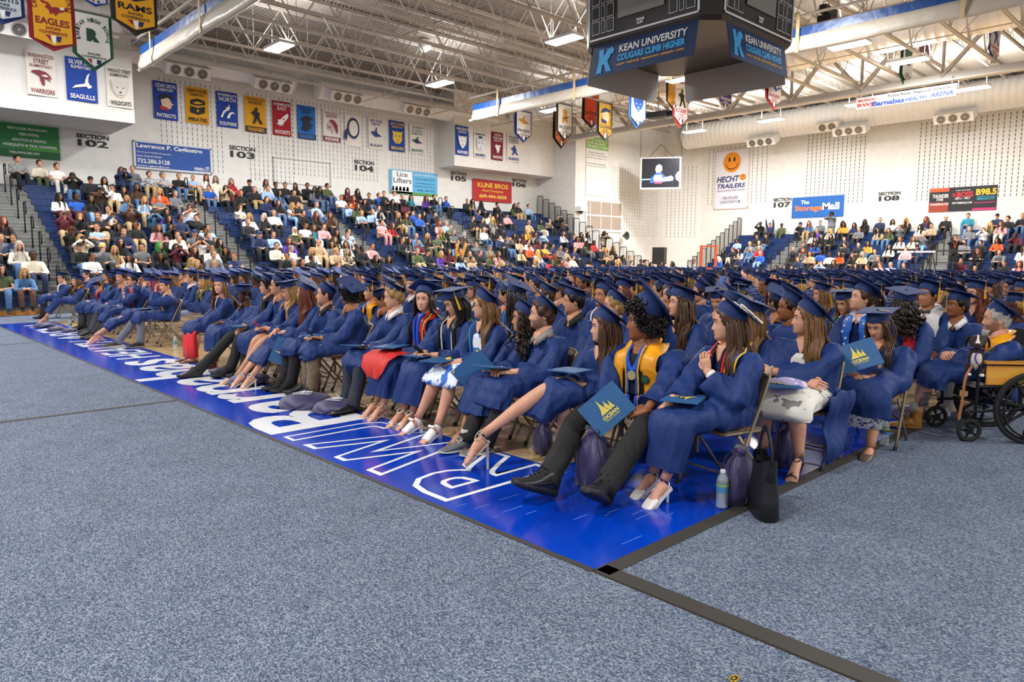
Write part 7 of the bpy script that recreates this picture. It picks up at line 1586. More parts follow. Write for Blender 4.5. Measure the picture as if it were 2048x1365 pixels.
m = MB(); t = np.linspace(0, 2*PI, 16, endpoint=False); m.tube(np.c_[.022*np.cos(t), .014*np.sin(t), np.full(16, .006)], .004, 5, wrap=True); m.ball((0, .0, .006), (.008, .006, .005), 0, 8, 4)
p = at(1468, 1361, 'z', .006); o = m.build('floor_ring', mat('brass', 'c8a23c', .3, metal=.9), None, True, (p[0], p[1], .006)); tag(o, 'small brass ring lying on the carpet at the picture foot', 'ring')
# ------------------------------------------------------------------ spectators on the stands
TOPC = {'k': ('1a1a1d', 'black top'), 'w': ('e8e6e2', 'white top'), 'c': ('e2d8c2', 'cream top'), 'g': ('6e7074', 'grey top'), 'n': ('1e2c52', 'navy top'), 'b': ('1d55b0', 'bright blue top'), 'l': ('9db8d8', 'light blue shirt'), 'd': ('4f7ba6', 'denim shirt'),
        'r': ('b02a2c', 'red top'), 'm': ('5c1e2c', 'maroon top'), 'o': ('d2541e', 'orange top'), 'y': ('cf9a3a', 'yellow top'), 't': ('b49a7a', 'tan top'), 'e': ('4e5a3a', 'olive top'), 'p': ('d79a9a', 'pink top'), 'u': ('5a3a9a', 'purple top'), 's': ('4a3122', 'brown top'), 'a': ('2a8aa0', 'teal top'),
        'h': ('c8c8c6', 'checked shirt'), 'S': ('d8d8da', 'striped top'), 'F': ('c9b48e', 'patterned top')}
PANC = {'k': '1c1c20', 'd': '4a6a92', 'n': '23304e', 't': 'b0986e', 'w': 'd8d4cc', 'e': '50563c', 'm': '5a2a34', 's': '5a3c30', 'g': '6a6a6c', 'l': '7fa6d0', 'p': 'c98a86', 'r': '9a3a30'}
HNAME = {'s': 'short %s hair', 'l': 'long %s hair', 'm': 'shoulder-length %s hair', 'b': 'bald head', 'c': '%s cap', 'a': 'curly %s hair', 'h': 'pale headscarf'}
CN = {'k': 'black', 'd': 'dark brown', 'n': 'brown', 'r': 'red', 'y': 'blonde', 'g': 'grey', 'w': 'white', 'v': 'green', 'm': 'magenta', 'l': 'light brown'}
ORD = ['', 'first', 'second', 'third', 'fourth', 'fifth', 'sixth', 'seventh', 'eighth', 'ninth', 'tenth', 'eleventh', 'twelfth', 'thirteenth', 'fourteenth', 'fifteenth', 'sixteenth', 'seventeenth', 'eighteenth', 'nineteenth', 'twentieth']
PH = {0: ((-.08, .30, .60), (.08, .30, .60), (0, .03, 1.07), 0), 1: ((-.045, .26, 1.03, (-.8, -.1, -.8), (.25, .1, 1), (0, -1, 0)), (.045, .26, 1.03, (.8, -.1, -.8), (-.25, .1, 1), (0, -1, 0)), (0, .03, 1.07), 0),
      2: ((.14, .20, .74, (-.9, .1, -.6), (1, .1, 0), (0, 1, .3)), (-.13, .22, .72, (.9, .1, -.6), (-1, .1, 0), (0, 1, .3)), (0, .0, 1.08), 0), 3: ((-.06, .32, .60), (.03, .2, .93, (.7, .0, -.8), (-.2, .0, 1), (0, 1, .2)), (0, .07, 1.05), 0),
      4: ((-.03, .42, .60), (.03, .42, .60), (0, .2, 1.02), 0), 5: ((-.22, .12, 1.36, (-.9, 0, 0), (.2, .2, 1), (0, -1, .2)), (.22, .12, 1.36, (.9, 0, 0), (-.2, .2, 1), (0, -1, .2)), (0, .03, 1.08), 0), 6: ((-.07, .2, 1.42, (-.9, 0, -.5), (.3, .1, 1), (0, -1, 0)), (.05, .22, 1.45, (.9, 0, -.5), (-.3, .1, 1), (0, -1, 0)), (0, .03, 1.56), 1)}
YV = (-28, 0, 26)
_tpl = {}
def spec_tpl(pose, yv, fem, lod):
    key = (pose, yv, fem, lod)
    if key in _tpl: return _tpl[key]
    lh, rh, hc_, stand = PH[pose]; Hl = np.array(hc_); M = Matrix.Translation(Hl) @ rotz(YV[yv]) @ Matrix.Rotation((-.12, 0, .05)[yv], 4, 'X')
    N = Hl+np.array([0, -.035, -.15]); w = .92 if fem else 1.04; z0 = .42 if not stand else .86; T = Torso(z0, N, w, w*.98)
    k = 12 if lod < 2 else 8
    B = MB(); add_head(B, M, lod, None, fem); B.loft(T.rings(10, 5, None, -.035)); B.tube([xfp(M, (0, -.022, -.06)), N+np.array([0, 0, -.04])], [.05*w, .06*w], k)
    S = MB(); S.loft(T.rings(k*2, 9 if lod < 2 else 6)); SS = MB()
    SS.loft(T.rings(k*2, 9 if lod < 2 else 6))
    for i, (hp, s) in enumerate(((lh, -1), (rh, 1))):
        sh = np.array([s*.16*w, T.c(N[2]-.08)[1], N[2]-.085]); E, Wp = ik(sh, hp[:3], .28, .25, hp[3] if len(hp) > 3 else (s*.9, -.3, -.7))
        hd = hp[4] if len(hp) > 4 else nrm(nrm(Wp-E)+np.array([-s*.5, .4, -.2])); bn = hp[5] if len(hp) > 5 else (0, .25, 1)
        B.tube([sh, E, Wp+nrm(Wp-E)*.01], [.045*w, .04*w, .026], 8 if lod < 2 else 5)
        if lod < 2: add_hand(B, Wp, hd, bn, 1 if np.dot(np.cross(nrm(hd), nrm(bn)), (-s, 0, 0)) > 0 else -1, .5, .95)
        else: B.ball(Wp+nrm(hd)*.06, (.04, .04, .04), 0, 6, 4)
        u = spline([sh+np.array([-s*.05, 0, .02]), sh+np.array([s*.01, 0, 0]), (sh+E)/2, E, (E+Wp)/2, Wp], 11 if lod < 2 else 7)
        S.tube(u, [.05*w, .072*w, .064*w, .056*w, .048, .042], k); SS.tube(u[:5 if lod < 2 else 3], [.05*w, .074*w, .07*w, .072*w], k)
    P = MB()
    for s in (-1, 1):
        if stand: Q = spline([(s*.09, -.01, .9), (s*.1, .0, .5), (s*.1, -.02, .08)], 9); r = [.1, .08, .065]
        else: Q = spline([(s*.09, -.06, .5), (s*.1, .2, .52), (s*.12, .43, .50), (s*.12, .46, .28), (s*.11, .44, .08)], 11 if lod < 2 else 7); r = [.1, .098, .074, .066, .058]
        P.tube(Q, r, k, 0, up=(0, 1, .01)); y = Q[-1][1]; x = Q[-1][0]
        P.loft([superring((x, y+dy, h/2), (1, 0, 0), (0, 0, 1), a, h/2, 8, 2.4) for dy, a, h in ((-.06, .03, .09), (.0, .04, .1), (.1, .045, .06), (.18, .03, .04))], 1)
    if not stand: P.loft([superring((0, y, .5), (1, 0, 0), (0, 0, 1), a*w, .09, k, 2.6) for y, a in ((-.15, .16), (-.05, .2), (.1, .19))])
    _tpl[key] = (M, N, {'body': B, 'long': S, 'short': SS, 'pants': P}); return _tpl[key]
_hm = {}
def hair_tpl(st, lod):
    if (st, lod) in _hm: return _hm[(st, lod)]
    m = MB(); I4 = Matrix.Identity(4); T = Torso(-.6, np.array([0, -.035, -.15]), .95, .95); rn = random.Random(ord(st))
    if st == 's': hair_shell(m, I4, 'short', max(1, lod))
    elif st == 'a': hair_shell(m, I4, 'wavy', max(1, lod)); m.join(curl_cloud(I4, 130 if lod < 2 else 40, rn, size=.02))
    elif st in 'lm': hair_shell(m, I4, 'wavy', max(1, lod)); m.join(strands(I4, T, 'long', 34 if lod < 2 else 16, .42 if st == 'l' else .24, rn, width=.027 if lod < 2 else .045, wave=.008, amin=.85))
    elif st == 'b': hair_shell(m, Matrix.Scale(.99, 4), 'buzz', max(1, lod)); 
    elif st == 'h':
        m.loft([superring((0, y, z), (1, 0, 0), (0, 1, 0), a, b, 16, 2.1) for z, a, b, y in ((.135, .02, .03, -.01), (.11, .065, .08, -.01), (.05, .088, .1, -.022), (-.03, .092, .09, -.035), (-.1, .085, .085, -.03), (-.15, .1, .1, -.02), (-.2, .15, .12, -.02))])
    elif st == 'c':
        m.loft([superring((0, y, z), (1, 0, 0), (0, 1, 0), a, b, 16, 2.1) for z, a, b, y in ((.125, .02, .03, -.01), (.11, .06, .075, -.005), (.07, .083, .1, -.003), (.035, .084, .104, -.004))])
        m.loft([[(x, .09+.075*math.sqrt(max(0, 1-(x/.075)**2)), .04-.012*(x/.07)**2-.01), (x, .06, .042)] for x in np.linspace(-.072, .072, 9)], closed=False, c0=False, c1=False)
        hair_shell(m, Matrix.Scale(.99, 4), 'tight', max(1, lod))
    _hm[(st, lod)] = m; return m
_me = {}
def me_of(key, mb, mats):
    if key not in _me: _me[key] = mb.mesh(key if isinstance(key, str) else '_'.join(map(str, key)), mats, True)
    return _me[key]
SPEC = []
def aud(txt, ox, oy, sc):
    for tk in txt.split():
        a = tk.split('.'); SPEC.append((ox+float(a[0])/sc, oy+float(a[1])/sc, a[2], a[3], int(a[4]) if len(a) > 4 else 0, int(a[5]) if len(a) > 5 else 1, a[6] if len(a) > 6 else 'k'))
aud('''130.75.h.sd.0.1.k 298.105.c.sd.0.1.e 430.130.w.sn.0.1.w 550.205.k.sk.1.3.d 685.225.k.ck.0.2.k 790.240.w.lk.0.2.k 918.160.n.ln.1.1.n 1003.150.g.bg.0.1.d 1130.180.S.sd.0.1.t 1233.200.S.sg.2.1.k 1355.195.k.sg.0.1.d 1462.205.l.bg.2.1.t 1562.215.w.lr.0.1.w 1635.230.c.mg.0.1.w 1752.235.r.mg.3.1.r 1892.245.k.ck.0.2.d
755.300.s.ck.1.3.k 858.290.w.sk.3.2.t 938.300.k.lk.0.2.k 1038.280.s.md.0.3.d 1212.320.o.my.0.1.o 1328.325.g.sg.0.1.g 1585.285.b.sd.0.1.d 1712.300.t.ln.1.1.k 1830.325.k.sd.0.1.k 1930.300.k.sg.0.1.t 448.350.w.lk.0.3.m 580.365.b.sk.0.4.n 690.370.k.lk.0.3.l 962.365.d.ly.0.1.d 1097.385.l.ly.0.1.t 1203.365.g.bg.2.1.k 990.445.s.bn.1.1.t 822.460.w.sn.0.1.k
485.495.m.bg.1.1.t 608.505.k.mr.3.1.k 745.510.k.sr.2.1.t 840.500.n.ly.1.1.n 1165.470.d.lk.1.2.b 1262.480.u.lk.0.2.k 1440.440.w.sk.1.2.k 1425.475.l.sd.0.1.k 1278.530.d.lk.0.2.k 1368.525.n.sk.0.3.k 1487.520.k.sk.3.1.k 1820.430.c.mn.3.1.n 1890.515.w.my.0.1.k 1878.550.k.bg.0.1.n 20.530.k.lr.0.1.k 905.575.k.lk.0.2.k 735.590.l.bn.2.1.k 1030.565.k.sk.0.3.t 935.620.n.sn.0.1.n 545.610.k.ar.1.3.k
1205.590.p.ln.0.2.k 1290.590.k.lk.1.2.k 1345.640.c.sn.0.1.k 1475.640.g.cb.0.1.k 1570.600.l.sk.0.2.k 1575.655.k.sn.0.1.k 612.670.c.ly.1.1.w 910.690.k.md.0.1.k 1358.685.w.sg.0.1.k 1210.735.k.lv.0.1.k 605.745.k.ck.0.1.d 775.740.g.cy.3.1.k 870.760.t.ly.0.1.t 1075.740.g.sk.0.1.k 1335.745.m.mk.1.2.k 1475.765.k.ln.0.1.k 1515.690.w.mn.1.1.k 1665.710.e.lk.0.1.k 1605.750.w.bd.0.2.k 1715.770.k.lk.0.2.k 1620.800.g.sg.0.1.k 1775.800.n.sr.2.1.k
692.810.w.sk.0.3.k 980.810.w.lk.0.2.k 1215.815.k.lk.0.3.k 1455.850.t.ly.0.1.k 100.670.n.sn.0.1.n 145.735.c.lw.0.1.d 250.810.c.sk.0.4.n 190.925.d.my.4.1.s 5.660.g.sn.0.1.k 12.920.e.md.0.1.d 1625.872.k.sy.0.1.k 1490.875.t.my.0.1.k'''.replace('.cb.', '.cn.'), 0, 300, 3.791)
aud('''862.260.w.lk.0.2.k 975.275.k.sk.0.3.k 1080.280.k.sk.0.2.d 1200.290.k.lk.0.2.t 1335.290.k.sk.0.3.k 1420.340.g.lk.0.2.d 1475.345.n.lk.0.3.d 1560.300.e.sk.0.2.d 885.330.l.sn.0.1.k 1015.380.d.lk.0.2.d 1185.370.k.sd.0.1.t 870.445.n.sd.0.1.n 1008.480.k.ln.0.1.d 1165.520.w.ly.2.1.l 1220.515.k.sn.0.1.k 1437.520.l.sg.0.1.d 845.650.k.mw.0.1.k 955.595.w.sg.0.1.k 1290.600.k.sd.0.1.k 1435.630.k.lr.0.1.k 1600.635.s.lr.0.1.k 1720.425.w.bd.0.2.d 1790.350.m.md.3.1.k
795.855.n.cn.0.1.k 948.850.l.sn.0.1.k 1195.810.e.hw.0.2.k 1312.745.w.bd.0.3.k 1410.765.a.ln.0.2.w 1520.760.p.sd.0.1.k 1665.835.k.lk.0.2.k 1130.920.u.mr.0.1.k 985.990.c.sd.0.1.k 1465.955.t.sg.0.1.t 1650.910.F.ln.0.1.k 1620.970.g.mk.0.1.k 1150.1000.w.sg.2.1.k 1385.1040.w.my.0.1.k 1105.1090.k.sk.0.2.k 1660.1040.t.sy.0.1.k 1385.1110.k.sk.3.3.k 1775.970.c.ln.0.1.k 1790.875.l.sg.0.1.k 1800.820.l.sd.0.1.k 1280.1160.g.sk.0.2.k 1185.1180.g.bg.0.1.k 1680.1200.c.sn.0.1.k''', 380, 320, 5.6875)
aud('''770.315.k.lk.0.1.k 738.375.o.lr.0.1.k 825.390.k.lk.0.1.k 857.345.k.sk.0.2.d 930.345.b.sr.3.1.k 970.330.k.sn.0.1.k 1048.330.w.bn.0.1.k 1110.350.k.sg.0.1.k 1175.360.a.md.3.1.k 1290.365.u.ln.0.1.k 1350.355.k.bd.3.1.d 1440.370.b.sd.3.1.k 1600.385.k.bd.0.2.k 1640.390.t.lk.0.1.d 1710.405.k.mk.0.1.k 1830.415.k.sk.3.1.k 712.420.l.sn.0.1.k 770.435.e.ln.0.1.k 800.480.l.sy.4.1.k 885.470.l.sg.0.1.k 930.445.l.sd.0.1.k 975.395.k.lk.0.1.k 1035.395.k.lk.0.1.k 1130.400.m.mk.0.1.k 938.495.S.ld.0.1.k
1080.495.k.ly.0.1.t 1140.500.e.lr.0.1.d 1188.480.b.sk.3.1.k 1240.500.b.bd.0.1.n 1270.485.k.lk.0.1.k 1360.490.k.sk.3.1.d 955.555.p.sd.0.1.p 1035.570.r.lr.0.1.k 1115.580.k.ly.0.1.k 1390.555.p.mr.0.1.k 1440.555.l.sg.0.1.k 1475.585.e.bn.2.1.k 1405.610.e.ly.0.1.k 1500.625.g.mg.0.1.k 1645.520.k.bn.0.1.t 1720.530.k.bd.0.1.k 1690.470.n.sd.0.1.k 1770.495.c.sk.0.1.k 1795.525.g.ly.0.1.k 1825.500.s.lk.0.1.k 1905.495.p.ck.0.1.k 1730.605.w.sg.0.1.d 1800.610.k.mg.0.1.k 1865.625.w.lk.0.1.k 1215.650.d.sg.0.1.k 1300.660.k.ly.0.1.e 1375.660.e.sk.0.1.k
1580.640.s.mg.0.1.k 1112.690.k.bd.0.1.k 1165.690.g.ld.0.1.k 1230.700.m.bd.0.1.k 805.755.k.sk.0.4.k 880.735.p.bd.0.2.k 690.725.c.ln.0.1.k 690.770.F.mg.0.1.k 910.830.k.mk.0.2.k 1005.835.n.mk.0.2.k 1225.775.e.sg.0.1.t 1305.780.k.ck.0.1.k 1405.795.u.my.0.1.k 1465.770.m.mk.0.1.k 1520.720.d.lr.0.1.k 1545.770.y.sn.5.1.k 1590.720.k.sd.0.1.k 1620.790.F.bn.0.1.k 1670.720.g.sn.3.1.k 1700.780.k.bd.0.1.k 1775.740.g.cg.0.1.k 1840.790.p.ln.0.1.k 1780.800.e.ly.0.1.k 1845.665.n.bd.0.1.k 1900.680.g.ln.1.1.d 1550.830.l.mk.0.1.k 1635.835.t.sk.0.2.k 1860.860.t.ly.0.1.k''', 512, 300, 3.791)
aud('''165.180.e.ld.0.1.t 210.170.k.sk.0.1.t 322.185.l.sd.0.1.d 85.285.p.ck.0.1.k 332.370.t.cg.0.1.k 460.360.e.mk.0.1.w 560.340.t.lk.3.1.k 660.310.k.sk.1.1.k 720.405.n.ln.1.1.k 725.495.S.ln.0.1.k 845.530.n.sk.4.1.n 925.510.y.mk.0.1.k 1000.510.w.lk.0.1.k 325.470.y.ly.0.1.k 250.520.m.mk.0.3.k 165.520.s.mk.0.2.k 30.480.w.lk.0.1.k 410.510.g.bk.0.3.k 500.490.l.sg.3.1.k 420.580.m.mk.0.3.k 220.570.F.mk.0.1.k 325.590.w.sk.0.1.k 80.560.g.sn.1.1.d 515.640.y.sn.2.1.r 600.640.n.sk.0.2.k 880.560.p.mk.0.2.k 940.560.p.mk.0.2.k 990.605.e.lk.0.1.g 1070.600.r.sk.0.4.k
1165.670.k.bd.0.1.t 1210.680.t.ly.0.1.k 1290.660.k.ly.0.1.k 690.655.g.sk.0.1.k 670.690.e.cn.0.1.k 755.690.t.cn.0.1.k 855.680.n.bd.0.1.k 235.690.F.sg.0.1.k 338.650.o.cn.0.1.n 435.710.c.ly.0.1.d 410.800.t.ly.0.1.k 565.810.r.ck.0.4.k 630.750.e.lr.0.1.k 740.770.p.mg.0.1.k 830.770.c.sk.0.1.k 1025.810.t.mk.0.1.k 1275.770.k.sg.4.1.k 1400.770.g.lk.0.1.k 1350.810.k.ly.0.1.k 1475.770.g.bn.0.1.k 1500.830.S.sk.0.1.k 1605.810.k.bn.0.1.k 1650.820.k.sd.0.1.k 1720.850.k.lk.0.1.k 1170.880.m.mr.0.1.k 640.870.w.lk.0.1.k 720.850.n.mr.0.1.k 1850.840.k.mk.0.1.k 1960.840.g.mk.0.1.k 130.870.s.mk.0.1.k''', 1000, 380, 5.689)
aud('''970.410.k.sk.1.4.k 1085.420.n.sk.5.2.k 1225.425.e.bk.0.4.e 1450.415.k.ck.3.2.k 1555.400.d.lr.0.1.t 1690.395.g.sk.0.1.k 1960.400.y.mk.0.3.k 925.565.k.sk.0.2.k 1040.560.k.ld.0.1.d 690.615.l.sk.0.3.k 840.650.g.sy.0.1.d 950.640.g.sg.0.1.k 950.700.r.sg.0.1.k 850.715.d.mg.0.1.d 965.765.b.sg.0.1.l 1650.490.u.sg.0.1.k 1605.540.w.mk.0.1.k 1705.560.k.lk.0.1.k 1820.560.k.lk.0.1.k 1810.490.c.ly.0.1.k 1625.600.m.lk.0.1.k 1630.650.b.lk.0.1.k 1480.660.k.sk.0.2.k 1480.730.g.lr.0.1.k 1365.710.n.bn.0.1.k 1355.770.k.mk.0.4.k 1690.750.b.sk.0.4.k 1565.770.t.sn.0.2.k
1805.780.w.sk.0.4.k 1920.770.o.mk.0.1.o 1420.835.n.sn.0.1.k 1520.810.g.sk.0.1.k 1620.870.s.bd.0.1.k 1700.890.l.sn.1.1.k 1850.875.k.ld.0.1.k 465.830.b.mw.0.1.k 575.845.k.mw.0.1.k 710.815.n.bd.0.1.k 520.740.k.mk.0.1.k 635.720.k.sn.0.1.k 710.730.w.lk.0.1.k 165.860.w.sk.0.1.k 1980.590.k.bd.0.1.k 1985.660.k.sk.0.1.k 1160.940.k.lk.0.1.k 1260.930.w.mk.0.1.k 1350.940.k.lk.0.1.k''', 1360, 380, 6.0235)
aud('''575.565.y.mk.0.3.k 655.570.n.mk.0.2.k 735.545.k.lk.0.4.k 850.530.n.sg.0.1.k 945.545.w.mk.0.2.k 690.600.g.bk.0.1.k 840.610.t.lk.0.1.d 915.610.e.ln.0.1.d 1000.585.g.bn.1.1.k 1000.675.w.ln.0.1.k 1100.675.c.ln.0.1.k 755.710.y.mk.0.2.d 685.720.k.bd.0.1.k 920.735.w.lk.0.2.k 810.770.g.bd.0.1.k 715.790.F.mg.0.1.k 640.800.k.ln.0.1.k 1045.755.p.sn.0.1.d 1130.735.n.ck.0.2.n 835.825.k.sn.0.1.k 930.870.l.bg.0.1.k 850.870.p.sn.0.1.k 1030.880.k.sk.0.1.k 665.880.r.lk.0.1.k 750.890.k.sn.0.1.k''', 1536, 300, 3.791)
aud('''250.155.k.ly.0.3.k 555.140.n.lr.0.1.d 855.120.k.sw.0.1.k 1195.85.a.sk.0.1.d 1640.95.n.ck.0.1.k 1805.130.k.sk.0.1.d 2030.90.k.bk.0.1.d 465.260.c.lk.0.1.p 630.240.t.sk.0.2.k 1215.290.g.bg.0.1.d 1430.310.S.sn.1.1.d 1530.225.e.ly.0.1.k 1700.210.p.ln.0.1.w 1925.375.m.bd.3.4.k 1385.490.k.sk.0.1.k 1645.460.o.mk.0.2.k 505.400.g.sg.1.1.l 1340.635.k.lr.2.1.k 1680.640.g.sk.4.1.k 1130.510.g.sn.0.1.k 2040.600.w.lk.0.1.w 1745.810.k.bn.0.1.k 1970.830.p.lr.0.1.k 1290.890.g.sg.0.1.k 1550.930.p.sn.0.1.k 1090.790.m.sk.3.1.k''', 1780, 420, 7.642)
SL = RISE/RUN
def inc(px, py, ax, f0):               # the stand row whose seated head line passes through a pixel
    d = ray(px, py); i = 0 if ax == 'x' else 1; b = SEAT+.64-SL*f0-H; t = b/(d[2]-SL*d[i]); return ((CP+d*t)[i]-f0)/RUN
ALL = []
for (px, py, t, h, po, sk, pa) in SPEC:
    left = px < 1312
    ax, f0, n = ('y', 22.4, 17) if left else ('x', 35.1, 12); k = min(n-1, max(0, round(inc(px, py, ax, f0)))); Hc = np.array(PH[po][2])
    P = at(px, py, ax, f0+RUN*k+.14-Hc[1]); zt = RISE*k; dz = max(-.13, min(.14, P[2]-zt-Hc[2]))
    if left: root = np.array([P[0], f0+RUN*k+.14, zt+dz]); rz = PI; sec = 101 if root[0] < 4.4 else 102 if root[0] < 10.3 else 103 if root[0] < 15.9 else 104 if root[0] < 22.8 else 105
    else: root = np.array([f0+RUN*k+.14, P[1], zt+dz]); rz = PI/2; sec = 107 if root[1] > 18.4 else 108 if root[1] > 10.8 else 109
    ALL.append(dict(px=px, t=t, h=h, po=po, sk=sk, pa=pa, k=k, sec=sec, root=root, rz=rz, dep=float(np.dot(root-CP, _f))))
N_IND = 190
order = sorted(range(len(ALL)), key=lambda i: ALL[i]['dep'])
ind = set(order[:N_IND])
rank = {}
for i in sorted(range(len(ALL)), key=lambda i: ALL[i]['px']):
    a = ALL[i]; q = rank.setdefault((a['sec'], a['k']), []); q.append(i); a['rk'] = len(q)
SECN = {101: 'leftmost block', 102: 'first full block', 103: 'middle block', 104: 'third full block', 105: 'corner block', 107: 'block beyond the orange frame', 108: 'block under the radio board', 109: 'rightmost block'}
TORSO_M = {'h': CLOK, 'S': CLOS, 'F': CLOF}
PHONE_ME = None
CROWD = []
def sit_person(a, rn):
    fem = a['h'][0] in 'lmh'; lod = 1; yv = rn.choice((0, 1, 1, 2)) if a['po'] not in (1,) else 1
    M, N, parts = spec_tpl(a['po'], yv, fem, lod); rz = a['rz']+rn.uniform(-.2, .2)
    o = place('person', me_of(('body', a['po'], yv, fem), parts['body'], BODY_M), None, a['root'], rz, SK[a['sk']]); s = rn.uniform(.97, 1.04); o.scale = (s*rn.uniform(.95, 1.12), s, s)
    hn = HNAME[a['h'][0]]; hn = hn % CN[a['h'][1]] if '%' in hn else hn
    tag(o, 'person in %s, %s, %s%s in %s row, %s' % (TOPC[a['t']][1], hn, 'filming, ' if a['po'] == 1 else '', ORD[a['rk']], ORD[a['k']+1], SECN[a['sec']]), 'person', 'spectators on the stands')
    sl = 'short' if (a['t'] in 'bgelpw' and rn.random() < .45) else 'long'; mt = TORSO_M.get(a['t'], CLO)
    me = me_of((sl, a['po'], yv, fem, mt.name), parts[sl], mt); place('top', me, o, col=srgb(TOPC[a['t']][0]))
    place('trousers', me_of(('pants', a['po'], fem), parts['pants'], [CLO, BLACK]), o, col=srgb(PANC.get(a['pa'], '1c1c20')))
    st = a['h'][0]; c = HC.get(a['h'][1], HC['k'])
    if st == 'c': c = {'k': srgb('1a1a1c'), 'n': srgb('26406e'), 'y': srgb('d8b878'), 'g': srgb('6a6c70')}.get(a['h'][1], c)
    if st == 'h': c = srgb('d8c49a')
    hm = place('cap' if st == 'c' else 'headscarf' if st == 'h' else 'hair', me_of(('hair', st), hair_tpl(st, 1), CLO if st in 'ch' else HAIR), o, col=c); hm.matrix_local = M
    if a['po'] == 1:
        q = MB().box((-.075, .285, 1.06), (.075, .295, 1.135)); place('phone', me_of('phone_box', q, BLACK), o)
rn = random.Random(11)
for i in range(len(ALL)):
    if i in ind: sit_person(ALL[i], rn)
    else: CROWD.append(ALL[i])
# three people standing
def stander(px, py, X, Y, zt, rz, t, h, sk, pa, lab, po=6):
    M, N, parts = spec_tpl(po, 1, h[0] in 'lm', 1); P = at(px, py, 'x', X) if X else at(px, py, 'y', Y)
    o = place('person', me_of(('body', po, 1, h[0] in 'lm'), parts['body'], BODY_M), None, (P[0], P[1], P[2]-1.56), rz, SK[sk]); tag(o, lab, 'person')
    mt = TORSO_M.get(t, CLO); place('top', me_of(('long', po, 1, h[0] in 'lm', mt.name), parts['long'], mt), o, col=srgb(TOPC[t][0])); place('trousers', me_of(('pants', po, h[0] in 'lm'), parts['pants'], [CLO, BLACK]), o, col=srgb(PANC[pa]))
    hm = place('hair', me_of(('hair', h[0]), hair_tpl(h[0], 1), HAIR), o, col=HC[h[1]]); hm.matrix_local = M; return o
stander(1664, 429, 39.9, None, 0, PI/2, 'g', 'ak', 4, 'g', 'person standing in a long grey coat, filming before the blue storage board')
stander(1208, 467, None, 25.4, 0, PI, 'F', 'lk', 4, 'n', 'person standing by the black end railing in a light patterned top, filming')
CAMO = stander(1909, 476, 35.0, None, 0, PI/2+.5, 'k', 'md', 1, 'k', 'person standing in black with a red lanyard on the camera platform')
MB().tube(spline([(-.06, .07, 1.42), (-.04, .16, 1.3), (0, .165, 1.12), (.04, .16, 1.3), (.06, .07, 1.42)], 14), .012, 5, r2=.003).build('lanyard', mat('lanyard_red', 'c03030', .6), CAMO)
# camera platform
P = at(1880, 556, 'x', 34.4)
pf = bpy.data.objects.new('camera_platform', None); COL.objects.link(pf); pf.location = (34.4, P[1], 0); tag(pf, 'black tube framed camera platform in front of the right hand stair', 'platform')
hP = at(1909, 476, 'x', 35.0)[2]-1.56
for x in (-.5, .7):
    for y in (-1.3, .9): MB().tube([(x, y, 0), (x, y, hP+1.05)], .03, 6).build('post', BLKM, pf)
MB().box((-.5, -1.3, hP-.12), (.7, .9, hP-.02)).build('deck', BLACK, pf)
for z in (.5, 1.0):
    for x in (-.5, .7): MB().tube([(x, -1.3, hP+z), (x, .9, hP+z)], .022, 6).build('rail', BLKM, pf)
MB().box((-.52, .1, hP+.93), (-.46, 1.6, hP+1.0)).build('white_cover', WHITE, pf)
cm = bpy.data.objects.new('video_camera', None); COL.objects.link(cm); P = at(1864, 498, 'x', 34.2); cm.location = P; tag(cm, 'black video camera on a tripod beside the camera platform', 'camera')
MB().box((-.2, -.09, 0), (.2, .09, .2)).build('camera_body', BLACK, cm); MB().tube([(-.2, 0, .1), (-.4, 0, .1)], [.06, .075], 10).build('lens', BLACK, cm); MB().box((.1, -.12, .2), (.3, -.02, .32)).build('viewfinder', BLACK, cm)
for a in (.3, 2.4, 4.5): MB().tube([(0, 0, 0), (.45*math.cos(a), .45*math.sin(a), -P[2])], .02, 6).build('tripod_leg', BLKM, cm)
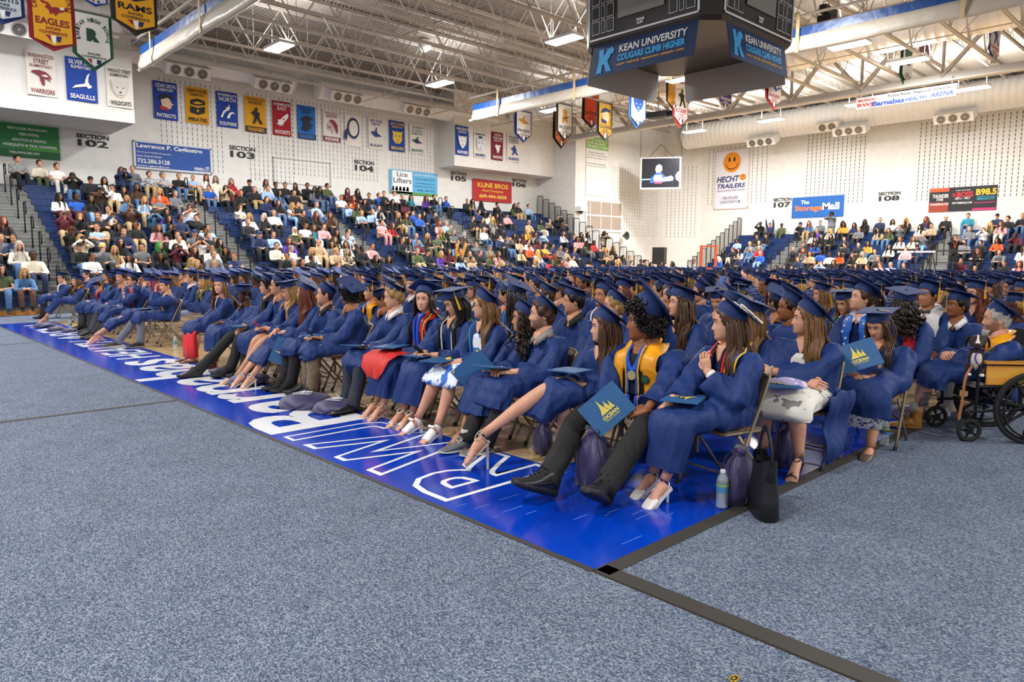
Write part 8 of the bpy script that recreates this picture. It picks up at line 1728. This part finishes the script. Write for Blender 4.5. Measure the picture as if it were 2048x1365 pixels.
# ------------------------------------------------------------------ the rows of graduates farther back
gt = {}
def far_tpl(i, lo=0):
    if (i, lo) in gt: return gt[(i, lo)]
    rn = random.Random(100+i); fem = i % 2 == 0; yaw = (-40, -44, -30, -48, -20, -38, 0, -46)[i]; Hl = np.array([0, .05, 1.08]); M = Matrix.Translation(Hl) @ rotz(yaw) @ Matrix.Rotation((-.05, .05, .02, 0, .06, -.1, .03, .08)[i], 4, 'X')
    N = Hl+np.array([0, -.033, -.15]); T = Torso(.42, N, 1.0, 1.0); B = MB(); add_head(B, M, 2 if lo else 1, None, fem, lids=False); B.tube([xfp(M, (0, -.022, -.06)), N+np.array([0, 0, -.05])], [.052, .07], 10)
    G = MB(); G.loft(T.rings(14 if lo else 26, 7 if lo else 12, lambda u, t: .02*np.sin(9*t)))
    for s in (-1, 1):
        sh = np.array([s*.165, T.c(N[2]-.08)[1], N[2]-.085]); E, Wp = ik(sh, (s*.07, .34, .6), .275, .245, (s*.9, -.3, -.75))
        G.tube(spline([sh+np.array([-s*.06, 0, .02]), sh+np.array([s*.01, 0, 0]), (sh+E)/2, E+np.array([0, 0, -.02]), Wp], 6 if lo else 10), [.055, .086, .09, .096, .1], 8 if lo else 14)
        if not lo: B.ball(Wp, (.045, .05, .03), 0, 8, 5)
    if not lo: G.loft([superring((0, y, z), (1, 0, 0), (0, 0, 1), a, .1, 20, 2.6) for y, z, a in ((-.1, .5, .17), (.1, .51, .2), (.4, .5, .2), (.48, .47, .2))])
    if not lo: G.loft([superring((0, .47, z), (1, 0, 0), (0, 1, 0), a, .08, 20, 2.6) for z, a in ((.52, .18), (.3, .2), (.2, .2))])
    Hh = MB(); st = ('long', 'short', 'long', 'wavy', 'long', 'tight', 'longwavy', 'short')[i]
    if lo:
        hair_shell(Hh, M, 'short', 2)
        if st.startswith('long'): Hh.loft([superring(xfp(M, (0, y, z)), (1, 0, 0), (0, 1, 0), a, b, 10) for z, y, a, b in ((.03, -.035, .082, .075), (-.08, -.05, .095, .07), (-.2, -.085, .12, .05), (-.3, -.1, .1, .03))])
    elif st.startswith('long'): hair_shell(Hh, M, 'tight', 1); Hh.join(strands(M, T, 'long', 30, .36, rn, width=.024, amin=1.2))
    else: hair_shell(Hh, M, st, 1)
    cm, ts = cap_mesh((18, 26, 14, 32, 20, 10, 24, 36)[i], (45, 40, 30, 45, 20, 45, 35, 45)[i], 1, (1, 1, -1, 1, 0, -1, 1, 1)[i], 'gold' if i % 3 else None, 0., 12 if lo else 30); cm.xf(M)
    if ts: ts.xf(M)
    gt[(i, lo)] = (B, G, Hh, cm, ts); return gt[(i, lo)]
taken = []
for o in list(COL.objects):
    if o.parent is None and o.get('category') == 'person' and abs(o.location.z) < .01 and o.location.x < 34: taken.append((o.location.x, o.location.y))
FAR = []
rn = random.Random(21)
for k in range(1, 22):
    X = ROW0+ROWP*k; y = 1.9 if k < 4 else 1.2-.1*min(k, 10)*0
    ymax = 20.8
    y = 2.35 if k < 4 else 1.6
    while y < ymax:
        if not (11.0 < y < 12.9) and not any(abs(X-a) < .55 and abs(y-b) < .46 for a, b in taken):
            if rn.random() < .93: FAR.append((X+rn.uniform(-.05, .05), y+rn.uniform(-.06, .06), rn.randrange(8), k))
        y += .58
def vis(p): d = np.array([p[0], p[1], 1.1])-CP; z = d@_f; return z, 1024+FPX*(d@_r2)/z
FAR = [f for f in FAR if vis(f)[0] > 1 and -60 < vis(f)[1] < 2120]
FAR.sort(key=lambda f: vis(f)[0])
hk = ['k', 'd', 'n', 'y', 'r', 'l', 'k', 'd']; NIND2 = 36
HW = {'long': 'long', 'short': 'short'}
cnt = {}
for j, (x, y, i, k) in enumerate(FAR):
    hcx = rn.choice(hk); sk = rn.choice((0, 0, 1, 1, 1, 2, 3, 4))
    if j < NIND2:
        B, G, Hh, cm, ts = far_tpl(i)
        o = place('person', me_of(('fbody', i), B, BODY_M), None, (x, y, 0), PI/2+rn.uniform(-.12, .12), SK[sk]); cnt[k] = cnt.get(k, 0)+1
        tag(o, 'person in navy cap and gown, %s %s hair, %s unnamed seat of graduate row %s' % ('long' if i % 2 == 0 else 'short', CN[hcx], ORD[cnt[k]], ORD[k+1]) if False else 'person in cap and gown, %s %s hair, %s from near end of %s row' % ('long' if i % 2 == 0 else 'short', CN[hcx], ORD[min(20, cnt[k])], ORD[k+1]), 'person', 'graduates in the middle rows')
        place('gown', me_of(('fgown', i), G, GOWN), o); place('hair', me_of(('fhair', i), Hh, HAIR), o, col=HC[hcx])
        c = place('cap', me_of(('fcap', i), cm, CAPM), o); c.data.polygons.foreach_set('use_smooth', [False]*len(c.data.polygons))
        if ts: place('tassel', me_of(('ftassel', i), ts, [TGOLD, TNAVY, TGOLD]), c)
    else: FAR[j] = (x, y, i, k, hcx, sk)
# everyone past the first three hundred: one crowd, coloured per vertex
CV, CF, CC, CM = [], [], [], []; off = 0
def crowd_add(mb, col, W, cols=None):
    global off
    A = np.array(W); V = np.concatenate(mb.v)@A[:3, :3].T+A[:3, 3]; CV.append(V); CC.append(np.tile((*col, 1.0), (len(V), 1))); CF.extend([tuple(q+off for q in f) for f in mb.f]); off += len(V)
for a in CROWD:
    fem = a['h'][0] in 'lmh'; M, N, parts = spec_tpl(a['po'], rn.choice((0, 1, 2)), fem, 2); W = Matrix.Translation(a['root']) @ Matrix.Rotation(a['rz'], 4, 'Z')
    crowd_add(parts['body'], SK[a['sk']], W); crowd_add(parts['long'], srgb(TOPC[a['t']][0]), W); crowd_add(parts['pants'], srgb(PANC.get(a['pa'], '1c1c20')), W)
    c = HC.get(a['h'][1], HC['k']) if a['h'][0] != 'h' else srgb('d8c49a'); crowd_add(hair_tpl(a['h'][0], 2), c, W @ M)
NAVY, CAPC, GLD = srgb('213a72'), srgb('1f376f'), srgb('e0a818')
for f in FAR[NIND2:]:
    B, G, Hh, cm, ts = far_tpl(f[2], 1); W = Matrix.Translation((f[0], f[1], 0)) @ Matrix.Rotation(PI/2+rn.uniform(-.12, .12), 4, 'Z')
    crowd_add(B, SK[f[5]], W); crowd_add(G, NAVY, W); crowd_add(Hh, HC[f[4]], W); crowd_add(cm, CAPC, W)
    if ts: crowd_add(ts, GLD, W)
    taken.append((f[0], f[1]))
me = bpy.data.meshes.new('crowd'); me.from_pydata(np.concatenate(CV).tolist(), [], CF)
at_ = me.color_attributes.new('Col', 'FLOAT_COLOR', 'POINT'); at_.data.foreach_set('color', np.concatenate(CC).ravel())
cmx = bpy.data.materials.new('crowd_clothes'); cmx.use_nodes = True; nt = cmx.node_tree; ca = nt.nodes.new('ShaderNodeVertexColor'); ca.layer_name = 'Col'; nt.links.new(ca.outputs[0], nt.nodes['Principled BSDF'].inputs['Base Color']); nt.nodes['Principled BSDF'].inputs['Roughness'].default_value = .75
me.materials.append(cmx); cw = place('crowd', me); tag(cw, 'distant spectators and graduates too small to tell apart, beyond the nearer rows', 'crowd', None, 'stuff')
